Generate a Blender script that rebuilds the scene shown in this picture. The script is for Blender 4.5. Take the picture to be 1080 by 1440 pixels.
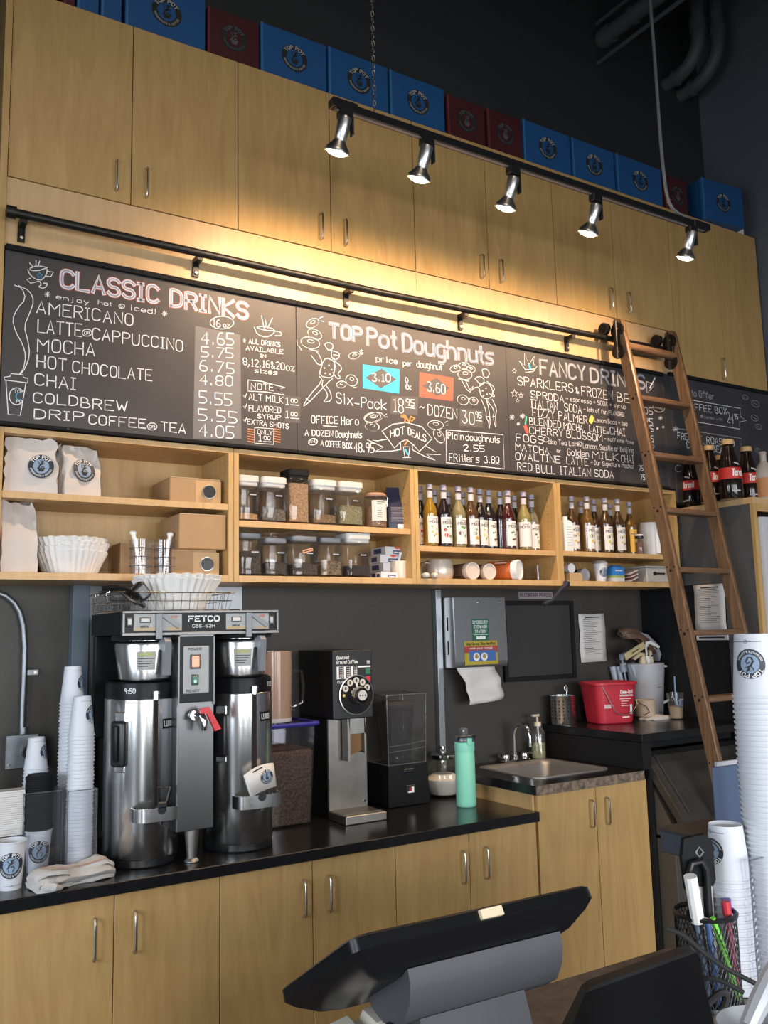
import bpy, bmesh, math, random
from math import sin, cos, tan, pi, radians as rad, atan2, hypot
from mathutils import Vector, Matrix
random.seed(7)
S = bpy.context.scene
for o in list(bpy.data.objects): bpy.data.objects.remove(o)
COL = S.collection

# ------------------------------------------------------------------ camera
FPX = 1250.0
YAW, PIT, ROL = rad(32.1), rad(7.8), rad(-1.345)
EYE = Vector((0, 0, 1.70))
fwd = Vector((sin(YAW)*cos(PIT), cos(YAW)*cos(PIT), sin(PIT)))
rt0 = Vector((cos(YAW), -sin(YAW), 0)); up0 = rt0.cross(fwd)
RT = cos(ROL)*rt0 + sin(ROL)*up0
UP = -sin(ROL)*rt0 + cos(ROL)*up0
cd = bpy.data.cameras.new('camera'); cam = bpy.data.objects.new('camera', cd); COL.objects.link(cam)
cd.sensor_fit = 'VERTICAL'; cd.sensor_height = 36; cd.lens = 36*FPX/1440; cd.clip_start = .05
m = Matrix((RT, UP, -fwd)).transposed().to_4x4(); m.translation = EYE
cam.matrix_world = m
S.camera = cam

def ray(px, py): return RT*((px-540)/FPX) + UP*((720-py)/FPX) + fwd
def at(px, py, Y): d = ray(px, py); return EYE + d*(Y/d.y)            # point of the plane y = Y seen there
def on(px, py, Z): d = ray(px, py); return EYE + d*((Z-1.70)/d.z)     # ... of the level z = Z
def ax(px, py, X): d = ray(px, py); return EYE + d*(X/d.x)            # ... of the plane x = X
def dp(px, py, D): return EYE + ray(px, py)*D

# ------------------------------------------------------------------ light and exposure
S.view_settings.view_transform = 'Standard'; S.view_settings.look = 'None'
S.view_settings.gamma = 1; S.view_settings.use_curve_mapping = False
S.view_settings.exposure = 0.0
w = bpy.data.worlds.new('world'); S.world = w; w.use_nodes = True
w.node_tree.nodes['Background'].inputs[0].default_value = (.66, .66, .68, 1)
w.node_tree.nodes['Background'].inputs[1].default_value = .075
def area(name, loc, target, sx, sy, power, color):
    l = bpy.data.lights.new(name, 'AREA'); l.shape = 'RECTANGLE'; l.size = sx; l.size_y = sy; l.energy = power; l.color = color; l.spread = rad(104)
    o = bpy.data.objects.new(name, l); COL.objects.link(o); o.location = loc
    o.rotation_euler = (Vector(target)-Vector(loc)).to_track_quat('-Z', 'Y').to_euler(); return o
for wx, tx, wp in ((-1.6, 1.2, 62), (.9, 2.0, 46), (2.5, 2.4, 50), (4.0, 3.0, 48)):     # panes of the shopfront behind the visitor
    area('shopfront_daylight', (wx, -3.9, 1.6), (tx, 3.4, -1.3), 1.0, 2.4, wp, (.93, .96, 1))
for wy, wp in ((.2, 40), (1.9, 34)):                                                     # panes of the side window on the left
    area('side_window_daylight', (-3.0, wy, 1.55), (1.4, 3.0, .2), 1.1, 2.2, wp, (.80, .89, 1))
area('warm_overhead_fill', (1.0, -.4, 5.6), (1.6, 2.6, 1.0), 1.4, 1.0, 8, (1, .82, .60))  # soft warm fill added overhead; an unseen helper light, not a room fitting

# ------------------------------------------------------------------ materials
MATS = {}
def mat(name, col, rough=.5, metal=0, bump=0, bscale=80, var=0, vscale=8, trans=0, ior=1.45, alpha=1, emit=None, es=1, stretch=(1, 1, 1), col2=None, coat=0, spec=None):
    if name in MATS: return MATS[name]
    M = bpy.data.materials.new(name); M.use_nodes = True; nt = M.node_tree; b = nt.nodes['Principled BSDF']
    b.inputs['Base Color'].default_value = (*col, 1); b.inputs['Roughness'].default_value = rough; b.inputs['Metallic'].default_value = metal
    if trans: b.inputs['Transmission Weight'].default_value = trans; b.inputs['IOR'].default_value = ior
    if alpha < 1: b.inputs['Alpha'].default_value = alpha
    if coat: b.inputs['Coat Weight'].default_value = coat
    if spec is not None: b.inputs['Specular IOR Level'].default_value = spec
    if emit: b.inputs['Emission Color'].default_value = (*emit, 1); b.inputs['Emission Strength'].default_value = es
    if var or bump:
        tc = nt.nodes.new('ShaderNodeTexCoord'); mp = nt.nodes.new('ShaderNodeMapping'); mp.inputs['Scale'].default_value = stretch
        nt.links.new(tc.outputs['Object'], mp.inputs['Vector'])
    if var:
        n = nt.nodes.new('ShaderNodeTexNoise'); n.inputs['Scale'].default_value = vscale; n.inputs['Detail'].default_value = 6; n.inputs['Roughness'].default_value = .65
        nt.links.new(mp.outputs[0], n.inputs['Vector'])
        r = nt.nodes.new('ShaderNodeValToRGB'); e = r.color_ramp.elements
        c2 = col2 or tuple(c*(1-var) for c in col)
        e[0].position = .32; e[1].position = .68; e[0].color = (*c2, 1); e[1].color = (*col, 1)
        nt.links.new(n.outputs['Fac'], r.inputs[0]); nt.links.new(r.outputs[0], b.inputs['Base Color'])
    if bump:
        n2 = nt.nodes.new('ShaderNodeTexNoise'); n2.inputs['Scale'].default_value = bscale; n2.inputs['Detail'].default_value = 4
        nt.links.new(mp.outputs[0], n2.inputs['Vector'])
        bp = nt.nodes.new('ShaderNodeBump'); bp.inputs['Strength'].default_value = bump; bp.inputs['Distance'].default_value = .01
        nt.links.new(n2.outputs['Fac'], bp.inputs['Height']); nt.links.new(bp.outputs[0], b.inputs['Normal'])
    MATS[name] = M; return M

def wood(name, c1, c2, rough=.45, rot=(0, 0, 0), scale=(9, 9, 1.1), ring=1.0, dist=2.5):
    if name in MATS: return MATS[name]
    M = bpy.data.materials.new(name); M.use_nodes = True; nt = M.node_tree; b = nt.nodes['Principled BSDF']
    tc = nt.nodes.new('ShaderNodeTexCoord'); mp = nt.nodes.new('ShaderNodeMapping'); mp.inputs['Scale'].default_value = scale; mp.inputs['Rotation'].default_value = rot
    oi = nt.nodes.new('ShaderNodeObjectInfo'); ad = nt.nodes.new('ShaderNodeVectorMath'); ad.operation = 'ADD'
    sc = nt.nodes.new('ShaderNodeMath'); sc.operation = 'MULTIPLY'; sc.inputs[1].default_value = 40
    nt.links.new(oi.outputs['Random'], sc.inputs[0]); nt.links.new(tc.outputs['Object'], mp.inputs[0])
    nt.links.new(mp.outputs[0], ad.inputs[0]); nt.links.new(sc.outputs[0], ad.inputs[1])
    n = nt.nodes.new('ShaderNodeTexNoise'); n.inputs['Scale'].default_value = ring; n.inputs['Detail'].default_value = 7; n.inputs['Roughness'].default_value = .62; n.inputs['Distortion'].default_value = dist
    f = nt.nodes.new('ShaderNodeTexNoise'); f.inputs['Scale'].default_value = 9; f.inputs['Detail'].default_value = 3
    nt.links.new(ad.outputs[0], n.inputs['Vector']); nt.links.new(ad.outputs[0], f.inputs['Vector'])
    mx = nt.nodes.new('ShaderNodeMath'); mx.operation = 'MULTIPLY_ADD'; mx.inputs[1].default_value = .3
    nt.links.new(f.outputs['Fac'], mx.inputs[0]); nt.links.new(n.outputs['Fac'], mx.inputs[2])
    r = nt.nodes.new('ShaderNodeValToRGB'); e = r.color_ramp.elements
    e[0].position = .42; e[1].position = .80; e[0].color = (*c2, 1); e[1].color = (*c1, 1)
    nt.links.new(mx.outputs[0], r.inputs[0]); nt.links.new(r.outputs[0], b.inputs['Base Color']); b.inputs['Roughness'].default_value = rough
    MATS[name] = M; return M

BIRCH = wood('birch_ply', (.55, .35, .135), (.45, .27, .095), .42)
BIRCHX = wood('birch_ply_level', (.61, .39, .175), (.51, .305, .122), .42, rot=(0, pi/2, 0))
EDGE = wood('birch_edge', (.64, .43, .225), (.56, .36, .175), .4, rot=(0, pi/2, 0))
OAK = wood('stained_oak', (.235, .135, .070), (.075, .040, .021), .38, scale=(26, 26, 1.6), ring=1.3, dist=1.2)
OAKX = wood('stained_oak_level', (.22, .12, .062), (.075, .038, .020), .38, rot=(0, pi/2, 0), scale=(1.6, 26, 26), ring=1.3, dist=1.2)
def _m(n, *a, **k): return mat(n, *a, **k)
STEEL = _m('brushed_steel', (.76, .76, .75), .24, 1, var=.15, vscale=14, stretch=(1, 1, .05))
CHROME = _m('chrome', (.75, .75, .75), .14, 1)
LAMPM = _m('satin_chrome', (.82, .81, .79), .32, 1)
ZINC = _m('zinc', (.26, .28, .30), .42, .9, var=.2, vscale=30)
DSTEEL = _m('dull_steel', (.35, .34, .32), .45, 1, var=.25, vscale=12)
NICKEL = _m('satin_nickel', (.6, .58, .54), .3, 1)
BLACK = _m('black_plastic', (.012, .012, .013), .35)
GLOSSB = _m('gloss_black', (.007, .007, .008), .38, spec=.2)
MATTB = _m('matt_black', (.012, .012, .013), .7, spec=.15)
RUBBER = _m('rubber', (.02, .02, .02), .8)
GREYP = _m('grey_plastic', (.22, .23, .25), .4)
IRON = _m('black_iron', (.018, .017, .016), .42, .5)
LAM = _m('black_laminate', (.012, .012, .013), .22, var=.4, vscale=30)
WORN = _m('worn_edge', (.30, .22, .15), .7, var=.85, vscale=38, col2=(.035, .028, .024))
SLATE = _m('chalkboard_slate', (.052, .048, .050), .5, var=.3, vscale=4, col2=(.040, .037, .039))
PATCH = _m('slate_patch', (.19, .185, .19), .7, var=.2, vscale=9)
CHALK = _m('chalk_white', (.82, .82, .84), .9)
CHALKD = _m('chalk_dim', (.46, .46, .47), .9)
CHALKG = _m('chalk_lilac', (.36, .37, .46), .9)
CHALKR = _m('chalk_red', (.62, .12, .075), .9)
CHALKB = _m('chalk_blue', (.045, .42, .66), .8)
CHALKC = _m('chalk_coral', (.78, .10, .065), .8)
CHALKO = _m('chalk_orange', (.75, .26, .10), .9)
CHALKY = _m('chalk_yellow', (.72, .60, .10), .9)
CHALKN = _m('chalk_green', (.10, .50, .34), .9)
WALLD = _m('charcoal_paint', (.034, .035, .036), .62, bump=.12, bscale=60)
WALLR = _m('slate_blue_paint', (.14, .155, .178), .6, bump=.1, bscale=60)
WALLB = _m('black_wall_paint', (.042, .037, .031), .55, bump=.08, bscale=70)
CEIL = _m('black_ceiling_paint', (.02, .02, .021), .8)
FLOOR = _m('floor_tile', (.10, .085, .075), .35, var=.4, vscale=6)
PIPE = _m('dark_pipe_paint', (.10, .105, .112), .5)
STONE = _m('brown_stone', (.20, .155, .125), .3, var=.8, vscale=22, col2=(.045, .032, .028))
KRAFT = _m('kraft_card', (.40, .25, .125), .75, var=.08, vscale=14)
KRAFTL = _m('kraft_tape', (.50, .34, .18), .55)
PAPER = _m('white_paper', (.66, .63, .60), .8, bump=.1, bscale=20)
PAPERB = _m('bag_paper', (.62, .56, .51), .85, bump=.35, bscale=14)
CUP = _m('cup_card', (.60, .62, .66), .5)
CUPIN = _m('cup_inside', (.70, .70, .70), .5)
FILT = _m('filter_paper', (.74, .72, .69), .85)
NAVY = _m('navy_ink', (.022, .028, .045), .5)
SKY = _m('pale_blue_ink', (.24, .33, .45), .5)
GREYI = _m('grey_ink', (.10, .11, .12), .5)
INK = _m('print_black', (.02, .02, .02), .6)
INKW = _m('print_white', (.8, .8, .78), .6)
BOXB = _m('blue_carton', (.015, .088, .245), .5)
BOXBE = _m('blue_carton_edge', (.035, .16, .38), .5)
BOXR = _m('maroon_carton', (.066, .012, .015), .5)
BOXRE = _m('maroon_carton_edge', (.15, .03, .032), .5)
def glassy(name, col, alpha=.25, rough=.05):
    # thin clear wall: mostly see-through with a glossy coat
    if name in MATS: return MATS[name]
    M = bpy.data.materials.new(name); M.use_nodes = True; nt = M.node_tree; nt.nodes.remove(nt.nodes['Principled BSDF'])
    out = nt.nodes['Material Output']; tr = nt.nodes.new('ShaderNodeBsdfTransparent'); tr.inputs[0].default_value = (*col, 1)
    gl = nt.nodes.new('ShaderNodeBsdfGlossy'); gl.inputs['Roughness'].default_value = rough; gl.inputs[0].default_value = (.9, .9, .9, 1)
    df = nt.nodes.new('ShaderNodeBsdfDiffuse'); df.inputs[0].default_value = (*[min(1, c*.8) for c in col], 1)
    m1 = nt.nodes.new('ShaderNodeMixShader'); m1.inputs[0].default_value = alpha
    lw = nt.nodes.new('ShaderNodeLayerWeight'); lw.inputs[0].default_value = .5
    pw = nt.nodes.new('ShaderNodeMath'); pw.operation = 'POWER'; pw.inputs[1].default_value = 3.5
    ma = nt.nodes.new('ShaderNodeMath'); ma.operation = 'MULTIPLY_ADD'; ma.inputs[1].default_value = .55; ma.inputs[2].default_value = .035
    m2 = nt.nodes.new('ShaderNodeMixShader')
    nt.links.new(tr.outputs[0], m1.inputs[1]); nt.links.new(df.outputs[0], m1.inputs[2])
    nt.links.new(lw.outputs['Facing'], pw.inputs[0]); nt.links.new(pw.outputs[0], ma.inputs[0]); nt.links.new(ma.outputs[0], m2.inputs[0])
    nt.links.new(m1.outputs[0], m2.inputs[1]); nt.links.new(gl.outputs[0], m2.inputs[2])
    nt.links.new(m2.outputs[0], out.inputs[0]); MATS[name] = M; return M
CLEAR = glassy('clear_plastic', (.97, .97, .98), .015)
SMOKE = glassy('smoky_plastic', (.93, .92, .91), .012)
FROST = glassy('frosted_plastic', (.82, .84, .88), .55, .3)
GLASS = glassy('clear_glass', (.96, .97, .96), .008)
DIME = glassy('polished_acrylic_edge', (.55, .58, .60), .18)
AMBERP = glassy('tea_stained_plastic', (.80, .62, .50), .35, .15)
BEAN = _m('coffee_beans', (.19, .105, .060), .45, var=1, vscale=95, col2=(.012, .007, .005), bump=.8, bscale=95)

# ------------------------------------------------------------------ mesh builder
class MB:
    def __init__(s): s.v = []; s.f = []; s.m = []; s.xf = None
    def add(s, vs, fs, m):
        b = len(s.v)
        s.v += [(s.xf @ Vector(p)) if s.xf else Vector(p) for p in vs]
        s.f += [tuple(i+b for i in f) for f in fs]; s.m += [m]*len(fs); return s
    def box(s, x0, x1, y0, y1, z0, z1, m, bev=0, seg=1):
        if bev <= 0:
            v = [(x, y, z) for z in (z0, z1) for y in (y0, y1) for x in (x0, x1)]
            return s.add(v, [(0, 2, 3, 1), (4, 5, 7, 6), (0, 1, 5, 4), (2, 6, 7, 3), (0, 4, 6, 2), (1, 3, 7, 5)], m)
        bm = bmesh.new(); bmesh.ops.create_cube(bm, size=1)
        for q in bm.verts: q.co = Vector(((x0+x1)/2+q.co.x*(x1-x0), (y0+y1)/2+q.co.y*(y1-y0), (z0+z1)/2+q.co.z*(z1-z0)))
        bmesh.ops.bevel(bm, geom=list(bm.edges), offset=bev, segments=seg, affect='EDGES', profile=.5)
        return s.bm(bm, m)
    def bm(s, bm, m):
        bm.verts.index_update()
        s.add([q.co.copy() for q in bm.verts], [tuple(q.index for q in f.verts) for f in bm.faces], m); bm.free(); return s
    def loft(s, rings, m, cap0=True, cap1=True, closed=True):
        n = len(rings[0]); v = [p for r in rings for p in r]; f = []
        for k in range(len(rings)-1):
            for i in range(n if closed else n-1):
                j = (i+1) % n; f.append((k*n+i, k*n+j, (k+1)*n+j, (k+1)*n+i))
        if cap0: f.append(tuple(reversed(range(n))))
        if cap1: f.append(tuple((len(rings)-1)*n+i for i in range(n)))
        return s.add(v, f, m)
    def lathe(s, prof, m, n=24, c=(0, 0, 0), cap0=False, cap1=False, ax='z', flute=0, nf=0):
        rings = []
        for r, z in prof:
            R = []
            for i in range(n):
                a = 2*pi*i/n; rr = r*(1+flute*(1 if i % 2 else -1)) if flute else r
                x, y = rr*cos(a), rr*sin(a)
                R.append((c[0]+x, c[1]+y, c[2]+z) if ax == 'z' else ((c[0]+x, c[1]+z, c[2]+y) if ax == 'y' else (c[0]+z, c[1]+x, c[2]+y)))
            rings.append(R)
        if ax == 'y': rings = [list(reversed(r)) for r in rings]
        return s.loft(rings, m, cap0, cap1)
    def cyl(s, r, z0, z1, m, n=20, c=(0, 0, 0), ax='z', r2=None):
        return s.lathe([(r, z0), (r if r2 is None else r2, z1)], m, n, c, True, True, ax)
    def sq(s, prof, m, rr=.18, c=(0, 0, 0), cap0=True, cap1=True, k=4, asp=1):
        # rounded-square lathe: prof of (half width, z); rr corner radius share
        rings = []
        for h, z in prof:
            R = []
            for q in range(4):
                cx = (1, -1, -1, 1)[q]*(h-h*rr); cy = (1, 1, -1, -1)[q]*(h*asp-h*rr)
                for i in range(k+1):
                    a = q*pi/2+i*pi/2/k; R.append((c[0]+cx+h*rr*cos(a), c[1]+cy+h*rr*sin(a), c[2]+z))
            rings.append(R)
        return s.loft(rings, m, cap0, cap1)
    def tube(s, pts, r, m, n=8, cap=True, rs=None):
        pts = [Vector(p) for p in pts]; rings = []; pn = None
        for i, p in enumerate(pts):
            t = (pts[min(i+1, len(pts)-1)]-pts[max(i-1, 0)]).normalized()
            if pn is None: pn = t.orthogonal().normalized()
            else: pn = (pn-t*pn.dot(t)).normalized()
            bn = t.cross(pn); q = rs[i] if rs else r
            rings.append([p+pn*q*cos(2*pi*k/n)+bn*q*sin(2*pi*k/n) for k in range(n)])
        return s.loft(rings, m, cap, cap)
    def prism(s, poly, d, m, o=(0, 0, 0), u=(1, 0, 0), v=(0, 0, 1), n=(0, 1, 0)):
        o, u, v, n = map(Vector, (o, u, v, n)); k = len(poly)
        a = [o+u*p[0]+v*p[1] for p in poly]; b = [p+n*d for p in a]
        return s.add(a+b, [tuple(range(k)), tuple(reversed(range(k, 2*k)))]+[(i, i+k, (i+1) % k+k, (i+1) % k) for i in range(k)], m)
    def build(s, name, parent=None, bevel=0, ang=35):
        me = bpy.data.meshes.new(name); me.from_pydata([tuple(p) for p in s.v], [], s.f)
        ms = []
        for q in s.m:
            if q not in ms: ms.append(q)
        for q in ms: me.materials.append(q)
        me.polygons.foreach_set('material_index', [ms.index(q) for q in s.m]); me.update()
        bm = bmesh.new(); bm.from_mesh(me); bmesh.ops.recalc_face_normals(bm, faces=bm.faces); bm.to_mesh(me); bm.free()
        me.polygons.foreach_set('use_smooth', [True]*len(me.polygons)); me.set_sharp_from_angle(angle=rad(ang))
        o = bpy.data.objects.new(name, me); COL.objects.link(o)
        if parent: o.parent = parent
        return o

def tag(o, label=None, cat=None, group=None, kind=None):
    if label: o['label'] = label
    if cat: o['category'] = cat
    if group: o['group'] = group
    if kind: o['kind'] = kind
    return o
def thing(name, label, cat, loc=(0, 0, 0), rz=0, group=None, rot=None):
    o = bpy.data.objects.new(name, None); COL.objects.link(o); o.empty_display_size = .05
    o.location = loc; o.rotation_euler = rot or (0, 0, rz); return tag(o, label, cat, group)
def solo(mb, name, label, cat, loc=(0, 0, 0), rz=0, group=None, rot=None):
    o = mb.build(name); o.location = loc; o.rotation_euler = rot or (0, 0, rz); return tag(o, label, cat, group)
def struct(mb, name, loc=(0, 0, 0)): o = mb.build(name); o.location = loc; o['kind'] = 'structure'; return o
def dup(root, loc=None, rz=None, label=None, group=None, rot=None):
    r = root.copy(); COL.objects.link(r)
    if loc is not None: r.location = loc
    if rz is not None: r.rotation_euler = (0, 0, rz)
    if rot is not None: r.rotation_euler = rot
    if label: r['label'] = label
    if group: r['group'] = group
    for ch in list(root.children):
        c = ch.copy(); COL.objects.link(c); c.parent = r
        for g in list(ch.children):
            d = g.copy(); COL.objects.link(d); d.parent = c
    return r

# ------------------------------------------------------------------ hand lettering: single-stroke letters drawn as flat ribbons
GLY = dict(l.split('=', 1) for l in '''A=02 28 42|14 34
B=02 02 08 08 28 37 36 25 05|25 35 44 43 32 02 02
C=47 38 18 07 03 12 32 43
D=02 02 08 08 28 47 43 22 02 02
E=48 08 02 42|05 35
F=48 08 02|05 35
G=47 38 18 07 03 12 32 43 45 25
H=02 08|42 48|05 45
I=22 28|12 32|18 38
J=48 43 32 12 03
K=08 02|48 05 42
L=08 02 42
M=02 08 08 25 25 48 48 42
N=02 08 42 48
O=18 07 03 12 32 43 47 38 18
P=02 08 08 38 47 46 35 05
Q=18 07 03 12 32 43 47 38 18|24 41
R=02 08 08 38 47 46 35 05|25 42
S=47 38 18 07 06 15 35 44 43 32 12 03
T=08 48|28 22
U=08 03 12 32 43 48
V=08 22 48
W=08 12 12 26 26 32 32 48
X=02 48|08 42
Y=08 25 25 48|25 22
Z=08 48 02 42
0=18 07 03 12 32 43 47 38 18
1=17 28 22|12 32
2=07 18 38 47 46 02 02 42
3=08 48 25 35 44 43 32 12 03
4=32 38 04 44
5=48 08 08 05 05 35 44 43 32 02 02
6=38 18 05 03 12 32 43 44 35 05
7=08 48 12
8=18 07 06 15 35 46 47 38 18|15 04 03 12 32 43 44 35
9=45 15 06 07 18 38 47 45 32
a=46 42|45 36 16 05 03 12 32 43
b=08 02|05 16 36 45 43 32 12 03
c=45 36 16 05 03 12 32 43
d=48 42|45 36 16 05 03 12 32 43
e=04 44 45 36 16 05 03 12 32 43
f=47 38 28 17 12|06 36
g=46 41 30 10|45 36 16 05 03 12 32 43
h=08 02|05 16 36 45 42
i=22 26|27 28
j=26 21 10|27 28
k=08 02|46 04 42
l=28 22
m=02 06|05 16 25 22|25 36 45 42
n=02 06|05 16 36 45 42
o=16 05 03 12 32 43 45 36 16
p=00 06|05 16 36 45 43 32 12 03
q=40 46|45 36 16 05 03 12 32 43
r=02 06|05 16 36
s=46 16 05 14 34 43 32 02
t=28 23 32|16 36
u=06 03 12 32 43|46 42
v=06 22 46
w=06 12 25 32 46
x=02 46|06 42
y=06 23|46 10
z=06 46 02 42
.=22 23
,=23 11
-=04 44
~=04 15 34 45
&=42 06 07 18 27 26 03 12 22 44
*=23 27|05 45|13 37|33 17
!=28 24|22 23
+=23 27|05 45
:=23 22|25 26
%=03 15 28|12 44
'=28 27'''.split('\n'))
GLY['='] = '04 44|06 46'
def strokes(text, slant=0):
    out = []; x = 0
    for ch in text:
        if ch == ' ': x += 3.2; continue
        nar = ch in "Iil.,!':1t"; wide = 1.25 if ch in 'MWmw' else 1
        for pl in GLY.get(ch, '').split('|'):
            if pl: out.append([(x+((int(p[0])-(1.1 if nar else 0))*wide)+slant*(int(p[1])-2), int(p[1])-2) for p in pl.split()])
        x += (3.4 if nar else 4*wide+1.5)
    return out, x-1.4
def smooth(pl, closed=False):
    if len(pl) < 5: return pl
    q = [pl[0]]
    for a, b in zip(pl, pl[1:]):
        q += [(a[0]*.75+b[0]*.25, a[1]*.75+b[1]*.25), (a[0]*.25+b[0]*.75, a[1]*.25+b[1]*.75)]
    return q+[pl[-1]]
def ribbon(mb, pl, w, m, fn):
    # flat stroke of width w along the 2-D polyline; fn maps (u, v) onto the surface
    pl = [p for i, p in enumerate(pl) if i == 0 or abs(p[0]-pl[i-1][0])+abs(p[1]-pl[i-1][1]) > 1e-7]
    n = len(pl)
    if n < 2: return
    L = []; R = []
    for i in range(n):
        a = pl[max(i-1, 0)]; b = pl[min(i+1, n-1)]; dx, dy = b[0]-a[0], b[1]-a[1]; l = hypot(dx, dy) or 1
        ex = 0
        if i in (0, n-1): ex = w*.35*(-1 if i == 0 else 1)
        px, py = pl[i][0]+dx/l*ex, pl[i][1]+dy/l*ex; ox, oy = -dy/l*w/2, dx/l*w/2
        L.append(fn(px+ox, py+oy)); R.append(fn(px-ox, py-oy))
    mb.add(L+R, [(i, i+1, n+i+1, n+i) for i in range(n-1)], m)
def letter(mb, text, x0, y0, W, H, w, m, fn, slant=0, jit=0, base=None):
    # text fitted into width W and cap height H from (x0, y0); base(u) shifts the baseline
    st, tw = strokes(text, slant); sx = W/tw if W else H/6*.92; sy = H/6
    rnd = random.Random(len(text)*31+int(abs(x0)*1000))
    for pl in st:
        j = rnd.uniform(-jit, jit)*H; j2 = rnd.uniform(-jit, jit)*H*.6
        q = [(x0+p[0]*sx+j2, y0+p[1]*sy+j+(base(x0+p[0]*sx) if base else 0)) for p in pl]
        ribbon(mb, smooth(q), w, m, fn)
    return tw*sx
def arctext(mb, text, R, a_mid, H, w, m, fn, step=1.0, inward=False):
    # letters round a circle; a_mid = angle of the middle of the word
    st_h = H/6; tot = sum(strokes(c)[1]+1.6 if c != ' ' else 3.0 for c in text)*st_h*step; a = tot/2/R
    pos = 0
    for c in text:
        cw = (strokes(c)[1]+1.6 if c != ' ' else 3.0)*st_h*step
        if c != ' ':
            for pl in strokes(c)[0]:
                q = []
                for x, y in pl:
                    t = (pos+x*st_h*step-tot/2)/R
                    if not inward: an = a_mid-t; r = R+(y-3)*st_h
                    else: an = a_mid+t; r = R-(y-3)*st_h
                    q.append((r*cos(an), r*sin(an)))
                ribbon(mb, smooth(q), w, m, fn)
        pos += cw
def disc(mb, r0, r1, m, fn, n=36, a0=0, a1=2*pi, ey=1, c=(0, 0)):
    ks = [a0+(a1-a0)*i/n for i in range(n+1)]
    if r0 <= 0:
        mb.add([fn(c[0]+r1*cos(a), c[1]+r1*sin(a)*ey) for a in ks[:-1]], [tuple(range(n))], m)
    else:
        mb.add([fn(c[0]+r0*cos(a), c[1]+r0*sin(a)*ey) for a in ks]+[fn(c[0]+r1*cos(a), c[1]+r1*sin(a)*ey) for a in ks], [(i, i+1, n+i+2, n+i+1) for i in range(n)], m)
def polyf(mb, pts, m, fn): mb.add([fn(*p) for p in pts], [tuple(range(len(pts)))], m)
def emblem(mb, R, fn, ring, inner, txt, fig, fine=True, lift=None):
    # round badge: dark ring with TOP POT round the top, a rider over a cup in the middle
    f1 = lambda u, v: fn(u, v, .0004); f2 = lambda u, v: fn(u, v, .0008); f3 = lambda u, v: fn(u, v, .0012)
    n = 36 if fine else 20
    disc(mb, R*.62, R, ring, f1, n)
    if inner: disc(mb, R*.2, R*.62, inner, f1, n); disc(mb, 0, R*.2, inner, f1, 12)
    arctext(mb, 'TOP POT', R*.81, pi/2, R*.25, R*.055, txt, f2, 1.12)
    if fine: arctext(mb, 'DOUGHNUTS & COFFEE', R*.81, -pi/2, R*.13, R*.022, txt, f2, 1.0, True)
    polyf(mb, [(-R*.26, -R*.22), (R*.26, -R*.22), (R*.17, -R*.46), (-R*.17, -R*.46)], fig, f2)
    polyf(mb, [(-R*.34, -R*.22), (R*.34, -R*.22), (R*.30, -R*.15), (-R*.30, -R*.15)], fig, f2)
    for pl, w in (([(-.2, -.15), (-.12, .05), (.02, .18), (.08, .3)], .12), ([(.05, .14), (.24, .26)], .06), ([(0, .12), (-.2, .28), (-.24, .42)], .06), ([(.0, -.1), (.16, .0), (.2, -.14)], .09), ([(.03, .35), (.14, .43)], .13), ([(-.1, .46), (.26, .5)], .04)):
        ribbon(mb, [(a*R, b*R) for a, b in pl], w*R, fig, f3)
# ------------------------------------------------------------------ the room
FR, WY, CF = 3.425, 3.79, 3.08            # cabinet fronts, back wall, counter front edge
XR = 5.13
q = MB(); q.box(-3.2, XR+.1, -4.2, WY+.1, -.1, 0, FLOOR); struct(q, 'floor')
q = MB(); q.box(-3.2, XR+.1, -4.2, WY+.1, 7, 7.1, CEIL); struct(q, 'ceiling')
q = MB(); q.box(-3.2, XR+.1, WY, WY+.1, 2.2, 7, WALLD); q.box(-3.2, XR+.1, WY, WY+.1, 0, 2.2, WALLB); struct(q, 'wall_back')
q = MB(); q.box(XR, XR+.1, -4.2, WY, 0, 7, WALLR); struct(q, 'wall_right')
q = MB(); q.box(-3.2, -3.1, -4.2, WY, 0, 7, WALLR); struct(q, 'wall_left')

# wall base
q = MB(); q.box(-3.1, XR, WY-.012, WY, 0, .1, MATTB); struct(q, 'baseboard_back')

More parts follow.
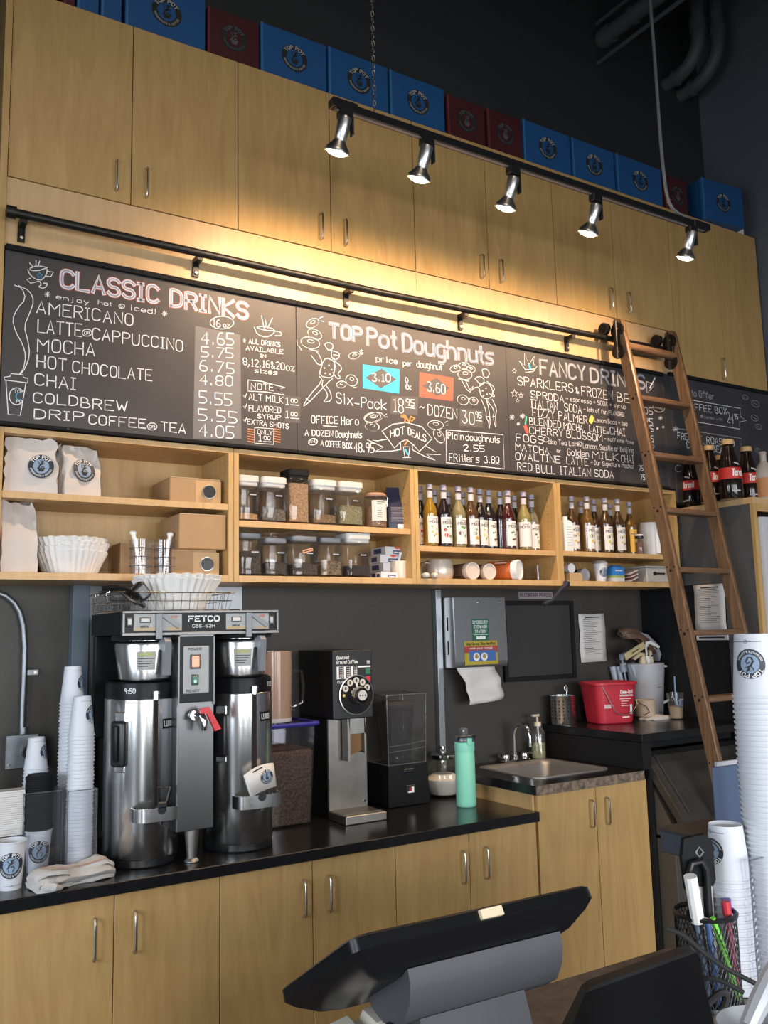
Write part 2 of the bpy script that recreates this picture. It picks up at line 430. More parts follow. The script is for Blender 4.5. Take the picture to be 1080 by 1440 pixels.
# pipes and rods under the ceiling
e = at(844, 58, WY)
t = thing('ceiling_pipe', 'thick dark pipe with end collar running out of the wall under the ceiling', 'pipe', e)
q = MB(); q.cyl(.052, -2.6, 0, PIPE, 18, ax='y'); q.build('pipe_run', t)
q = MB(); q.cyl(.064, -.10, -.02, PIPE, 18, ax='y'); q.build('collar', t)
for y0, y1 in ((-.30, -.28), (-.75, -.72)): q = MB(); q.cyl(.06, y0, y1, PIPE, 18, ax='y'); q.build('clamp_ring', t)
for px, py, lab in ((839, 34, 'upper thin grey conduit rod beside the thick ceiling pipe'), (840.5, 89, 'lower thin grey conduit rod below the thick ceiling pipe')):
    q = MB(); q.cyl(.014, -2.4, 0, ZINC if 0 else PIPE, 8, ax='y'); solo(q, 'conduit_rod', lab, 'conduit', at(px, py, WY), group='conduit rods under the ceiling')
for (px, py), vx, lab in (((936, 120), 980, 'left one of the two bent dark pipes going into the wall'), ((957, 135), 1007, 'right one of the two bent dark pipes, nearer the corner')):
    e = at(px, py, WY); v = ax(vx, 30, e.x); R = WY-v.y
    t = thing('elbow_pipe', lab, 'pipe', e, group='bent pipes in the corner')
    q = MB(); pts = [(0, 0, 0), (0, -R*.3, 0)]+[(0, -R*.3-R*.7*sin(a), R*.7-R*.7*cos(a)) for a in [i*pi/16 for i in range(1, 9)]]+[(0, -R, R*.7+1.4)]
    q.tube(pts, .046, PIPE, 16); q.build('pipe_run', t)
    q = MB(); q.cyl(.055, R*.7+.02, R*.7+.10, PIPE, 16, (0, -R, 0)); q.build('coupling', t)
    q = MB(); q.cyl(.051, R*.7+.2, R*.7+.23, PIPE, 16, (0, -R, 0)); q.build('clamp_ring', t)
    q = MB(); q.cyl(.055, -R*.34, -R*.28, PIPE, 16, ax='y'); q.build('collar', t)

# ------------------------------------------------------------------ upper cabinets
def pull(parent, x, y, z0, z1, out=.028, r=.0048):
    q = MB(); q.tube([(x, y, z0), (x, y-out*.7, z0+.002), (x, y-out, z0+.012), (x, y-out, z1-.012), (x, y-out*.7, z1-.002), (x, y, z1)], r, NICKEL, 8); return q.build('handle', parent)
def cabinet(name, label, x0, x1, y0, y1, z0, z1, doors, group, wd=BIRCH, body=BIRCHX, opened=0):
    # doors: (x0, x1, handle x or None, handle z0, handle z1)
    t = thing(name, label, 'cabinet', (x0, y0, z0), group=group)
    q = MB(); h = z1-z0-opened; q.box(.0, x1-x0, .022, y1-y0, 0, h, body)
    if opened:
        for a, b, c_, d_ in ((0, .018, .022, y1-y0), (x1-x0-.018, x1-x0, .022, y1-y0), (.018, x1-x0-.018, .022, .04), (.018, x1-x0-.018, y1-y0-.018, y1-y0)): q.box(a, b, c_, d_, h, h+opened, body)
    q.build('body', t)
    for a, b, hx, h0, h1 in doors:
        q = MB(); q.box(a-x0+.0018, b-x0-.0018, 0, .019, .002, z1-z0-.002, wd, .0012); d = q.build('door', t)
        if hx: pull(d, hx-x0, 0, h0-z0, h1-z0)
US = [.496, .966, 1.434, 1.895, 2.366, 2.825, 3.295, 3.755, 4.244, 4.70, 5.11]
HX = [.905, 1.027, 1.838, 1.965, 2.772, 2.898, 3.70, 3.845, 4.655, None]
UL = ['tall plywood wall cabinet at the far left, its two handles low between the doors', 'plywood wall cabinet above the heading of the classic drinks board', 'plywood wall cabinet behind the second and third track lamps', 'plywood wall cabinet above the top of the ladder', 'taller plywood wall cabinet in the right corner reaching lower than its neighbours']
for i in range(5):
    z0 = 3.455 if i < 4 else 3.195
    ds = [(US[k], US[k+1], HX[k], (3.50, 3.625) if i < 4 else (3.22, 3.35)) for k in (2*i, 2*i+1)]
    cabinet('wall_cabinet', UL[i], US[2*i], US[2*i+2]-.001, FR, WY-.005, z0, 4.25, [(a, b, h, *z) for a, b, h, z in ds], 'plywood wall cabinets')
q = MB(); q.box(.468, .494, FR-.012, WY-.005, 1.925, 4.27, BIRCH, .001); solo(q, 'end_panel', 'upright plywood end panel closing the cabinet wall at far left', 'panel')
# backing panel for rail and boards
q = MB()
for a, b in ((.496, 2.366), (2.368, 4.243)): q.box(a, b, FR+.001, FR+.02, 3.18, 3.452, EDGE)
solo(q, 'fascia_panel', 'long plywood strip behind the black ladder rail', 'panel')

# library-ladder rail
t = thing('ladder_rail', 'long round black ladder rail on brackets across the plywood strip', 'rail', (.5, FR-.062, 3.285))
q = MB(); q.tube([(0, 0, .0), (1.6, 0, -.006), (3.66, 0, .018)], .0165, IRON, 14); q.build('rail_tube', t)
q = MB(); q.cyl(.024, -.012, .022, IRON, 14, ax='x'); q.build('end_cap', t)
for px, py in ((32, 315), (278, 368), (490, 411), (651, 446), (801, 476)):
    x = at(px, py, FR-.03).x-.5
    q = MB(); q.box(x-.012, x+.012, .0, .060, -.03, -.008, IRON); q.box(x-.013, x+.013, .052, .061, -.085, -.008, IRON); q.cyl(.006, .046, .053, NICKEL, 8, (x, 0, -.07), 'y'); q.build('bracket', t)
q = MB(); q.cyl(.024, -.012, .012, IRON, 14, (3.66, 0, .018), 'x'); q.build('end_cap', t)

# ------------------------------------------------------------------ chalkboards and their lettering
CHALKL = mat('chalk_pale_lilac', (.46, .48, .60), .9)
PATCH2 = mat('slate_smudge', (.085, .080, .083), .7)
BY = FR-.008                                    # writing surface
FB = lambda u, v: (u, BY-.0006, v)
FBl = lambda d: (lambda u, v: (u, BY-d, v))
def bxz(px, py): p = at(px, py, BY); return p.x, p.z
def ct(mb, text, x0, y0, x1, y1, h, w=.0042, m=None, d=.0006, slant=0, jit=.035):
    a = bxz(x0, y0); b = bxz(x1, y1); c = bxz(x0, y0-h); k = (b[1]-a[1])/(b[0]-a[0])
    letter(mb, text, a[0], a[1], b[0]-a[0], c[1]-a[1], w if w > .01 else w*.82, m or CHALK, FBl(d), slant, jit, base=lambda u: (u-a[0])*k)
def cl(mb, pts, o, s, w=.0038, m=None, d=.0006, sm=True):
    q = [bxz(o[0]+x/s, o[1]+y/s) for x, y in pts]
    ribbon(mb, smooth(q) if sm else q, w*.8 if w < .006 else w, m or CHALK, FBl(d))
def cq(mb, pts, o, s, m, d): mb.add([FBl(d)(*bxz(o[0]+x/s, o[1]+y/s)) for x, y in pts], [tuple(range(len(pts)))], m)
def ell(cx, cy, rx, ry, rot=0, n=18, a0=0, a1=360):
    c, s_ = cos(rad(rot)), sin(rad(rot)); R = []
    for i in range(n+1):
        a = rad(a0+(a1-a0)*i/n); x, y = rx*cos(a), ry*sin(a); R.append((cx+x*c-y*s_, cy+x*s_+y*c))
    return R
def dough(mb, o, s, cx, cy, rx, ry, rot=0):
    cl(mb, ell(cx, cy, rx, ry, rot), o, s, .0028, CHALK, sm=False); cl(mb, ell(cx+rx*.05, cy-ry*.25, rx*.36, ry*.3, rot, 10), o, s, .0024, CHALK, sm=False)
    cl(mb, ell(cx, cy+ry*.14, rx*.96, ry*.9, rot, 10, 15, 165), o, s, .0018, CHALKD, sm=False)
def star(mb, o, s, cx, cy, r, m=None):
    cl(mb, [(cx+(r if i % 2 == 0 else r*.42)*sin(i*pi/5), cy-(r if i % 2 == 0 else r*.42)*cos(i*pi/5)) for i in range(11)], o, s, .0026, m, sm=False)
def aster(mb, o, s, cx, cy, r):
    for k in range(4): a = k*pi/4; cl(mb, [(cx-r*cos(a), cy-r*sin(a)), (cx+r*cos(a), cy+r*sin(a))], o, s, .003)
def board(label, x0, x1, z0, z1):
    t = thing('chalkboard', label, 'chalkboard', (0, 0, 0), group='chalkboards')
    q = MB(); q.box(x0+.001, x1-.001, BY, FR+.018, z0, z1, SLATE, .001); q.build('slate', t)
    q = MB(); q.box(x0+.001, x1-.001, BY-.012, FR+.018, z1, z1+.022, MATTB, .002); q.build('top_ledge', t)
    q = MB(); q.box(x0+.001, x1-.001, BY-.006, FR+.018, z0-.014, z0, MATTB, .002); q.build('bottom_ledge', t)
    for k in (.2, .8): q = MB(); q.cyl(.004, -.004, .001, CHROME, 8, (x0+(x1-x0)*k, BY-.006, z0-.006), 'y'); q.build('screw', t)
    return t
Z0, Z1 = 2.502, 3.158
xs = [.497, at(417, 520, BY).x, at(714, 560, BY).x, at(936, 600, BY).x]
b1 = board('chalkboard listing the classic drinks and their prices, leftmost of the row', xs[0], xs[1], Z0, Z1)
b2 = board('middle chalkboard with doughnut prices and two chalk bakers', xs[1], xs[2], Z0, Z1)
b3 = board('chalkboard listing the fancy drinks, behind the ladder', xs[2], xs[3], Z0, Z1)
O3, s3 = (0, 340), 3.857; O4, s4 = (270, 400), 4.0; O5, s5 = (480, 440), 4.154; O6, s6 = (690, 480), 4.0; O7, s7 = (840, 440), 4.5
def heading(words, cols, parent, name, ws):
    q = MB()
    for k, (c, w) in enumerate(zip(cols, ws)):
        for wd in words: ct(q, *wd, w, c, .0006+.0005*k, 0, .02)
    q.build(name, parent)
heading([('CLASSIC', 86, 404, 222, 426, 24), ('DRINKS', 240, 430, 348, 449, 23)], (CHALKR, SLATE, CHALK, CHALKG), b1, 'menu_heading', (.0195, .0160, .0140, .0085))
q = MB()
for a in (('enjoy', 79, 420, 125, 428, 6), ('hot', 138, 428, 157, 431, 6), ('iced!', 183, 436, 220, 442, 7)): ct(q, *a, .0032)
for c in ((256, 285), (893, 390)): aster(q, O3, s3, *c, 14)
cl(q, ell(660, 350, 16, 12), O3, s3); ct(q, 'or', 169, 433, 174, 434, 5, .0024)
q.build('menu_note', b1)
q = MB()
for a in (('AMERICANO', 52, 440, 187, 458, 17), ('LATTE', 53, 467, 115, 474, 18), ('CAPPUCCINO', 130, 477, 257, 494, 16), ('MOCHA', 53, 494, 133, 501, 18), ('HOT', 52, 516, 93, 522, 17), ('CHOCOLATE', 102, 524, 214, 536, 16),
          ('CHAI', 49, 541, 106, 548, 16), ('COLD', 47, 565.5, 109, 571, 14), ('BREW', 114, 573, 179, 579, 14), ('DRIP', 48, 588, 118, 593, 13), ('COFFEE', 125, 596, 205, 602, 13), ('TEA', 226, 606, 261, 610, 13)): ct(q, *a, .0052)
for cx, cy in ((472, 493), (825, 1002)): cl(q, ell(cx, cy, 26, 19), O3, s3); ct(q, 'OR', (cx-15)/s3, 340+(cy+8)/s3, (cx+15)/s3, 340+(cy+10)/s3, 4, .0028)
q.build('drink_list', b1)
q = MB()
cl(q, [(22, 735), (55, 730), (60, 715), (125, 722), (125, 735), (152, 742), (148, 765), (25, 750), (22, 735)], O3, s3, sm=False); cl(q, [(32, 755), (44, 935), (110, 942), (140, 768)], O3, s3, sm=False)
cl(q, ell(90, 838, 40, 46, 0, 18, 60, 330), O3, s3); cl(q, ell(105, 838, 18, 20, 0, 12, 60, 300), O3, s3, .004, CHALKB); ct(q, 'TOP', 20, 552, 33, 553, 4, .0024); ct(q, 'PO', 23, 566, 31, 567, 4, .0024)
cl(q, [(78, 236), (120, 250), (140, 310), (95, 360), (66, 420), (85, 490), (125, 560), (140, 620), (128, 690), (105, 718)], O3, s3); cl(q, [(100, 238), (160, 265), (185, 320), (160, 390), (130, 460), (150, 530), (162, 610), (140, 680), (112, 718)], O3, s3)
cl(q, [(150, 150), (165, 185), (215, 215), (250, 185), (258, 140), (200, 128), (150, 150), (200, 160), (258, 140)], O3, s3); cl(q, [(258, 160), (290, 165), (275, 190), (245, 185)], O3, s3); cl(q, [(215, 215), (225, 235), (205, 245), (240, 255), (262, 225), (235, 225)], O3, s3)
cl(q, [(210, 215), (165, 225), (145, 205), (165, 198)], O3, s3)
for l in ([(160, 115), (178, 135)], [(195, 100), (195, 130)], [(215, 105), (205, 135)]): cl(q, l, O3, s3)
star(q, O3, s3, 215, 183, 18, CHALKB)
q.build('cup_drawing', b1)
q = MB(); cq(q, [(18, 232), (272, 284), (278, 868), (6, 868)], O4, s4, PATCH, .0004); q.build('price_patch', b1)
q = MB()
for a in (('4.65', 283, 483, 329, 486, 17), ('5.75', 283, 501, 328, 504, 14), ('6.75', 281, 521, 329, 526, 15), ('4.80', 281, 541, 327, 543, 14), ('5.55', 280, 567, 326, 571, 17), ('5.55', 279, 590, 333, 596, 16), ('4.05', 280, 613, 329, 617, 17)): ct(q, *a, .0055, None, .0009)
cl(q, ell(168, 215, 67, 36), O4, s4); ct(q, '16', 300, 459, 310, 460, 10); ct(q, 'oz', 314, 460, 323, 461, 7, .003)
q.build('price_list', b1)
q = MB()
for a in (('* ALL DRINKS', 342, 482, 394, 488, 6.5), ('AVAILABLE', 346, 492, 398, 498, 6), ('IN', 366, 502, 374, 503, 4), ('8,12,16&20oz', 342, 513, 414, 522, 10), ('sizes', 358, 524, 390, 527, 6), ('NOTE', 353, 547, 385, 549, 8.5), ('ALT MILK', 350, 562, 398, 567, 9), ('FLAVORED', 350, 578, 395, 581, 8.5), ('SYRUP', 362, 588, 395, 590, 6), ('EXTRA SHOTS', 348, 596, 406, 603, 7)): ct(q, *a, .0036)
for x, y in ((290, 640), (290, 700), (290, 775)): cl(q, [(x, y-15), (x+7, y), (x+18, y-28)], O4, s4, sm=False)
cl(q, [(315, 537), (390, 545), (522, 580), (480, 590), (520, 622), (420, 605), (315, 600), (315, 537)], O4, s4, sm=False)
cl(q, [(352, 805), (460, 812), (458, 900), (352, 893), (352, 805)], O4, s4, sm=False); ct(q, 'ONLY', 362, 610, 383, 612, 6, .003); ct(q, '1', 364, 620, 368, 620, 9); ct(q, '00', 371, 618, 380, 619, 5, .003); cl(q, [(402, 884), (445, 886)], O4, s4)
cq(q, [(522, 625), (612, 633), (608, 780), (515, 774)], O4, s4, PATCH2, .0004)
for y in (675, 750): ct(q, '1', 402, 400+y/4, 406, 400+y/4, 10, .004, None, .0009); ct(q, '00', 409, 400+(y-12)/4, 418, 400+(y-10)/4, 5, .003, None, .0009); cl(q, [(555, y+2), (600, y+5)], O4, s4, d=.0009)
for i in range(6):
    for x0, x1 in ((313, 347), (462, 496)): cl(q, [(x0, 812+i*14), (x1, 818+i*14)], O4, s4, .0046, CHALKO)
cl(q, [(350, 240), (365, 280), (415, 300), (455, 280), (470, 255), (410, 235), (350, 240), (410, 258), (470, 262), (505, 270), (500, 290), (468, 288)], O4, s4)
for l in ([(405, 245), (390, 175)], [(412, 240), (410, 190), (425, 245)], [(430, 235), (452, 190)]): cl(q, l, O4, s4)
q.build('sizes_note', b1)

heading([('TOP', 464, 474, 509, 481, 19), ('Pot', 517, 485, 557, 490, 23), ('Doughnuts', 567, 494, 694, 513, 24)], (CHALKL, SLATE, CHALKG, CHALKL), b2, 'shop_heading', (.0165, .0128, .0092, .0030))
q = MB()
for a in (('price', 529, 508, 559, 512, 8), ('per', 567, 514, 580, 515, 7), ('doughnut', 586, 516, 621, 521, 9)): ct(q, *a, .0034)
cq(q, [(125, 300), (340, 330), (338, 472), (125, 440)], O5, s5, CHALKB, .0004); cq(q, [(457, 347), (655, 380), (652, 515), (455, 490)], O5, s5, CHALKC, .0004)
cq(q, [(140, 378), (235, 325), (322, 390), (230, 440)], O5, s5, PATCH2, .0007); cq(q, [(470, 425), (555, 378), (637, 440), (560, 488)], O5, s5, PATCH2, .0007)
ct(q, '3.10', 523, 536, 549, 537, 11, .0048, None, .001); ct(q, '3.60', 601, 550, 626, 554, 13, .0048, None, .001); ct(q, '&', 570, 547, 578, 548, 17, .005)
q.build('price_squares', b2)
q = MB()
cq(q, [(290, 485), (450, 490), (445, 600), (285, 590)], O5, s5, PATCH2, .0003); cq(q, [(692, 560), (828, 568), (826, 668), (690, 660)], O5, s5, PATCH2, .0003)
for a in (('Six', 473, 567, 496, 570, 15), ('-', 499, 571, 505, 572, 12), ('Pack', 508, 573, 543, 576, 14), ('18', 554, 579, 568, 581, 19), ('95', 571, 570, 583, 571, 9), ('~', 590, 577, 597, 578, 12), ('DOZEN', 602, 584, 643, 590, 15), ('30', 650, 595, 667, 597, 17), ('95', 669, 587, 677, 588, 8),
          ('OFFICE', 438, 595, 475, 596, 10), ('Hero', 480, 597, 504, 598, 11), ('A DOZEN', 429, 612, 468, 614, 8), ('Doughnuts', 472, 615, 509, 616, 9), ('A', 451, 626, 455, 627, 7), ('COFFEE', 458, 628, 479, 629, 8), ('BOX', 482, 630, 495, 631, 8), ('48.95', 498, 636, 526, 636, 13)): ct(q, *a, .0044, None, .0008)
cl(q, ell(680, 885, 26, 18, -10), O4, s4); ct(q, 'AND', 435, 623, 445, 622, 4, .0024)
for l in ([(375, 552), (430, 558)], [(785, 628), (820, 632)]): cl(q, l, O5, s5)
cl(q, [(738, 795), (815, 800)], O4, s4)
q.build('offer_lines', b2)
q = MB()
cl(q, [(237, 690), (300, 650), (380, 640), (470, 665), (530, 735), (455, 810), (420, 770), (380, 740), (345, 755), (310, 790), (237, 690)], O5, s5, .0042, sm=False)
for l in ([(270, 738), (210, 748), (145, 738), (245, 785), (200, 808), (290, 808), (348, 798), (345, 760)], [(415, 770), (415, 800), (480, 835), (550, 862), (495, 825), (582, 828), (530, 800), (490, 775)]): cl(q, l, O5, s5, .004, sm=False)
ct(q, 'HOT', 549, 615, 569, 610, 10, .0046); ct(q, 'DEALS', 574, 611, 599, 622, 10, .0046)
for l in ([(370, 640), (375, 610), (340, 605), (372, 595), (390, 630)], [(395, 640), (405, 605), (430, 615), (410, 632)], [(370, 770), (385, 750), (378, 742)]): cl(q, l, O5, s5, .008, CHALKO)
cl(q, [(362, 782), (400, 782), (392, 840), (370, 840), (362, 782)], O5, s5, sm=False); cl(q, [(375, 800), (388, 825)], O5, s5, .01, CHALKB); cl(q, [(360, 845), (405, 845)], O5, s5)
q.build('deals_banner', b2)
q = MB(); cl(q, [(612, 683), (945, 712), (952, 912), (612, 875), (612, 683)], O5, s5, .004, sm=False)
for a in (('Plain', 630, 617, 652, 619, 9.5), ('doughnuts', 655, 619, 703, 623, 9), ('2.55', 652, 634, 681, 635, 8.5), ('FRitters', 632, 648, 674, 650, 10), ('3.80', 681, 651, 702, 651, 9)): ct(q, *a, .0042)
cl(q, [(878, 880), (925, 884)], O5, s5); q.build('plain_price_box', b2)
q = MB()                                       # left baker
for d in ((678, 218, 38, 24, -25), (690, 280, 42, 26, 28), (665, 328, 54, 32, 12), (912, 402, 32, 19, -8), (840, 563, 27, 19, -8), (897, 540, 34, 30, 35), (1015, 747, 48, 26, -10), (1012, 800, 38, 26, 10)): dough(q, O4, s4, *d)
for l in ([(670, 400), (715, 460), (735, 440), (705, 375), (670, 368)], [(735, 440), (752, 412), (800, 430), (805, 470), (790, 530), (715, 515), (725, 470), (735, 440)], [(800, 430), (850, 470), (815, 505), (840, 525), (815, 532), (792, 495)],
          [(752, 350), (745, 335), (770, 325), (795, 340), (790, 365), (765, 372), (752, 350)], [(785, 372), (830, 385), (825, 415), (800, 425), (782, 405), (785, 372)], [(715, 515), (735, 540), (660, 625), (620, 690), (650, 670), (680, 640), (765, 550), (790, 530)],
          [(735, 540), (730, 575), (755, 600), (765, 630), (735, 665), (785, 655), (780, 605), (755, 570)], [(795, 395), (822, 400)], [(660, 365), (710, 375)], [(640, 640), (665, 660)]): cl(q, l, O4, s4, .0036)
for x, y in ((745, 470), (770, 455), (785, 480), (750, 500), (775, 505)): cl(q, ell(x, y, 3, 3, 0, 6), O4, s4, .003, sm=False)
for l in ([(590, 310), (592, 345)], [(600, 345), (615, 370)], [(718, 190), (735, 182)], [(725, 205), (742, 210)], [(945, 385), (958, 370)], [(948, 395), (962, 390)], [(905, 580), (925, 580)]): cl(q, l, O4, s4, .0028)
q.build('baker_drawing', b2)
q = MB()                                       # right baker
for d in ((665, 325, 30, 20, -15), (715, 308, 32, 18, 0), (757, 328, 26, 20, 20), (722, 360, 42, 30, 5), (710, 508, 34, 28, 25), (772, 515, 26, 22, 15), (550, 655, 46, 26, 5), (570, 720, 26, 44, -35), (190, 612, 56, 28, -15), (180, 665, 42, 26, 5), (75, 250, 32, 20, -8)): dough(q, O5, s5, *d)
for l in ([(700, 390), (745, 470), (770, 440), (805, 430), (815, 495), (870, 505), (888, 450), (850, 400), (805, 430)], [(850, 400), (900, 440), (880, 465), (898, 488), (885, 490), (865, 470)], [(825, 345), (820, 330), (845, 325), (868, 350), (855, 380), (830, 375), (825, 345)],
          [(780, 385), (800, 370), (830, 380), (835, 405), (810, 420), (795, 400), (780, 385)], [(815, 500), (845, 570), (845, 610), (862, 640), (862, 685), (870, 640), (862, 560), (845, 505)], [(845, 505), (895, 570), (885, 610), (905, 685), (900, 600), (908, 560), (880, 505)], [(728, 400), (750, 450), (770, 430)], [(843, 608), (868, 606)], [(880, 608), (900, 604)], [(685, 385), (745, 400)]): cl(q, l, O5, s5, .0036)
for x, y in ((825, 455), (845, 440), (850, 475), (830, 485)): cl(q, ell(x, y, 3, 3, 0, 6), O5, s5, .003, sm=False)
for l in ([(250, 600), (265, 590)], [(252, 608), (268, 608)], [(605, 640), (620, 632)], [(608, 655), (622, 655)], [(105, 225), (118, 215)], [(110, 240), (124, 232)]): cl(q, l, O5, s5, .0028)
q.build('baker_drawing', b2)

heading([('FANCY', 760, 526, 823, 535, 20), ('DRINKS', 831, 537, 907, 547, 19)], (CHALKD, SLATE, CHALKL, CHALKD), b3, 'menu_heading', (.0155, .0125, .0100, .0050))
q = MB()
for a in (('SPARKLERS', 728, 541, 806, 552, 12), ('&', 810, 553, 814, 554, 9), ('FROZEN', 818, 556, 862, 563, 13), ('BEVS', 868, 564, 907, 570, 12), ('SPRODA', 747, 559, 793, 566, 10), ('ITALIAN', 747, 573, 784, 577, 11), ('SODA', 794, 578, 818, 582, 11), ('FIZZY', 749, 585, 780, 589, 11), ('PALMER', 786, 590, 826, 596, 11),
          ('BLENDED', 745, 597, 789, 602, 10), ('MOCHA,', 793, 603, 823, 607, 9), ('LATTE', 829, 607, 852, 610, 9), ('CHAI', 858, 611, 879, 613, 10), ('CHERRY', 745, 610, 792, 614, 10), ('BLOSSOM', 797, 615, 847, 621, 10), ('FOGS', 726, 620, 764, 624, 10), ('MATCHA', 725, 633, 772, 639, 9.5), ('Golden', 798, 640, 828, 643, 9), ('MILK', 833, 644, 870, 648, 10), ('CHAI', 874, 650, 891, 651, 10),
          ('OVALTINE', 725, 646, 788, 651, 10), ('LATTE', 797, 652, 827, 655, 10), ('RED BULL', 728, 661, 781, 667, 11), ('ITALIAN', 788, 667, 831, 670, 11), ('SODA', 836, 670, 863, 673, 10)): ct(q, *a, .0042)
for a in (('~ espresso + SODA + syrup', 796, 563, 880, 575, 6), ('~ lots of fun FLAVORS!', 821, 578, 878, 586, 6), ('Lemon Soda + tea', 836, 593, 882, 599, 6), ('or', 853, 610, 857, 611, 5), ('~ caffeine free', 850, 619, 891, 625, 5), ('aka Tea Latte', 771, 624, 816, 628, 6.5), ('London, Seattle or Beijing', 820, 630, 891, 637, 7), ('or', 783, 636, 789, 637, 5), ('~ Our Signature Mocha!', 831, 653, 891, 659, 6)): ct(q, *a, .0027)
q.build('drink_list', b3)
q = MB()
for a in (('05', 906, 582, 918, 583, 9), ('75', 908, 597, 918, 598, 9), ('75', 910, 606, 919, 607, 8), ('05', 912, 620, 919, 621, 8), ('15', 913, 629, 920, 630, 8), ('05', 916, 643, 923, 644, 8), ('75', 899, 661, 905, 662, 7), ('75', 901, 674, 907, 675, 7)): ct(q, *a, .004)
cl(q, ell(945, 370, 34, 28, 20), O6, s6); ct(q, '16oz', 921, 573, 932, 576, 5, .0026)
q.build('price_list', b3)
q = MB()
cl(q, [(195, 160), (160, 110), (190, 135), (190, 65), (215, 130), (245, 85), (240, 130), (260, 140), (240, 170), (195, 175), (195, 160), (250, 155)], O6, s6, sm=False); cl(q, [(215, 130), (222, 150)], O6, s6, .012, CHALKB)
for c in ((133, 168, 15), (133, 293, 22), (170, 303, 16), (150, 335, 12)): star(q, O6, s6, *c)
for c in ((120, 427, 14), (178, 420, 14), (155, 465, 8), (955, 432, 12), (938, 490, 6), (970, 482, 7)): aster(q, O6, s6, *c)
cl(q, [(200, 425), (195, 465)], O6, s6, .010, CHALKN); cl(q, [(195, 480), (205, 508)], O6, s6, .022, CHALKC)
cq(q, ell(566, 440, 13, 24, 10, 12)[:-1], O6, s6, CHALKY, .0006)
cl(q, [(875, 225), (880, 290), (900, 270), (920, 245), (875, 225)], O6, s6, sm=False); cl(q, [(895, 262), (925, 205)], O6, s6, .008)
cl(q, ell(312, 552, 16, 14), O6, s6, .003); cl(q, ell(500, 578, 12, 14), O6, s6, .003)
q.build('chalk_doodles', b3)
q = MB(); q.box(xs[3]+.001, 4.149, BY+.001, FR+.018, Z0-.012, Z1+.022, SLATE, .001); solo(q, 'filler_board', 'narrow blank slate strip behind the right rail of the ladder', 'panel')
b4 = board('unlit chalkboard advertising coffee boxes and beans, in the right corner', 4.15, 5.115, 2.415, 3.172)
q = MB()
for a in (('to Offer', 973, 557, 1005, 562, 9), ('COFFEE BOX', 965, 575, 1022, 583, 9), ('24', 1023, 594, 1032, 596, 14), ('95', 1033, 588, 1038, 589, 6), ('FRESHLY', 953, 617, 987, 622, 9), ('ROASTED', 994, 623, 1033, 628, 9), ('COFFEE', 966, 630, 996, 634, 9), ('BEANS', 1002, 635, 1028, 639, 9)): ct(q, *a, .0042, CHALKD if a[0] == 'to Offer' else None)
ct(q, 'comes with', 990, 588, 1016, 592, 4, .0022, CHALKD); star(q, O7, s7, 660, 655, 10)
cl(q, [(560, 545), (905, 605), (905, 655), (942, 682), (900, 690), (900, 735), (600, 685)], O7, s7, .004, sm=False); cl(q, [(500, 730), (910, 795), (910, 860)], O7, s7, .003, CHALKD, sm=False)
q.build('offer_lines', b4)
q = MB()
for c in ((935, 535, 20), (1000, 575, 28), (995, 665, 26), (1020, 720, 22), (1015, 870, 18), (965, 860, 14)): cl(q, ell(*c, c[2]*.7, 30, 9), O7, s7, .0024, CHALKD); cl(q, [(c[0]-c[2]*.5, c[1]-6), (c[0]+c[2]*.5, c[1]+8)], O7, s7, .002, CHALKD)
aster(q, O7, s7, 495, 735, 18); cl(q, ell(515, 985, 22, 22, 0, 14, 40, 320), O7, s7, .003)
q.build('chalk_doodles', b4)
# ------------------------------------------------------------------ open shelf units under the boards
BAYS = [.496, 1.413, 2.320, 3.224, 4.150]; SHZ = [2.222, 2.156, 2.080, 2.082]; SHT = .026
BL = ['open plywood shelf unit of paper bags and filters, leftmost', 'open plywood shelf unit holding the clear tea canisters', 'open plywood shelf unit of mixed syrup bottles over white canisters', 'open plywood shelf unit of amber syrup bottles, next to the ladder']
for i in range(4):
    x0, x1 = BAYS[i]+.0008, BAYS[i+1]-.0008; W_ = x1-x0; sl = .020 if i == 0 else .022
    t = thing('shelf_unit', BL[i], 'shelf', (x0, FR, 1.925), group='open shelf units')
    H = 2.484-1.925; D = .345
    for a, b, nm in ((0, sl, 'side_panel'), (W_-.0225, W_, 'side_panel')):
        q = MB(); q.box(a, b, 0, D, 0, H, BIRCH, .001)
        f = q.build(nm, t)
    q = MB(); q.box(sl, W_-.0225, 0, D, H-.022, H, BIRCHX, .001); q.build('top_panel', t)
    q = MB(); q.box(sl, W_-.0225, 0, D, 0, .027, BIRCHX, .001); q.build('bottom_panel', t)
    q = MB(); q.box(sl, W_-.0225, .318, .328, .027, H-.022, BIRCH); q.build('back_panel', t)
    q = MB(); q.box(sl+.0005, W_-.023, .004, .316, SHZ[i]-1.925, SHZ[i]-1.925+SHT, BIRCHX, .001); q.build('shelf_board', t)
    q = MB()
    for xx in (W_-.0228,):
        for k in range(12): q.cyl(.0028, -.0004, .0002, BLACK, 6, (xx, .055, .06+k*.04), 'x'); q.cyl(.0028, -.0004, .0002, BLACK, 6, (xx, .26, .06+k*.04), 'x')
    q.build('peg_holes', t)

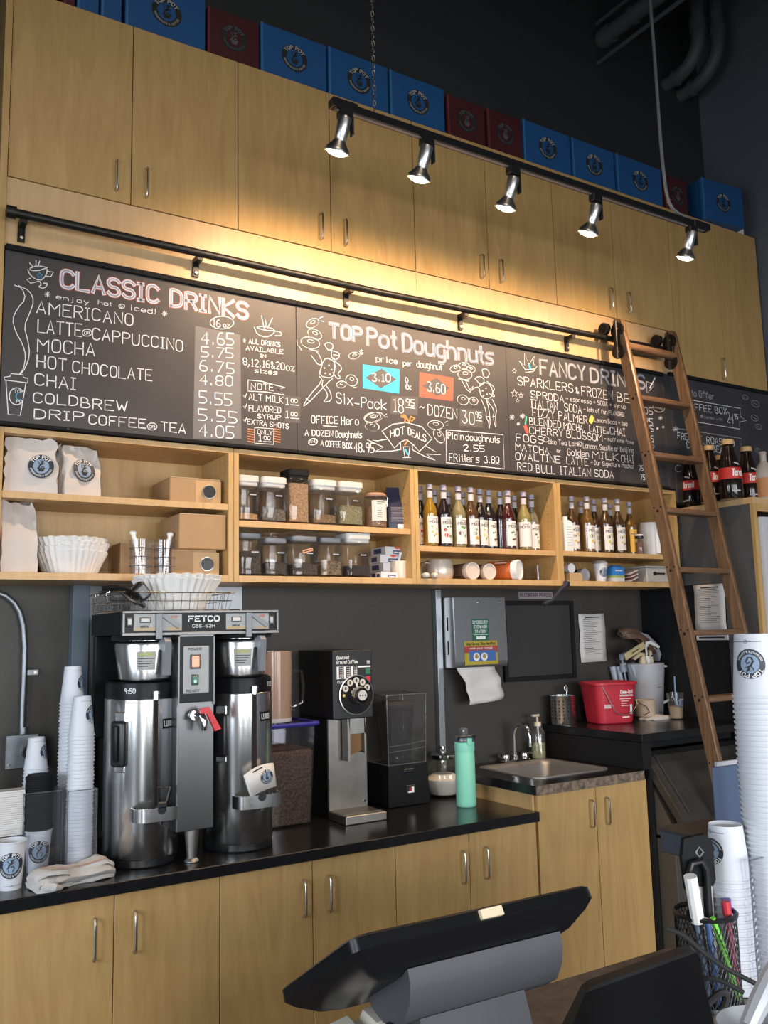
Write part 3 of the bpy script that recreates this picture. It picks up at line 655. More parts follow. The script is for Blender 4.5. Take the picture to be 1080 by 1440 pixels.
# ------------------------------------------------------------------ base cabinets and worktops
BF = CF+.028
BS = [.49, .860, 1.230, 1.596, 1.965, 2.331, 2.703]
BH = [.793, .925, 1.555, 1.660, 2.290, 2.410]
BLB = ['plywood base cabinet below the paper cups and left dispenser', 'plywood base cabinet below the coffee brewer and bean bin', 'plywood base cabinet below the blender and green bottle']
for i in range(3):
    ds = [(BS[k], BS[k+1], BH[k], .672, .80) for k in (2*i, 2*i+1)]
    cabinet('base_cabinet', BLB[i], BS[2*i], BS[2*i+2]-.001, BF, WY-.004, .10, .868, ds, 'plywood base cabinets', BIRCH)
cabinet('sink_cabinet', 'taller plywood cabinet below the sink', 2.705, 3.412, BF, WY-.004, .10, .976, [(2.715, 3.072, 3.03, .80, .92), (3.072, 3.412, 3.13, .80, .92)], 'plywood base cabinets', opened=.18)
q = MB(); q.box(.49, 3.412, BF+.06, BF+.08, 0, .1, MATTB); struct(q, 'trim_1')
q = MB(); q.box(.30, 2.703, CF, WY-.001, .869, .91, LAM, .003); solo(q, 'worktop', 'long black laminate worktop carrying the coffee equipment', 'worktop')
t = thing('sink_worktop', 'raised black worktop around the sink with a chipped worn front edge', 'worktop', (2.69, CF, .98))
q = MB(); sx0, sx1, sy0, sy1 = .145, .585, .15, .585
q.box(0, sx0, .004, .709, -.001, .04, LAM); q.box(sx1, .682, .004, .709, -.001, .04, LAM); q.box(sx0, sx1, .004, sy0, -.001, .04, LAM); q.box(sx0, sx1, sy1, .709, -.001, .04, LAM)
q.build('slab', t)
q = MB(); q.box(0, .682, 0, .0045, -.003, .0398, WORN); q.build('worn_front_edge', t)
t = thing('sink', 'steel drop-in sink with rounded bowl', 'sink', (2.69+(sx0+sx1)/2, CF+(sy0+sy1)/2, 1.02))
q = MB(); hx, a_ = (sx1-sx0)/2, (sy1-sy0)/(sx1-sx0)
q.sq([(hx+.02, .0005), (hx+.019, .005), (hx+.004, .006), (hx-.012, -.004), (hx-.02, -.02), (hx-.05, -.13), (hx-.09, -.15), (.03, -.155)], mat('sink_steel', (.34, .34, .34), .5, .9), .22, cap0=False, k=6, asp=a_); q.build('bowl', t)
q = MB(); q.cyl(.028, -.156, -.152, CHROME, 16); q.build('drain', t)

# raised service counter in the corner, ice bin below
t = thing('raised_counter', 'high black counter in the corner carrying the red pail', 'counter', (3.37, CF, 0))
q = MB(); q.box(.002, .83, 0, .708, 1.148, 1.19, LAM, .003); q.build('top_slab', t)
q = MB(); q.box(.044, .062, .004, .70, .0, 1.147, MATTB); q.box(.0005, .045, .004, .70, 1.0215, 1.147, MATTB); q.build('side_panel', t)
q = MB(); q.box(.062, .82, .12, .70, 1.10, 1.146, MATTB); q.build('under_rail', t)
t = thing('ice_bin', 'dark ice bin with sloping lid below the corner counter', 'bin', (3.44, 3.15, 0))
BINM = mat('bin_grey', (.075, .065, .052), .5); LIDM = mat('bin_lid', (.040, .037, .034), .3, var=.2, vscale=8)
q = MB(); q.box(0, .74, -.17, .5, 0, .72, BINM, .004); q.prism([(-.17, .70), (-.17, .76), (.0, 1.02), (.5, 1.02), (.5, .70)], .74, BINM, o=(0, 0, 0), u=(0, 1, 0), v=(0, 0, 1), n=(1, 0, 0)); q.build('body', t)
q = MB(); q.prism([(-.232, .815), (-.225, .825), (-.03, 1.075), (.02, 1.09), (.02, 1.05), (-.02, 1.03), (-.20, .80), (-.20, .765), (-.232, .765)], .76, LIDM, o=(-.012, 0, 0), u=(0, 1, 0), v=(0, 0, 1), n=(1, 0, 0)); q.build('lid', t)
q = MB(); q.prism([(-.226, .832), (-.036, 1.078), (-.040, 1.082), (-.230, .836)], .004, DSTEEL, o=(.045, 0, 0), u=(0, 1, 0), v=(0, 0, 1), n=(1, 0, 0)); q.prism([(-.230, .822), (-.226, .826), (-.032, 1.076), (-.036, 1.078)], .004, DSTEEL, o=(-.013, 0, 0), u=(0, 1, 0), v=(0, 0, 1), n=(1, 0, 0)); q.build('edge_trim', t)

# tall unit on the right with the refrigerator front
TG = mat('grey_panel_paint', (.085, .088, .092), .5); FRW = mat('fridge_white', (.50, .52, .56), .4)
t = thing('tall_unit', 'tall grey-sided wooden unit housing a white refrigerator, right of the ladder', 'cabinet', (4.20, 2.96, 0))
q = MB(); q.box(0, .02, .02, .825, 1.936, 2.352, TG); q.box(0, .02, .02, .215, .0, 1.936, TG); q.build('side_panel', t)
q = MB(); q.box(.006, .02, .215, .825, 0, 1.936, MATTB); q.build('lower_side_panel', t)
q = MB(); q.box(0, .92, 0, .825, 2.352, 2.385, EDGE); q.build('top_panel', t)
q = MB(); q.box(0, .03, 0, .02, 0, 2.352, BIRCH); q.box(.03, .92, 0, .02, 2.31, 2.352, BIRCHX); q.build('front_frame', t)
q = MB(); q.box(.034, .91, -.025, .03, .12, 2.28, FRW, .012, 2); f = q.build('fridge_door', t)
q = MB(); q.box(.075, .87, -.031, -.024, .3, 2.22, mat('fridge_glass', (.42, .42, .43), .12), .004); q.build('door_window', f)
q = MB(); q.box(.034, .91, .03, .8, .1, 2.30, MATTB); q.build('carcass', t)

# ------------------------------------------------------------------ library ladder
LS = .186; LZ = 3.385
def ly(z): return 3.273-(LZ-z)*LS                       # front edge of the stiles
t = thing('library_ladder', 'stained oak rolling ladder leaning on the black rail', 'ladder', (3.635, ly(0), 0))
L0 = Vector((3.635, ly(0), 0))
def stile(x0, x1):
    q = MB()
    for zz in (None,):
        pr = [(ly(0), 0), (ly(LZ-.02), LZ-.02), (ly(LZ)+.012, LZ+.005), (ly(LZ)+.05, LZ+.012), (ly(LZ)+.068, LZ-.005), (ly(0)+.074, 0)]
        q.prism([(a-L0.y, b) for a, b in pr], x1-x0, OAK, o=(x0-L0.x, 0, 0), u=(0, 1, 0), v=(0, 0, 1), n=(1, 0, 0))
    return q.build('stile', t)
st1 = stile(3.62, 3.65); st2 = stile(4.042, 4.070)
for o in (st1, st2):
    bm = bmesh.new(); bm.from_mesh(o.data); bmesh.ops.bevel(bm, geom=[e for e in bm.edges if abs((e.verts[0].co-e.verts[1].co).z) > .5], offset=.004, segments=2, affect='EDGES'); bm.to_mesh(o.data); bm.free()
for z in (.405, .72, 1.035, 1.348, 1.669, 1.987, 2.300, 2.603, 2.926):
    q = MB(); y = ly(z)-L0.y; q.box(.015, .407, y+.0, y+.082, z-.015, z+.013, OAKX, .007, 2); q.build('tread', t)
q = MB(); q.tube([(.015, ly(3.235)-L0.y+.035, 3.235), (.407, ly(3.235)-L0.y+.035, 3.235)], .024, OAKX, 14); q.build('top_rung', t)
q = MB()
for z in (.405, .72, 1.035, 1.348, 1.669, 1.987, 2.300, 2.603, 2.926):
    y = ly(z)-L0.y+.038
    for dy, dz, r in ((0, -.004, .008), (-.022, .014, .005), (.022, .016, .005)): q.cyl(r, -.0155, -.0145, MATTB, 10, (0, y+dy, z+dz), 'x')
q.build('screw_plugs', t)
for xc, sgn in ((3.612, -1), (4.034, -1)):
    q = MB(); y = ly(3.28)-L0.y+.045; xl = xc-L0.x
    pr = [(y+.035*sin(a)+(.012 if 1 else 0), 3.30+.035*cos(a)) for a in [i*pi/8-pi/2 for i in range(0, 9)]]
    for zc in (3.325, 3.205): q.cyl(.042, -.009, .007, IRON, 20, (xl, y, zc), 'x')
    q.box(xl-.008, xl+.006, y-.026, y+.026, 3.18, 3.345, IRON, .002)
    for zc in (3.33, 3.20): q.cyl(.006, -.012, -.007, NICKEL, 8, (xl, y-.006, zc), 'x')
    br = q.build('roller_bracket', t)
    q = MB(); q.tube([(xl-.026, y-.012, 3.155), (xl-.026, y-.012, 3.37)], .007, IRON, 10); q.build('guide_rod', br)
    q = MB(); q.cyl(.034, -.045, -.018, IRON, 20, (xl, FR-.062-L0.y, 3.345), 'x'); q.cyl(.026, -.047, -.016, MATTB, 20, (xl, FR-.062-L0.y, 3.345), 'x'); q.build('wheel', br)

# ------------------------------------------------------------------ track lights
TY, TZ = 2.75, 3.704
t = thing('light_track', 'long black ceiling-hung track carrying the five spot lamps', 'light track', (1.54, TY, TZ))
q = MB(); q.box(0, 2.158, -.017, .017, -.016, .016, BLACK, .002); q.box(.01, 2.14, -.006, .006, -.018, -.0155, GREYP); q.build('track_bar', t)
q = MB(); q.box(-.012, .10, -.022, .022, -.012, .022, BLACK, .003); q.build('end_feed', t)
q = MB(); q.box(2.05, 2.17, -.022, .022, -.014, .02, BLACK, .003); q.build('end_feed', t)
q = MB(); c0 = Vector((.185, 0, .02))
for k in range(100):
    a = c0+Vector((0, 0, k*.032)); r_ = .0065
    pts = [(a.x+(r_*sin(2*pi*i/10) if k % 2 else 0), a.y+(0 if k % 2 else r_*sin(2*pi*i/10)), a.z+.023*(.5-.5*cos(2*pi*i/10))*1.1+.0) for i in range(11)]
    q.tube(pts, .0021, DSTEEL, 5)
o = solo(q, 'hanging_chain', 'thin steel link chain holding up the left end of the light track', 'chain', (1.54, TY, TZ))
o['kind'] = 'thing'; del o['kind']
q = MB(); pc = [at(x, y, TY) for x, y in ((912, -40), (914, 0), (919, 60), (924, 130), (930, 210), (937, 270), (945, 292), (957, 302), (972, 310), (984, 314))]
pts = []
for k in range(len(pc)-1):
    n = 4
    for i in range(n):
        f = i/n; p0 = pc[max(k-1, 0)]; p1 = pc[k]; p2 = pc[k+1]; p3 = pc[min(k+2, len(pc)-1)]
        pts.append(.5*((2*p1)+(p2-p0)*f+(2*p0-5*p1+4*p2-p3)*f*f+(3*p1-p0-3*p2+p3)*f**3))
pts.append(pc[-1]); pts.insert(0, pts[0]+Vector((0, 0, 1.9)))
b0 = pts[-1]; q.tube([p-b0 for p in pts], .0085, mat('cable_conduit', (.30, .31, .33), .4, .6, bump=.6, bscale=160), 8)
solo(q, 'power_conduit', 'flexible grey metal conduit curving down to the right end of the light track', 'cable', b0)
BULB = mat('lamp_glow', (1, .95, .85), .5, emit=(1, .86, .62), es=9); REFL = mat('lamp_reflector', (.75, .74, .72), .18, 1)
HEADX = [(485, 165, 467, 200), (600, 208, 589, 243), (722, 252, 714, 290), (838, 290, 830, 321), (972, 322, 971, 348)]
HL = ['first track spot lamp from the left', 'second track spot lamp from the left', 'middle track spot lamp of the five', 'fourth track spot lamp from the left', 'track spot lamp nearest the grey conduit, at the right end']
for i, (ax_, ay_, bx_, by_) in enumerate(HEADX):
    top = at(ax_, ay_, TY); top.z = min(top.z, TZ-.045); face = top+Vector((-.012 if i < 4 else 0, .055, -.125))
    d = (face-top).normalized(); t = thing('track_spotlight', 'chrome '+HL[i], 'lamp', (top.x, TY, TZ), group='track spot lamps')
    rotm = Vector((0, 0, -1)).rotation_difference(d).to_matrix().to_4x4(); base = Vector((0, 0, top.z-TZ))
    q = MB(); q.box(-.028, .028, -.019, .019, -.05, -.016, BLACK, .004); q.build('track_adapter', t)
    q = MB(); q.box(.026, .034, -.012, .012, base.z-.06, -.03, BLACK, .002); q.build('yoke', t)
    q = MB(); q.xf = Matrix.Translation(base) @ rotm
    q.lathe([(.008, .012), (.024, .010), (.027, .004), (.027, -.070), (.024, -.078), (.026, -.086), (.047, -.112), (.050, -.120), (.050, -.126), (.046, -.126), (.043, -.120), (.022, -.09)], LAMPM, 28, cap0=True)
    h = q.build('lamp_housing', t)
    q = MB(); q.xf = Matrix.Translation(base) @ rotm; q.lathe([(.0, -.138), (.018, -.137), (.034, -.132), (.042, -.122)], BULB, 24); q.build('bulb', h)
    l = bpy.data.lights.new('spot', 'SPOT'); l.energy = 56 if i < 4 else 48; l.color = (1, .68, .42); l.spot_size = rad(128); l.spot_blend = 1; l.shadow_soft_size = .03
    lo = bpy.data.objects.new('lamp_beam', l); COL.objects.link(lo); lo.parent = t
    tgt = Vector((top.x+(-.05 if i < 4 else -.15), FR, 2.80)); p = base+d*.15
    lo.location = p; lo.rotation_euler = (tgt-Vector((top.x, TY, TZ))-p).to_track_quat('-Z', 'Y').to_euler()
    if t.location.x != top.x: pass

# ------------------------------------------------------------------ things fixed to the wall
PX = lambda px, py, y=WY-.004: at(px, py, y)
q = MB(); q.box(-.034, .655, -.012, 0, -.55, .06, mat('splash_steel', (.30, .31, .32), .42, .9), .002); p = Vector((.945, WY-.001, 1.87)); t = thing('steel_backsplash', 'plain steel splash panel on the wall behind the coffee brewer', 'panel', (.945, WY-.001, 1.87)); q.build('sheet', t)
q = MB(); q.box(-.10, -.034, -.06, 0, -.95, .06, mat('blue_grey_post', (.10, .13, .165), .45), .002); q.build('side_return', t)
q = MB()
for k in (.42, .55):
    q.tube([(k, -.014, -.055), (k+.09, -.014, -.055)], .011, DSTEEL, 8)
q.build('slot', t)
t = thing('conduit', 'bent steel electrical conduit running down the black wall at far left', 'conduit', (.66, WY-.02, 1.31))
c = [PX(x, y, WY-.02)-t.location for x, y in ((-40, 826), (-6, 833), (8, 838), (20, 848), (28, 861), (33, 880), (35, 910), (34, 950), (32, 1000), (31, 1036))]
q = MB(); q.tube(c, .012, ZINC, 12); q.build('pipe_run', t)
q = MB(); p = PX(33, 1030, WY-.02)-t.location; q.cyl(.018, p.z-.02, p.z+.02, ZINC, 12, (p.x, 0, 0)); q.build('coupling', t)
q = MB(); p = PX(36, 946, WY-.02)-t.location; q.box(p.x-.015, p.x+.05, .002, .018, p.z-.012, p.z+.012, ZINC, .002); q.cyl(.006, -.001, .004, NICKEL, 8, (p.x+.036, 0, p.z), 'y'); q.build('strap', t)
a, b = PX(10, 1036, WY-.05), PX(50, 1076, WY-.05)
t = thing('junction_box', 'grey cast metal outlet box at the foot of the conduit', 'outlet box', (a.x, WY, b.z))
q = MB(); q.box(0, b.x-a.x, -.06, 0, 0, a.z-b.z, ZINC, .008, 2); q.build('box_body', t)
q = MB(); q.box(-.006, b.x-a.x+.006, -.066, -.06, -.006, a.z-b.z+.006, ZINC, .003)
for k in ((.008, .01), (b.x-a.x-.008, a.z-b.z-.01)): q.cyl(.005, -.07, -.066, CHROME, 8, (k[0], 0, k[1]), 'y')
q.build('cover_plate', t)
q = MB(); q.cyl(.028, -.095, -.066, BLACK, 14, ((b.x-a.x)*.72, 0, .055), 'y'); q.tube([((b.x-a.x)*.72, -.08, .05), ((b.x-a.x)*.7, -.12, .0), ((b.x-a.x)*.5, -.14, -.10), ((b.x-a.x)*.3, -.14, -.16)], .013, GREYP, 8); q.build('plug', t)

p = PX(616, 830); b = PX(624, 1060)
q = MB(); q.box(-.017, .017, -.035, 0, 0, 1.925-.93, mat('aluminium', (.36, .38, .40), .4, .8), .002); solo(q, 'wall_post', 'slim aluminium upright between the blender and the towel dispenser', 'post', (2.675, WY-.001, .925))
# paper towel dispenser
t = thing('paper_towel_dispenser', 'steel paper towel dispenser with a towel hanging out', 'dispenser', (2.70, WY-.002, 1.52))
DX, DH, DD = .345, .355, .115
q = MB(); q.prism([(0, 0), (-DD, .0), (-DD-.008, .03), (-DD, DH), (0, DH)], DX, STEEL, u=(0, 1, 0), v=(0, 0, 1), n=(1, 0, 0)); q.build('casing', t)
q = MB(); q.prism([(-DD-.0085, .03), (-DD-.0105, .03), (-DD-.004, DH-.004), (-DD-.001, DH-.004)], DX-.012, mat('door_steel', (.42, .43, .44), .3, .9), o=(.006, 0, 0), u=(0, 1, 0), v=(0, 0, 1), n=(1, 0, 0)); f = q.build('front_cover', t)
q = MB(); q.cyl(.011, -DD-.012, -DD-.003, CHROME, 12, (.17, 0, DH-.025), 'y'); q.cyl(.011, -DD-.012, -DD-.003, DSTEEL, 12, (.31, 0, DH-.025), 'y'); q.build('lock', f)
q = MB()
for z in (.10, .22): q.box(-.001, .0, -.075, -.065, z-.035, z+.035, MATTB)
q.build('level_slots', t)
fn = lambda u, v, d=0: (u, -DD-.0115-d+(v-.03)*.022, v)
def sheet(q, x0, x1, z0, z1, m, d=0): q.add([fn(x0, z0, d), fn(x1, z0, d), fn(x1, z1, d), fn(x0, z1, d)], [(0, 1, 2, 3)], m)
GRN = mat('sign_green', (.022, .12, .075), .5); YEL = mat('sticker_yellow', (.42, .33, .03), .5); REDI = mat('sticker_red', (.40, .05, .04), .5); BLU = mat('sticker_blue', (.06, .14, .38), .5)
q = MB(); sheet(q, .115, .225, .135, .245, GRN)
for k, (tx, h) in enumerate((('EMERGENCY', .014), ('EYEWASH', .014), ('STATION', .014))): letter(q, tx, .122+.006*k, .222-k*.024, .096-.012*k, h, .0026, INKW, lambda u, v: fn(u, v, .0006))
sheet(q, .125, .215, .163, .165, INKW, .0006); sheet(q, .14, .20, .142, .155, INKW, .0006)
q.build('eyewash_sticker', t)
q = MB(); sheet(q, .06, .275, .012, .132, YEL, .0004); sheet(q, .06, .275, .072, .106, REDI, .0008); sheet(q, .09, .262, .03, .084, BLU, .0012)
letter(q, 'Stop Germs, Stay Healthy!', .072, .112, .19, .013, .0026, INK, lambda u, v: fn(u, v, .001)); letter(q, 'wash your hands', .09, .092, .15, .009, .0018, INKW, lambda u, v: fn(u, v, .0016))
for cx in (.135, .185): disc(q, 0, .021, INKW, lambda u, v: fn(u, v, .0018), 14, c=(cx, .052)); disc(q, 0, .012, KRAFT, lambda u, v: fn(u, v, .0022), 12, c=(cx, .054))
q.build('hygiene_sticker', t)
q = MB(); rows = []
for k in range(9):
    z = .002-k*.024; sh = .028*math.sin(k/8*1.4); wv = .008*math.sin(k*1.6)
    rows.append([(.035+sh*2.2+(.255-sh*1.6)*i/6, -.085-.012*math.sin(i*.9+k*.5)-k*.004+wv, z-.030*i/6*(k/8)*-.7) for i in range(7)])
q.loft(rows, PAPER, False, False, closed=False); o = q.build('paper_towel', t)
s_ = o.modifiers.new('thickness', 'SOLIDIFY'); s_.thickness = .0015
# display frame, label strip, notices
a, b = PX(706, 843), PX(808, 950)
t = thing('memo_frame', 'empty black framed board on the wall right of the towel dispenser', 'frame', (a.x, WY-.002, b.z)); fw, fh = b.x-a.x-.01, a.z-b.z-.02
q = MB(); q.box(0, fw, -.01, 0, 0, fh, mat('frame_board', (.036, .035, .034), .4)); q.build('backing', t)
q = MB()
for x0, x1, z0, z1 in ((-.012, .012, -.012, fh+.012), (fw-.012, fw+.012, -.012, fh+.012), (.012, fw-.012, -.012, .012), (.012, fw-.012, fh-.012, fh+.012)): q.box(x0, x1, -.022, 0, z0, z1, MATTB, .002)
q.build('moulding', t)
a, b = PX(729, 832), PX(777, 842)
t = thing('label_strip', 'small printed label strip above the empty black frame', 'sign', (a.x, WY-.002, b.z))
q = MB(); q.box(0, b.x-a.x, -.003, 0, 0, a.z-b.z, mat('label_grey', (.30, .29, .29), .5)); q.build('strip', t)
q = MB(); letter(q, 'RECORDER PERIOD', .008, .010, b.x-a.x-.016, a.z-b.z-.02, .004, mat('ink_maroon', (.10, .02, .05), .6), lambda u, v: (u, -.0036, v)); q.build('lettering', t)
def notice(label, a, W_, H_, loc, rot=(0, 0, 0), tilt=0, seed=1, glare=False):
    t = thing('paper_notice', label, 'notice', loc, rot=rot, group='printed notices')
    q = MB(); rows = []
    for k in range(7): rows.append([(W_*i/5+.003*math.sin(k), -.004-.004*abs(math.sin(k*1.1+i*.7+seed)), H_*(1-k/6)) for i in range(6)])
    q.loft(rows, PAPER, False, False, closed=False); o = q.build('sheet', t); s_ = o.modifiers.new('thickness', 'SOLIDIFY'); s_.thickness = .0012
    q = MB(); r = random.Random(seed); z = H_*.93; f_ = lambda u, v: (u, -.0092, v)
    ribbon(q, [(W_*.25, z), (W_*.8, z)], .006, INK, f_)
    for k in range(19):
        z -= H_*.04; x0 = W_*(.12+.06*r.random()); ribbon(q, [(x0, z), (x0+W_*r.uniform(.3, .68), z)], .0022 if k % 5 else .004, GREYI, f_)
    q.build('printed_lines', t)
p = PX(817, 932); notice('printed white notice on the black wall above the red pail', None, .205, .275, (p.x, WY-.001, p.z), (0, rad(-1), 0), seed=2)
p = Vector((4.205, 3.385, 1.678)); notice('printed white notice taped behind the ladder treads', None, .205, .255, p, (0, 0, rad(-90)), seed=5)
q = MB(); q.box(0, .21, -.012, 0, 0, .032, mat('holder_white', (.55, .55, .57), .4), .002); q.box(.02, .19, -.013, -.011, .011, .019, BLACK)
solo(q, 'label_holder', 'long white label holder below the notice behind the ladder', 'label holder', (4.205, 3.385, 1.622), rad(-90))
# ------------------------------------------------------------------ cartons on top of the wall cabinets
def carton(x0, x1, y0, h, colr, label, rz=0, mark=True, my=.5, dep=.30, edge=True, R=.062, grp='shop cartons on the wall cabinets'):
    blue = colr == 'b'; m = {'b': BOXB, 'r': BOXR, 'w': INKW}[colr]; me_ = {'b': BOXBE, 'r': BOXRE, 'w': INKW}[colr]
    w_ = x1-x0; t = thing('carton', label, 'box', (x0, y0, 4.25), rz, grp)
    q = MB(); q.box(.002, w_-.002, 0, dep, 0, h, m, .003); q.build('box_body', t)
    if edge:
        q = MB(); q.box(.0, .012, -.001, .02, .002, h+.001, me_, .001); q.build('corner_fold', t)
    if mark:
        q = MB(); fn = lambda u, v, d=0: (w_*my+u, -.0008-d, h*.5+v)
        emblem(q, R, fn, INK, m if blue else None, CHALKD if blue else GREYI, INK if blue else GREYI); q.build('round_badge', t)
by = FR+.012
cx = lambda px, py=0, y=by: at(px, py, y).x
lst = [(88, 107, 'r', 'maroon carton at the far left end of the cabinet top', 0), (108, 141, 'b', 'narrow blue carton leftmost among the blue ones', 0), (142, 173, 'b', 'narrow blue carton beside the large blue one', 0), (176, 290, 'b', 'large blue carton with round badge, widest at the upper left', 1), (292, 366, 'r', 'maroon carton standing alone between two blue cartons above the third door', 1),
       (367, 461, 'b', 'blue carton right of the single maroon carton', 1), (462, 547, 'b', 'blue carton behind the hanging chain', 1), (549, 627, 'b', 'blue carton just left of the maroon pair', 1), (630, 684, 'r', 'left carton of the maroon pair', 1), (686, 735, 'r', 'right carton of the maroon pair', 1),
       (737, 804, 'b', 'blue carton just right of the maroon pair', 1), (806, 866, 'b', 'blue carton above the fourth track lamp', 1), (868, 932, 'b', 'blue carton left of the curving grey conduit', 1), (936, 968, 'r', 'small maroon carton behind the grey conduit', 1)]
for i, (p0, p1, c, lb, mk) in enumerate(lst):
    y = 10+ (p0-88)*.335
    x0 = at(p0, 5+max(0, (p0-150))*.335, by).x; x1 = at(p1, 5+max(0, (p1-150))*.335, by).x
    carton(x0+.002, x1-.002, by+(.004 if i % 3 else 0), .252 if c == 'b' else .235, c, lb, 0, mk, .5 if p0 != 936 else .55, R=.066 if c == 'b' else .062)
carton(4.57, 4.93, 3.40, .275, 'b', 'blue carton turned slightly, last at the right end of the cabinet top', rad(-5), True, .5, .28)
carton(4.945, 5.02, 3.44, .20, 'w', 'small white carton in the corner beside the last blue carton', 0, False, dep=.2, edge=False, grp=None)

# ------------------------------------------------------------------ shelf contents
def bag(name, label, x, y, z, w_, d_, h, rz, m, slump=.25, mark=None, grp=None, seed=1, open_=False):
    t = thing(name, label, 'bag', (x, y, z), rz, grp); r = random.Random(seed); q = MB(); rings = []
    for k in range(9):
        f = k/8; R = []
        pin = 1-slump*max(0, f-.45)/.55
        for c in range(24):
            a = c/24; s = a*4; e = int(s); u = s-e
            px_, py_ = [(-1+2*u, -1), (1, -1+2*u), (1-2*u, 1), (-1, 1-2*u)][e]
            if e in (1, 3): px_ *= 1-.16*f*(1-abs(2*u-1))
            j = .010*r.uniform(-1, 1)*(.4+f)
            R.append((px_*w_/2*(1-.03*f)+j, py_*d_/2*pin+j, h*f*(1+.05*r.uniform(-1, 1)*(k == 8))+j*.3*(0 < k)))
        rings.append(R)
    q.loft(rings, m, True, not open_); o = q.build('paper_body', t, ang=50)
    if mark:
        q = MB(); mx, mz = mark; emblem(q, .045, lambda u, v, d=0: (mx+u, -d_/2*(1-slump*max(0, (mz+v)/h-.45)/.55)-.009-d, mz+v), NAVY, SKY, INKW, INK); q.build('round_badge', t)
    return t
S1 = SHZ[0]+SHT; SB = 1.925+.027
p = at(48, 686, 3.51); bag('paper_bag', 'white paper coffee bag with badge at left end of the upper shelf', .625, 3.50, S1, .185, .11, .205, rad(-8), PAPERB, .35, (.035, .10), 'white paper bags with badges', 3)
bag('paper_bag', 'crumpled white paper coffee bag right of the other one on the upper shelf', .795, 3.51, S1, .15, .11, .20, rad(16), PAPERB, .5, (.0, .10), 'white paper bags with badges', 9)
bag('paper_bag', 'open-topped white paper bag at left end of the lower shelf', .575, 3.52, SB, .135, .13, .27, rad(14), PAPERB, .75, None, None, 5)
def filt(name, label, x, y, z, r0, r1, h, group=None, parent=None, thick=True):
    q = MB(); n = 72; rings = []
    for k, (r, zz) in enumerate([(r0, 0), (r0+(r1-r0)*.5, h*.5), (r1, h), (r1-.006, h+.003), (r0+(r1-r0)*.5-.006, h*.5+.004), (r0-.006, .006)]):
        rings.append([((r*(1+(.019 if i % 2 else -.019)*(zz/h+.25)))*cos(2*pi*i/n), (r*(1+(.019 if i % 2 else -.019)*(zz/h+.25)))*sin(2*pi*i/n), zz+(.0022*sin(i*1.7) if zz > h*.8 else 0)) for i in range(n)])
    q.loft(rings, FILT); o = q.build(name, None, 0, 8); o.location = (x, y, z); return tag(o, label, 'filter', group)
fy = 3.575; fx = at(99, 800, fy).x
for k, lb in enumerate(('lowest white fluted filter bundle of the stack on the shelf', 'second white fluted filter bundle from the bottom of the shelf stack', 'third white fluted filter bundle up the shelf stack', 'top white fluted filter bundle of the shelf stack')):
    filt('coffee_filter_bundle', lb, fx+.002*k*(-1)**k, fy-.002*k, SB+.0005+k*.0165, .098, .136+.001*k, .088, 'white filter bundles')
def kbox(label, x0, x1, y0, y1, z0, z1, disc_=None, rz=0, name='cardboard_box', grp=None):
    t = thing(name, label, 'box', ((x0+x1)/2, (y0+y1)/2, z0), rz, grp); w_, d_, h = x1-x0, y1-y0, z1-z0
    q = MB(); q.box(-w_/2, w_/2, -d_/2, d_/2, 0, h, KRAFT, .003); q.build('box_body', t)
    q = MB(); q.box(-w_/2+.002, w_/2-.002, -d_/2-.0008, -d_/2+.002, h*.98, h+.0008, KRAFTL); q.box(-w_*.06, w_*.06, -d_/2-.001, d_/2, h-.002, h+.001, KRAFTL); q.build('packing_tape', t)
    if disc_:
        q = MB(); u, v = disc_; q.cyl(.026, -.018, 0, BLACK, 20, (u, -d_/2, v), 'y'); q.lathe([(.029, 0), (.029, -.010), (.026, -.010)], NICKEL, 20, (u, -d_/2, v), ax='y'); q.build('spout_cap', t)
        q = MB(); q.box(u-.055, u+.055, -d_/2-.0012, -d_/2+.001, .004, h-.008, mat('kraft_tape_panel', (.52, .33, .15), .5)); q.build('front_flap', t)
    return t
kbox('cardboard drink box with black spout cap alone on the upper shelf', 1.155, 1.372, 3.47, 3.70, S1, S1+.105, (.055, .05), grp='kraft drink boxes')
kbox('lower cardboard drink box with black spout cap, beneath another box', 1.17, 1.36, 3.48, 3.70, SB, SB+.105, (.05, .048), grp='kraft drink boxes')
kbox('plain cardboard box stacked on the lower drink box', 1.185, 1.385, 3.44, 3.68, SB+.1062, SB+.1062+.142)
kbox('low cardboard box behind the two clear plastic jugs', .985, 1.16, 3.56, 3.70, SB, SB+.135)
def jug(label, x, y, z, r, h, stick, tilt):
    t = thing('clear_jug', label, 'jug', (x, y, z), group='clear plastic jugs')
    q = MB(); q.lathe([(r*.92, 0), (r, h), (r-.003, h), (r*.92-.003, .004), (.0, .004)], CLEAR, 22, cap0=True)
    for k in range(3): q.lathe([(r*.935+.001+.012*r*k, h*.25*(k+1)-.002), (r*.94+.0018+.012*r*k, h*.25*(k+1)), (r*.935+.001+.012*r*k, h*.25*(k+1)+.002)], DIME, 22)
    q.build('jug_wall', t)
    q = MB(); q.tube([(r+.0, -.0, h*.85), (r+.03, 0, h*.8), (r+.03, 0, h*.3), (r, 0, h*.25)], .005, CLEAR, 6); q.build('handle', t)
    t2 = thing('white_scoop', 'white plastic scoop standing in the '+stick, 'scoop', (x, y, z+.006), group='white scoops in the jugs')
    q = MB(); q.tube([(-tilt*.2, 0, 0), (tilt, -.0, h*1.15)], .006, INKW, 8, rs=[.005, .009]); q.box(tilt-.012, tilt+.012, -.008, .008, h*1.08, h*1.2, INKW, .004); q.build('handle', t2)
jug('left clear plastic jug with a leaning white scoop', 1.045, 3.487, SB, .045, .14, 'left clear jug', -.032)
jug('right clear plastic jug on the lower shelf', 1.142, 3.487, SB, .045, .14, 'right clear jug', .022)

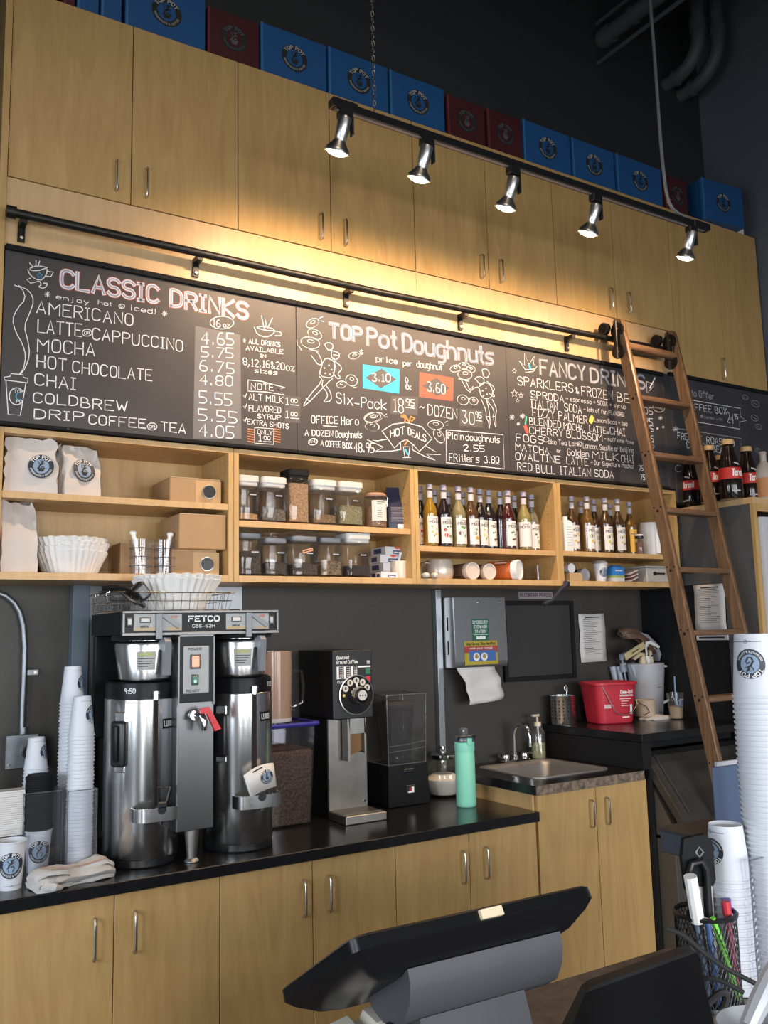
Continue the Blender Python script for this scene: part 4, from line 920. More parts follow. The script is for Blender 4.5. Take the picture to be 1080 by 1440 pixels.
# tea canisters
def canister(label, px0, px1, py0, z, lid, fill, fm, Y=3.50, black=False, tagw=.05, grp='clear tea canisters', tag_=True, orange=False):
    py = 730 if z > 2.1 else 808
    x0 = at(px0, py, Y-.05).x; x1 = at(px1, py, Y-.05).x; top = at((px0+px1)/2, py0, Y-.05).z; h = top-z; hw = (x1-x0)/2-.002; cxx = (x0+x1)/2
    t = thing('tea_canister', label, 'canister', (cxx, Y, z), group=grp)
    lz = h-.04
    q = MB(); q.sq([(hw*.94, 0), (hw, .008), (hw, lz-.012), (hw*.9, lz), (hw*.86, lz), (hw*.86, lz-.003), (hw-.005, lz-.014), (hw-.005, .010), (hw*.5, .007)], SMOKE, .24, cap0=True, cap1=False); q.build('clear_body', t)
    q = MB(); q.sq([(hw*.92, .011), (hw-.007, .016), (hw-.007, .016+(lz-.035)*fill), (hw*.5, .016+(lz-.035)*fill+.007), (.006, .016+(lz-.035)*fill+.009)], fm, .24); q.build('loose_tea', t)
    LM = {'w': mat('lid_white', (.62, .60, .57), .4), 'b': MATTB, 'c': GREYP}[lid]
    q = MB(); q.sq([(hw*.84, lz-.006), (hw*.90, lz+.001), (hw*.90, lz+.016)], LM, .3); q.sq([(hw*.97, lz+.014), (hw*.97, h-.002), (hw*.93, h)], LM if lid != 'c' else CLEAR, .3); q.build('lid', t)
    if tag_:
        q = MB(); zz = .11 if z > 2.1 else .095
        q.box(-.005, .034, -hw-.0018, -hw-.0004, zz, zz+.012, BLACK); q.box(-.001, .03, -hw-.0024, -hw-.0018, zz+.004, zz+.0085, CHALKD); q.build('name_tape', t)
    if orange:
        q = MB(); q.xf = Matrix.Translation((.004, -hw-.003, .112)) @ Matrix.Rotation(rad(-16), 4, 'Y'); q.box(-.024, .026, 0, .0014, -.006, .008, mat('orange_tape', (.72, .34, .19), .6)); ribbon(q, [(-.018, .001), (.02, .001)], .004, INK, lambda u, v: (u, -.0004, v)); q.build('orange_tape', t)
def tea(n, a, b, s): return mat('tea_'+n, a, .8, var=1, vscale=s, col2=b, bump=.7, bscale=s)
SHY = SHZ[1]+SHT
canister('white-lidded canister with a little pasta-coloured tea, leftmost on the upper shelf', 336, 367, 668, SHY, 'w', .13, tea('gold', (.62, .42, .20), (.28, .16, .06), 90))
canister('white-lidded canister one third full of grey tea', 368, 405, 671, SHY, 'w', .33, tea('grey', (.30, .27, .24), (.05, .045, .04), 160))
canister('tall black-lidded canister filled to the top with tan granules', 406, 438, 660, SHY, 'b', .97, tea('tan', (.58, .42, .25), (.22, .12, .06), 110), tag_=False)
canister('white-lidded canister with a shallow layer of brown tea', 439.5, 475, 675, SHY, 'w', .22, tea('brown', (.40, .27, .15), (.10, .06, .03), 150))
canister('white-lidded canister half full of green tea', 476, 512, 678, SHY, 'w', .58, tea('green', (.42, .40, .24), (.12, .12, .06), 120))
canister('clear canister of dark loose tea, leftmost on the lower shelf', 336, 371, 742, SB, 'c', .66, tea('dark', (.10, .08, .07), (.02, .016, .014), 130), grp='clear dark-tea canisters')
canister('clear canister with a sloping heap of dark tea, second on the lower shelf', 372, 407, 749, SB, 'c', .36, tea('dark2', (.09, .07, .06), (.018, .014, .012), 130), grp='clear dark-tea canisters')
canister('canister with an orange tape label on the lower shelf', 409, 449, 747, SB, 'c', .30, tea('dark3', (.12, .095, .08), (.02, .016, .014), 120), grp='clear dark-tea canisters', orange=True)
canister('canister of flecked brown tea, fourth on the lower shelf', 450, 484, 749, SB, 'c', .42, tea('fleck', (.40, .30, .19), (.03, .022, .018), 110), grp='clear dark-tea canisters')
canister('pale-lidded canister with a low heap of black tea', 486, 523, 750, SB, 'w', .27, tea('black', (.05, .04, .038), (.012, .01, .01), 140), grp='clear dark-tea canisters')
# clamp jar
cxx = at(530, 740, 3.49).x; t = thing('clamp_jar', 'round glass clamp jar with a white label beside the navy bags', 'jar', (cxx, 3.50, SHY)); r = .052
q = MB(); q.lathe([(r*.95, 0), (r, .006), (r, .135), (r*.93, .148), (r*.9, .148), (r*.97, .134), (r*.97, .008), (0, .006)], CLEAR, 28, cap0=True); q.build('glass_body', t)
q = MB(); q.lathe([(r*.94, .0085), (r*.94, .10), (0, .105)], mat('tan_tea', (.30, .18, .10), .8, var=.5, vscale=60), 24, cap0=True); q.build('contents', t)
q = MB(); q.lathe([(r*.98, .150), (r*1.02, .153), (r*1.02, .160), (r*.8, .168), (0, .170)], mat('copper_lid', (.42, .25, .17), .4), 28, cap0=True); q.build('lid', t)
q = MB(); q.tube([(r+.003, -.01, .158), (r+.012, -.008, .148), (r+.006, -.008, .13), (r+.010, -.006, .115), (r+.002, -.005, .10)], .0022, CHROME, 6); q.build('wire_clamp', t)
q = MB(); fn = lambda u, v, d=0: ((r+.0008+d)*sin(u/r), -(r+.0008+d)*cos(u/r), v)
for k in range(10): u0, u1 = -.045+.0085*k, -.045+.0085*(k+1); q.add([fn(u0, .035), fn(u1, .035), fn(u1, .13), fn(u0, .13)], [(0, 1, 2, 3)], PAPER)
for k in range(8): ribbon(q, [(-.02+.008*i, .122-k*.010) for i in range(4 if k else 6)], .0022 if k else .004, GREYI, lambda u, v: fn(u, v, .0004))
q.build('paper_label', t)
NB = mat('navy_foil', (.018, .022, .055), .35)
for px, lb, rz, y in ((556, 'wider navy coffee pouch beside the clamp jar', -14, 3.53), (573, 'narrow navy coffee pouch against the shelf divider', -40, 3.56)):
    x = at(px, 742, y).x; w_ = .085 if px == 556 else .05
    t = thing('coffee_pouch', lb, 'bag', (x-(0 if px == 556 else .0), y, SHY), rad(rz) if px == 556 else rad(-75), 'navy coffee pouches')
    q = MB(); q.loft([[(-w_/2, -.03*k, z), (w_/2, -.03*k, z), (w_/2, .03*k, z), (-w_/2, .03*k, z)] for z, k in ((0, 1), (.05, 1.05), (.13, .8), (.18, .15), (.21, .05))], NB); q.build('pouch', t)
    q = MB()
    for k in range(12): ribbon(q, [(-w_*.36, .12-k*.006), (w_*.36, .12-k*.006)], .0012, CHALKD, lambda u, v: (u, -.0325, v-.01))
    q.box(w_*.0, w_*.42, -.0335, -.032, .008, .03, INKW); q.build('printed_panel', t)
# little cartons beside the mug
CW = mat('carton_white', (.66, .66, .68), .5)
def small_carton(label, x, y, z, w_, d_, h, rz, red=True):
    t = thing('tea_carton', label, 'box', (x, y, z), rz, 'small blue and white cartons')
    q = MB(); q.box(-w_/2, w_/2, -d_/2, d_/2, 0, h, CW, .001); q.build('box_body', t)
    q = MB(); q.box(-w_*.12, w_*.38, -d_/2-.0006, -d_/2+.001, h*.12, h*.55, mat('label_blue', (.03, .05, .16), .5)); q.box(-w_/2-.0006, -w_/2+.001, -d_*.2, d_*.3, h*.2, h*.8, MATS['label_blue'])
    if red:
        q.prism([(w_*.13+.018*cos(a), h*.985-.010*sin(a)) for a in [i*pi/8 for i in range(9)]], .0008, CHALKC, o=(0, -d_/2-.0008, 0))
    ribbon(q, [(-w_*.06, h*.33), (w_*.32, h*.33)], h*.12, INKW, lambda u, v: (u, -d_/2-.0014, v)); q.build('printing', t)
z = SB; xs_ = at(545, 800, 3.56).x
for k, lb in enumerate(('bottom small carton of the stack behind the mug', 'second small carton up the stack behind the mug', 'third small carton up the stack behind the mug', 'top small carton of the stack behind the mug')):
    small_carton(lb, xs_+.006*(k % 2)+(.012 if k == 3 else 0), 3.585, z, .11, .12, .0385, rad((-2, 2, -3, 4)[k])); z += .0388
small_carton('small carton lying in front of the mug', at(544, 808, 3.46).x, 3.462, SB, .088, .05, .026, 0, False)
x = at(563, 808, 3.50).x; t = thing('mug', 'cream ceramic mug with a spoon in it, by the small cartons', 'mug', (x, 3.51, SB)); MUG = mat('cream_ceramic', (.66, .57, .45), .25)
q = MB(); q.lathe([(.034, 0), (.038, .004), (.040, .085), (.037, .085), (.035, .008), (0, .006)], MUG, 26, cap0=True); q.build('cup_body', t)
q = MB(); q.tube([(.037, -.01, .072), (.056, -.014, .075), (.064, -.016, .055), (.056, -.014, .025), (.037, -.01, .02)], .0065, MUG, 10); q.build('handle', t)
t = thing('spoon', 'white spoon standing in the cream mug', 'spoon', (x, 3.51, SB+.01)); q = MB(); q.tube([(-.02, .01, 0), (.012, 0, .118)], .006, INKW, 8, rs=[.005, .008]); q.build('spoon_handle', t)

# syrup bottles
def liquid(name, col, rough=.1): return mat('syrup_'+name, col, rough, coat=.5)
LIQ = {'gold': liquid('gold', (0.2852, 0.1612, 0.0093)), 'rasp': liquid('rasp', (0.0112, 0.0025, 0.0074)), 'pale': liquid('pale', (0.2604, 0.2232, 0.1116)), 'amber': liquid('amber', (0.0806, 0.0341, 0.0112)), 'dark': liquid('dark', (0.0093, 0.0050, 0.0050)), 'red': liquid('red', (0.0527, 0.0050, 0.0050)), 'straw': liquid('straw', (0.2790, 0.2232, 0.0806)), 'van': liquid('van', (0.1488, 0.0713, 0.0136)), 'van2': liquid('van2', (0.0620, 0.0279, 0.0074)), 'clear': liquid('clear', (0.1860, 0.1674, 0.1054))}
CAPM = mat('bottle_cap', (.42, .38, .46), .4); NECK = mat('neck_label', (.55, .53, .56), .5); LABEL = mat('bottle_label', (.74, .70, .66), .5)
def bottle(label, px, Y, z, liq, motif, grp, turn=0, py=700, lab=True, lm=None):
    x = at(px, py, Y).x; t = thing('syrup_bottle', label, 'bottle', (x, Y, z), group=grp); r = .0365
    q = MB(); q.lathe([(r*.9, 0), (r, .005), (r, .155), (r*1.04, .163), (r*1.0, .172), (r*.86, .190), (.016, .228), (.0145, .24), (.0145, .282)], GLASS, 24, cap0=True); q.build('glass_body', t)
    q = MB(); q.lathe([(r*.88, .004), (r*.965, .007), (r*.965, .155), (r*.99, .163), (r*.82, .190), (.0145, .226), (.0125, .245), (0, .246)], LIQ[liq], 22, cap0=True); q.build('syrup', t)
    q = MB(); q.lathe([(.0165, .280), (.0165, .288), (.0150, .290), (.0165, .292), (.0165, .304), (.014, .306), (0, .306)], CAPM, 18, cap0=True); q.build('cap', t)
    q = MB(); fnn = lambda u, v, d=0: ((.0150+d)*sin(u/.015), -(.0150+d)*cos(u/.015), v)
    for k in range(8): u0, u1 = -.024+.006*k, -.018+.006*k; q.add([fnn(u0, .238), fnn(u1, .238), fnn(u1, .27), fnn(u0, .27)], [(0, 1, 2, 3)], NECK)
    q.build('neck_label', t)
    if lab:
        tr = rad((turn-24)*.7); fn = lambda u, v, d=0: ((r+.0009+d)*sin(u/r+tr), -(r+.0009+d)*cos(u/r+tr), v); l2 = lambda u, v: fn(u, v, .0004)
        q = MB(); n = 10
        for k in range(n): u0, u1 = -.036+.072*k/n, -.036+.072*(k+1)/n; q.add([fn(u0, .018), fn(u1, .018), fn(u1, .145), fn(u0, .145)], [(0, 1, 2, 3)], lm or LABEL)
        letter(q, 'MONIN', -.026, .112, .052, .013, .0030, GREYI, l2); letter(q, 'Le Sirop de', -.012, .130, .030, .006, .0010, GREYI, l2)
        rr = random.Random(px)
        for (cu, cv, rad_, mm, nn) in motif:
            disc(q, 0, rad_, mm, l2, nn, c=(cu, cv), ey=rr.uniform(.7, 1.2))
        for k in range(3): ribbon(q, [(-.022, .034-k*.005), (.012+.006*k, .034-k*.005)], .0014, GREYI, l2)
        q.build('front_label', t)
    return t
LG = mat('leaf_green', (.10, .26, .06), .6); LGD = mat('leaf_dark', (.05, .15, .05), .6); FY_ = mat('flower_yellow', (.62, .48, .08), .6); BRN = mat('spice_brown', (.14, .06, .03), .6); ORG = mat('fruit_orange', (.72, .30, .03), .6); RED_ = mat('fruit_red', (.45, .04, .05), .6)
M_fl = [(-.012, .095, .005, FY_, 6), (.01, .085, .005, FY_, 6), (-.014, .07, .006, FY_, 6), (.006, .06, .007, FY_, 6), (-.004, .052, .005, LG, 6), (-.015, .098, .003, BRN, 5)]
M_ra = [(-.004, .098, .006, LGD, 6), (.014, .1, .006, LGD, 6), (-.016, .083, .008, RED_, 8), (-.012, .058, .009, RED_, 8), (-.002, .055, .009, RED_, 8), (.014, .052, .008, LG, 6)]
M_co = [(-.006, .1, .008, LG, 6), (.004, .096, .008, LG, 6), (-.012, .07, .013, BRN, 10), (-.006, .066, .008, INKW, 10), (.012, .058, .007, LG, 5), (.017, .1, .006, LGD, 5)]
M_or = [(-.004, .09, .009, LG, 6), (-.008, .072, .009, LGD, 6), (0, .05, .010, ORG, 10)]
M_ci = [(-.012, .085, .006, LGD, 4), (.0, .088, .005, LGD, 4), (.008, .075, .005, LG, 4), (-.004, .05, .009, BRN, 5), (.008, .054, .007, BRN, 5)]
M_va = [(-.012, .088, .010, LGD, 6), (.006, .1, .007, FY_, 6), (.012, .09, .006, FY_, 6), (-.008, .06, .009, FY_, 5), (.004, .05, .007, BRN, 4), (.014, .055, .005, BRN, 4)]
M_no = []
S3, S4 = SHZ[2]+SHT, SHZ[3]+SHT; G3, G4 = 'assorted syrup bottles on the third shelf', 'amber syrup bottles beside the ladder'
for a in (('golden syrup bottle with flower label, front row leftmost', 604, 3.475, 'gold', M_fl, 26), ('dark purple syrup bottle with raspberry label, front row', 623.5, 3.475, 'rasp', M_ra, 20), ('pale syrup bottle with coconut label, front row', 644, 3.475, 'pale', M_co, 22), ('brown syrup bottle with orange fruit label, front row', 661.5, 3.475, 'amber', M_or, 36), ('black syrup bottle with narrow white label, right of the orange label', 674, 3.50, 'dark', M_fl, 48),
          ('black syrup bottle with cinnamon label in the middle', 686.5, 3.515, 'dark', M_ci, 44), ('unlabelled-side dark red syrup bottle, turned sideways', 703, 3.52, 'rasp', M_no, 88), ('reddish brown syrup bottle with spice sprig label', 713.5, 3.475, 'red', M_ci, 30), ('pale yellow syrup bottle with its label turned away', 735.5, 3.475, 'straw', M_no, -20), ('pale syrup bottle with green leaf label, rightmost of the third shelf', 746.5, 3.535, 'clear', [(-.008, .09, .007, LGD, 5), (.0, .075, .006, LG, 5), (.008, .05, .009, LG, 6)], 30),
          ('dark syrup bottle in the back row at the left divider', 590, 3.56, 'dark', M_ra, 30), ('syrup bottle in the back row behind the golden bottle', 610.5, 3.62, 'amber', M_no, 20), ('syrup bottle in the back row behind the raspberry bottle', 629, 3.62, 'dark', M_no, 20), ('syrup bottle in the back row behind the coconut bottle', 650, 3.62, 'amber', M_no, 20), ('syrup bottle in the back row behind the spice sprig bottle', 722, 3.60, 'dark', M_no, 20)):
    bottle(a[0], a[1], a[2], S3, a[3], a[4], G3, a[5])
YL = mat('label_yellow', (.66, .40, .05), .5)
for a in (('amber syrup bottle with vanilla label, left of the unlabelled gap', 803, 3.50, 'van2', M_va, 20, None), ('tallest-looking amber vanilla syrup bottle, front row', 824.5, 3.475, 'van', M_va, 36, None), ('amber vanilla syrup bottle half hidden in second row', 834.5, 3.54, 'van2', M_va, 30, None), ('dark amber vanilla syrup bottle in the middle of the front row', 850, 3.475, 'van2', M_va, 18, None), ('dark amber vanilla syrup bottle, right one of the front row', 867.5, 3.475, 'van2', M_va, 18, None),
          ('syrup bottle with bright yellow label', 884, 3.53, 'van', [(.008, .06, .012, ORG, 8)], 30, YL), ('amber syrup bottle in the back row behind the tallest vanilla bottle', 816, 3.62, 'van', M_no, 40, None), ('amber syrup bottle in the back row behind the middle vanilla bottle', 857, 3.63, 'van2', M_no, 30, None)):
    bottle(a[0], a[1], a[2], S4, a[3], a[4], G4, a[5], 710, True, a[6])
x = at(795, 760, 3.47).x; t = thing('sauce_bottle', 'square white bottle with printed label against the shelf divider', 'bottle', (x+.006, 3.475, S4))
q = MB(); q.sq([(.030, 0), (.032, .006), (.032, .15), (.024, .165), (.014, .17)], INKW, .3); q.build('bottle_body', t)
q = MB(); q.cyl(.016, .171, .188, INKW, 16); q.build('cap', t)
q = MB()
for k in range(8): ribbon(q, [(-.018, .13-k*.014), (.012+.006*(k % 3), .13-k*.014)], .003, CHALKG, lambda u, v: (u, -.0326, v))
q.build('printing', t)
x = at(901, 776, 3.47).x; t = thing('jar', 'slim clear jar with white and black lid beside the yellow label', 'jar', (x, 3.475, S4))
q = MB(); q.lathe([(.022, 0), (.024, .004), (.024, .085), (.021, .09), (.02, .088), (.022, .083), (.022, .006), (0, .005)], CLEAR, 20, cap0=True); q.build('glass_body', t)
q = MB(); q.lathe([(.021, .007), (.021, .07), (0, .072)], mat('cocoa', (.16, .08, .05), .8), 18, cap0=True); q.build('contents', t)
q = MB(); q.lathe([(.0235, .091), (.0235, .105), (0, .106)], BLACK, 18, cap0=True); q.lathe([(.0245, .106), (.0245, .114), (0, .116)], INKW, 18, cap0=True); q.build('lid', t)
x = at(919, 776, 3.50).x; t = thing('measuring_jug', 'translucent white measuring jug half hidden by the ladder', 'jug', (x, 3.52, S4))
q = MB(); q.lathe([(.052, 0), (.056, .004), (.064, .19), (.061, .19), (.053, .007), (0, .006)], FROST, 24, cap0=True); q.build('jug_wall', t)
q = MB(); q.box(-.014, .014, -.0602, -.0555, .015, .15, CHALK); q.build('scale_panel', t)
q = MB(); q.tube([(.055, -.02, .16), (.095, -.03, .155), (.095, -.03, .05), (.052, -.02, .04)], .007, FROST, 8); q.build('handle', t)

# lower compartments of the right two units
x = at(623, 812, 3.50).x; t = thing('steaming_pitcher', 'pale metal pitcher at left of the lower shelf under the syrups', 'pitcher', (x, 3.53, SB)); PALEM = mat('pale_enamel', (.62, .56, .48), .3, .3)
q = MB(); q.lathe([(.055, 0), (.066, .012), (.070, .04), (.066, .085), (.060, .098), (.057, .098), (.063, .08), (.066, .04), (.05, .004), (0, .004)], PALEM, 30, cap0=True); q.build('pitcher_body', t)
q = MB(); q.tube([(-.062, 0, .085), (-.105, 0, .08), (-.108, 0, .03), (-.064, 0, .02)], .006, STEEL, 8); q.build('handle', t)
for px, lb in ((599, 'left one of two white spoon handles poking over the shelf edge'), (611, 'right one of two white spoon handles poking over the shelf edge')):
    x = at(px, 809, FR-.01).x; q = MB(); q.lathe([(.0, -.03), (.011, -.026), (.014, -.012), (.011, .004), (.005, .03), (.005, .10), (0, .101)], mat('spoon_white', (.62, .60, .55), .35), 14, ax='y'); solo(q, 'serving_spoon', lb, 'spoon', (x, FR+.002, SB+.0145), group='spoons on the shelf edge')
def lying(label, px, col, r, L, Y, z, name='canister', lidm=INKW, turn=0, py=800, grp=None, prt=False):
    x = at(px, py, Y).x; t = thing(name, label, 'canister', (x, Y, z+r), rad(turn), grp)
    q = MB(); q.lathe([(r*.93, 0), (r*.95, .02), (r*.95, L), (0, L)], col, 26, ax='y', cap0=True); q.build('canister_body', t)
    q = MB(); q.lathe([(0, -.014), (r*.80, -.014), (r*.84, -.018), (r*.98, -.018), (r, -.014), (r, .014), (r*.94, .014)], lidm, 28, ax='y'); q.build('lid', t)
    if prt:
        q = MB(); fn = lambda u, v: (-(r*.95+.001)*cos(v/r), u, (r*.95+.001)*sin(v/r))
        for k in range(3): ribbon(q, [(.04, .03+k*.014), (.12-.02*k, .03+k*.014)], .006, INKW if k == 1 else INK, fn)
        q.build('printing', t)
WLID = mat('canister_lid', (.60, .52, .46), .5)
lying('left of two pale-lidded canisters lying on the lower shelf', 662, mat('canister_brown', (.20, .11, .06), .6), .043, .16, 3.47, SB, lidm=WLID, grp='pale-lidded canisters lying down')
lying('right of two pale-lidded canisters lying on the lower shelf', 685.5, MATS['canister_brown'], .041, .16, 3.47, SB, lidm=WLID, grp='pale-lidded canisters lying down')
lying('orange tub with big white lid lying on the lower shelf', 726, mat('orange_tub', (.62, .14, .03), .45), .052, .15, 3.455, SB, 'tub', INKW, 28, prt=True)
a = at(742, 800, 3.62).x
t = thing('clear_box', 'clear plastic box in the back corner behind the orange tub', 'container', (a+.06, 3.60, SB)); q = MB(); q.sq([(.055, 0), (.058, .09), (.056, .09), (.053, .004), (.01, .003)], CLEAR, .2, cap1=False, asp=.9); q.build('clear_body', t)
lying('small bottle with half white cap at left of the lowest right compartment', 800.5, BLACK, .026, .10, 3.50, SB+.045, 'shaker', INKW)
q = MB(); q.box(-.045, .045, -.05, .1, 0, .044, mat('wood_block', (.42, .29, .15), .6), .003); solo(q, 'wooden_block', 'small wooden block under the white-capped shaker', 'block', (at(800.5, 800, 3.5).x, 3.50, SB))
lying('dark jar with silver lid lying in the lowest right compartment', 819, BLACK, .036, .09, 3.50, SB, 'spice_jar', mat('silver_lid', (.55, .55, .58), .35, .6))

# ------------------------------------------------------------------ paper cups
def cup_mb(r0, r1, h):
    q = MB(); q.lathe([(0, .006), (r0-.002, .006), (r0-.001, 0), (r0, 0), (r1, h-.002), (r1+.0022, h-.0035), (r1+.003, h-.001), (r1+.0022, h+.0015), (r1, h+.002), (r1-.0015, h-.001), (r0-.0018, .008), (0, .0075)], CUP, 30); return q
def badge_on(t, r0, r1, h, z, R, ang, flip=False, prints=True):
    fn = lambda u, v, d=0: ((r0+(r1-r0)*((z+v)/h)+.0006+d)*sin(u/((r0+r1)/2)+ang), -(r0+(r1-r0)*((z+v)/h)+.0006+d)*cos(u/((r0+r1)/2)+ang), z+v)
    q = MB(); emblem(q, R, fn, NAVY, SKY, INKW, INK); o = q.build('round_badge', t)
    if prints:
        q = MB(); mid = h*.10 if not flip else h*.12
        ribbon(q, [((.012+.004*i), mid-z) for i in range(-9, 10)], .0011, GREYI, lambda u, v: fn(u, v, .0004)); disc(q, .0025, .0034, GREYI, lambda u, v: fn(u, v, .0004), 12, c=(.006, mid-z)); q.build('printed_line', t)
def stack(n, x, y, z, r0, r1, h, pitch, ang, topl, restl, grp, jit=.0012, inverted=True):
    # n upside-down cups nested one over another; the top one shows its badge
    first = None
    for k in range(n):
        zz = z+k*pitch+h+.002
        lo = (x+random.uniform(-jit, jit), y+random.uniform(-jit, jit), zz)
        if first is None:
            t = thing('paper_cup', restl, 'cup', lo, group=grp, rot=(pi, 0, 0)); cup_mb(r0, r1, h).build('cup_body', t); first = t
        elif k < n-1: dup(first, lo)
    t = thing('paper_cup', topl, 'cup', (x, y, z+(n-1)*pitch+h+.002), rot=(pi, 0, 0)); cup_mb(r0, r1, h).build('cup_body', t); badge_on(t, r0, r1, h, h*.47, h*.235, ang, True)
C0, C1, CH, CP = .030, .0435, .135, .0127
yb = 3.30; zt = at(115, 980, yb).z; n = int(round((zt-.911-CH)/CP))+1
stack(n, at(113, 1100, yb).x, yb, .911, C0, C1, CH, CP, pi-1.0, 'topmost paper cup of the front tall stack beside the left dispenser', 'white paper cup nested in the front tall stack beside the left dispenser', 'cups nested in the front tall stack')
yb = 3.47; zt = at(103, 938, yb).z; n = int(round((zt-.911-CH)/CP))+1
stack(n, at(99, 1100, yb).x, yb, .911, C0, C1, CH, CP, pi-1.1, 'topmost paper cup of the tallest stack at the wall', 'white paper cup nested in the tallest stack at the wall', 'cups nested in the tallest stack')
yb = 3.52; zt = at(52, 1037, yb).z; n = int(round((zt-.911-.11)/CP))+1
stack(n, at(51, 1060, yb).x, yb, .911, .028, .041, .11, CP, pi-.95, 'topmost paper cup of the short stack behind the black lids', 'white paper cup nested in the short stack behind the black lids', 'cups nested in the short stack')
def upright(label, x, y, z, r0, r1, h, ang, grp=None):
    t = thing('paper_cup', label, 'cup', (x, y, z), group=grp); cup_mb(r0, r1, h).build('cup_body', t); badge_on(t, r0, r1, h, h*.52, h*.27, ang); return t
upright('upright paper cup with round badge at the front left edge of the worktop', .552, 3.215, .9105, .034, .0455, .150, -.15)
yl = 3.385; xl = at(53, 1200, yl).x
upright('upright paper cup with round badge below the stack of black lids', xl, yl, .9105, .034, .0455, .140, -.05)
zt = at(55, 1088, yl).z; q = MB(); q.lathe([(.030, .0), (.0465, .001), (.0475, .004), (.0465, .0065), (.041, .009), (.040, .013), (.0, .0125)], MATTB, 26, cap0=True)
n = int((zt-1.0555)/.0072)
l0 = solo(q, 'coffee_cup_cover', 'black cup lid in the stack on the upright cup', 'lid', (xl, yl, 1.0535), group='black cup lids stacked')
for k in range(1, n): dup(l0, (xl+random.uniform(-.001, .001), yl, 1.0535+k*.0072))
# sleeves
xs0 = at(8, 1140, 3.40).x; q = MB(); q.prism([(-.055, -.03), (.052, -.034), (.055, .028), (-.052, .03)], .006, PAPER, u=(1, 0, 0), v=(0, 1, 0), n=(0, 0, 1))
q0 = solo(q, 'cup_sleeve', 'flat white cardboard sleeve in the pile at far left', 'sleeve', (xs0, 3.40, 1.045), group='flat cup sleeves in a pile')
for k in range(1, 22): dup(q0, (xs0+random.uniform(-.002, .004), 3.40+random.uniform(-.003, .003), 1.045+k*.0068), rz=random.uniform(-.05, .05))
def clearbox(label, x0, x1, y0, y1, z0, z1, name='acrylic_holder'):
    t = thing(name, label, 'holder', (x0, y0, z0)); w_, d_, h = x1-x0, y1-y0, z1-z0; q = MB(); s = .003
    q.box(0, w_, 0, s, 0, h, CLEAR); q.box(0, s, s, d_, 0, h, CLEAR); q.box(w_-s, w_, s, d_, 0, h, CLEAR); q.box(s, w_-s, d_-s, d_, 0, h, CLEAR); q.build('clear_walls', t)
    q = MB()
    for xx in (0, w_-.002): q.box(xx-.0006, xx+.002, -.0006, .0015, 0, h, DIME)
    q.box(0, w_, -.0006, .0016, h-.002, h+.0006, DIME); q.build('polished_edges', t)
clearbox('clear acrylic holder around the black lids', xl-.062, xl+.068, yl-.055, yl+.06, .9105, 1.185)
clearbox('clear acrylic holder around the front tall cup stack', .735, .835, 3.25, 3.36, .9105, 1.19)
t = thing('acrylic_stand', 'clear acrylic stand under the pile of flat sleeves', 'holder', (xs0, 3.40, .9105)); q = MB(); q.box(-.07, .07, -.05, .05, .128, .132, CLEAR); q.box(-.07, -.067, -.05, .05, 0, .128, CLEAR); q.box(.067, .07, -.05, .05, 0, .128, CLEAR); q.box(-.067, .067, .047, .05, 0, .128, CLEAR); q.build('clear_walls', t)

# folded towel
def cloth(name, label, x, y, z, w_, d_, h, rz, m, stripe=None, seed=1, cat='towel'):
    t = thing(name, label, cat, (x, y, z), rz); q = MB(); r = random.Random(seed); nu, nv = 34, 22; rows = []
    ph = [r.uniform(0, 6) for _ in range(6)]
    for j in range(nv+1):
        R = []
        for i in range(nu):
            a = 2*pi*i/nu; f = j/nv*pi/2*1.0; k = cos(f)**.45 if j < nv else 0
            sx = abs(cos(a))**.55*(1 if cos(a) > 0 else -1); sy = abs(sin(a))**.6*(1 if sin(a) > 0 else -1)
            px_, py_ = sx*w_/2*k, sy*d_/2*k; zz = h*sin(f)**.7
            zz *= .74+.26*sin(px_*38+ph[0])*cos(py_*30+ph[1]); b = .004*sin(a*7+ph[2])+.003*sin(a*11+j*.5+ph[3])
            R.append((px_+b*k, py_+b*k, max(zz+.0015*sin(px_*160+py_*190), .0)))
        rows.append(R)
    q.loft(rows, m, True, True); q.build('folded_cloth', t, ang=80)
    if stripe:
        q = MB(); pts = []
        for i in range(13):
            u = -w_*.34+w_*.72*i/12; f = min(1, max(0, 1-(abs(u)/(w_/2))**3)); v = d_*.12-d_*.34*(i/12)
            zz = h*(.74+.26*sin(u*38+ph[0])*cos(v*30+ph[1]))*(1-(abs(v)/(d_/2))**3*.5)*f**.3
            pts.append((u, v, zz))
        ribbon(q, [(p[0], p[1]) for p in pts], .008, stripe, lambda u, v: (u, v, h*(.74+.26*sin(u*38+ph[0])*cos(v*30+ph[1]))*max(.1, 1-(abs(u)/(w_/2))**6)**.35*max(.1, 1-(abs(v)/(d_/2))**6)**.35+.003)); q.build('orange_stripe', t)
    return t
TERRY = mat('terry_cloth', (.86, .83, .79), .95, bump=1, bscale=420)
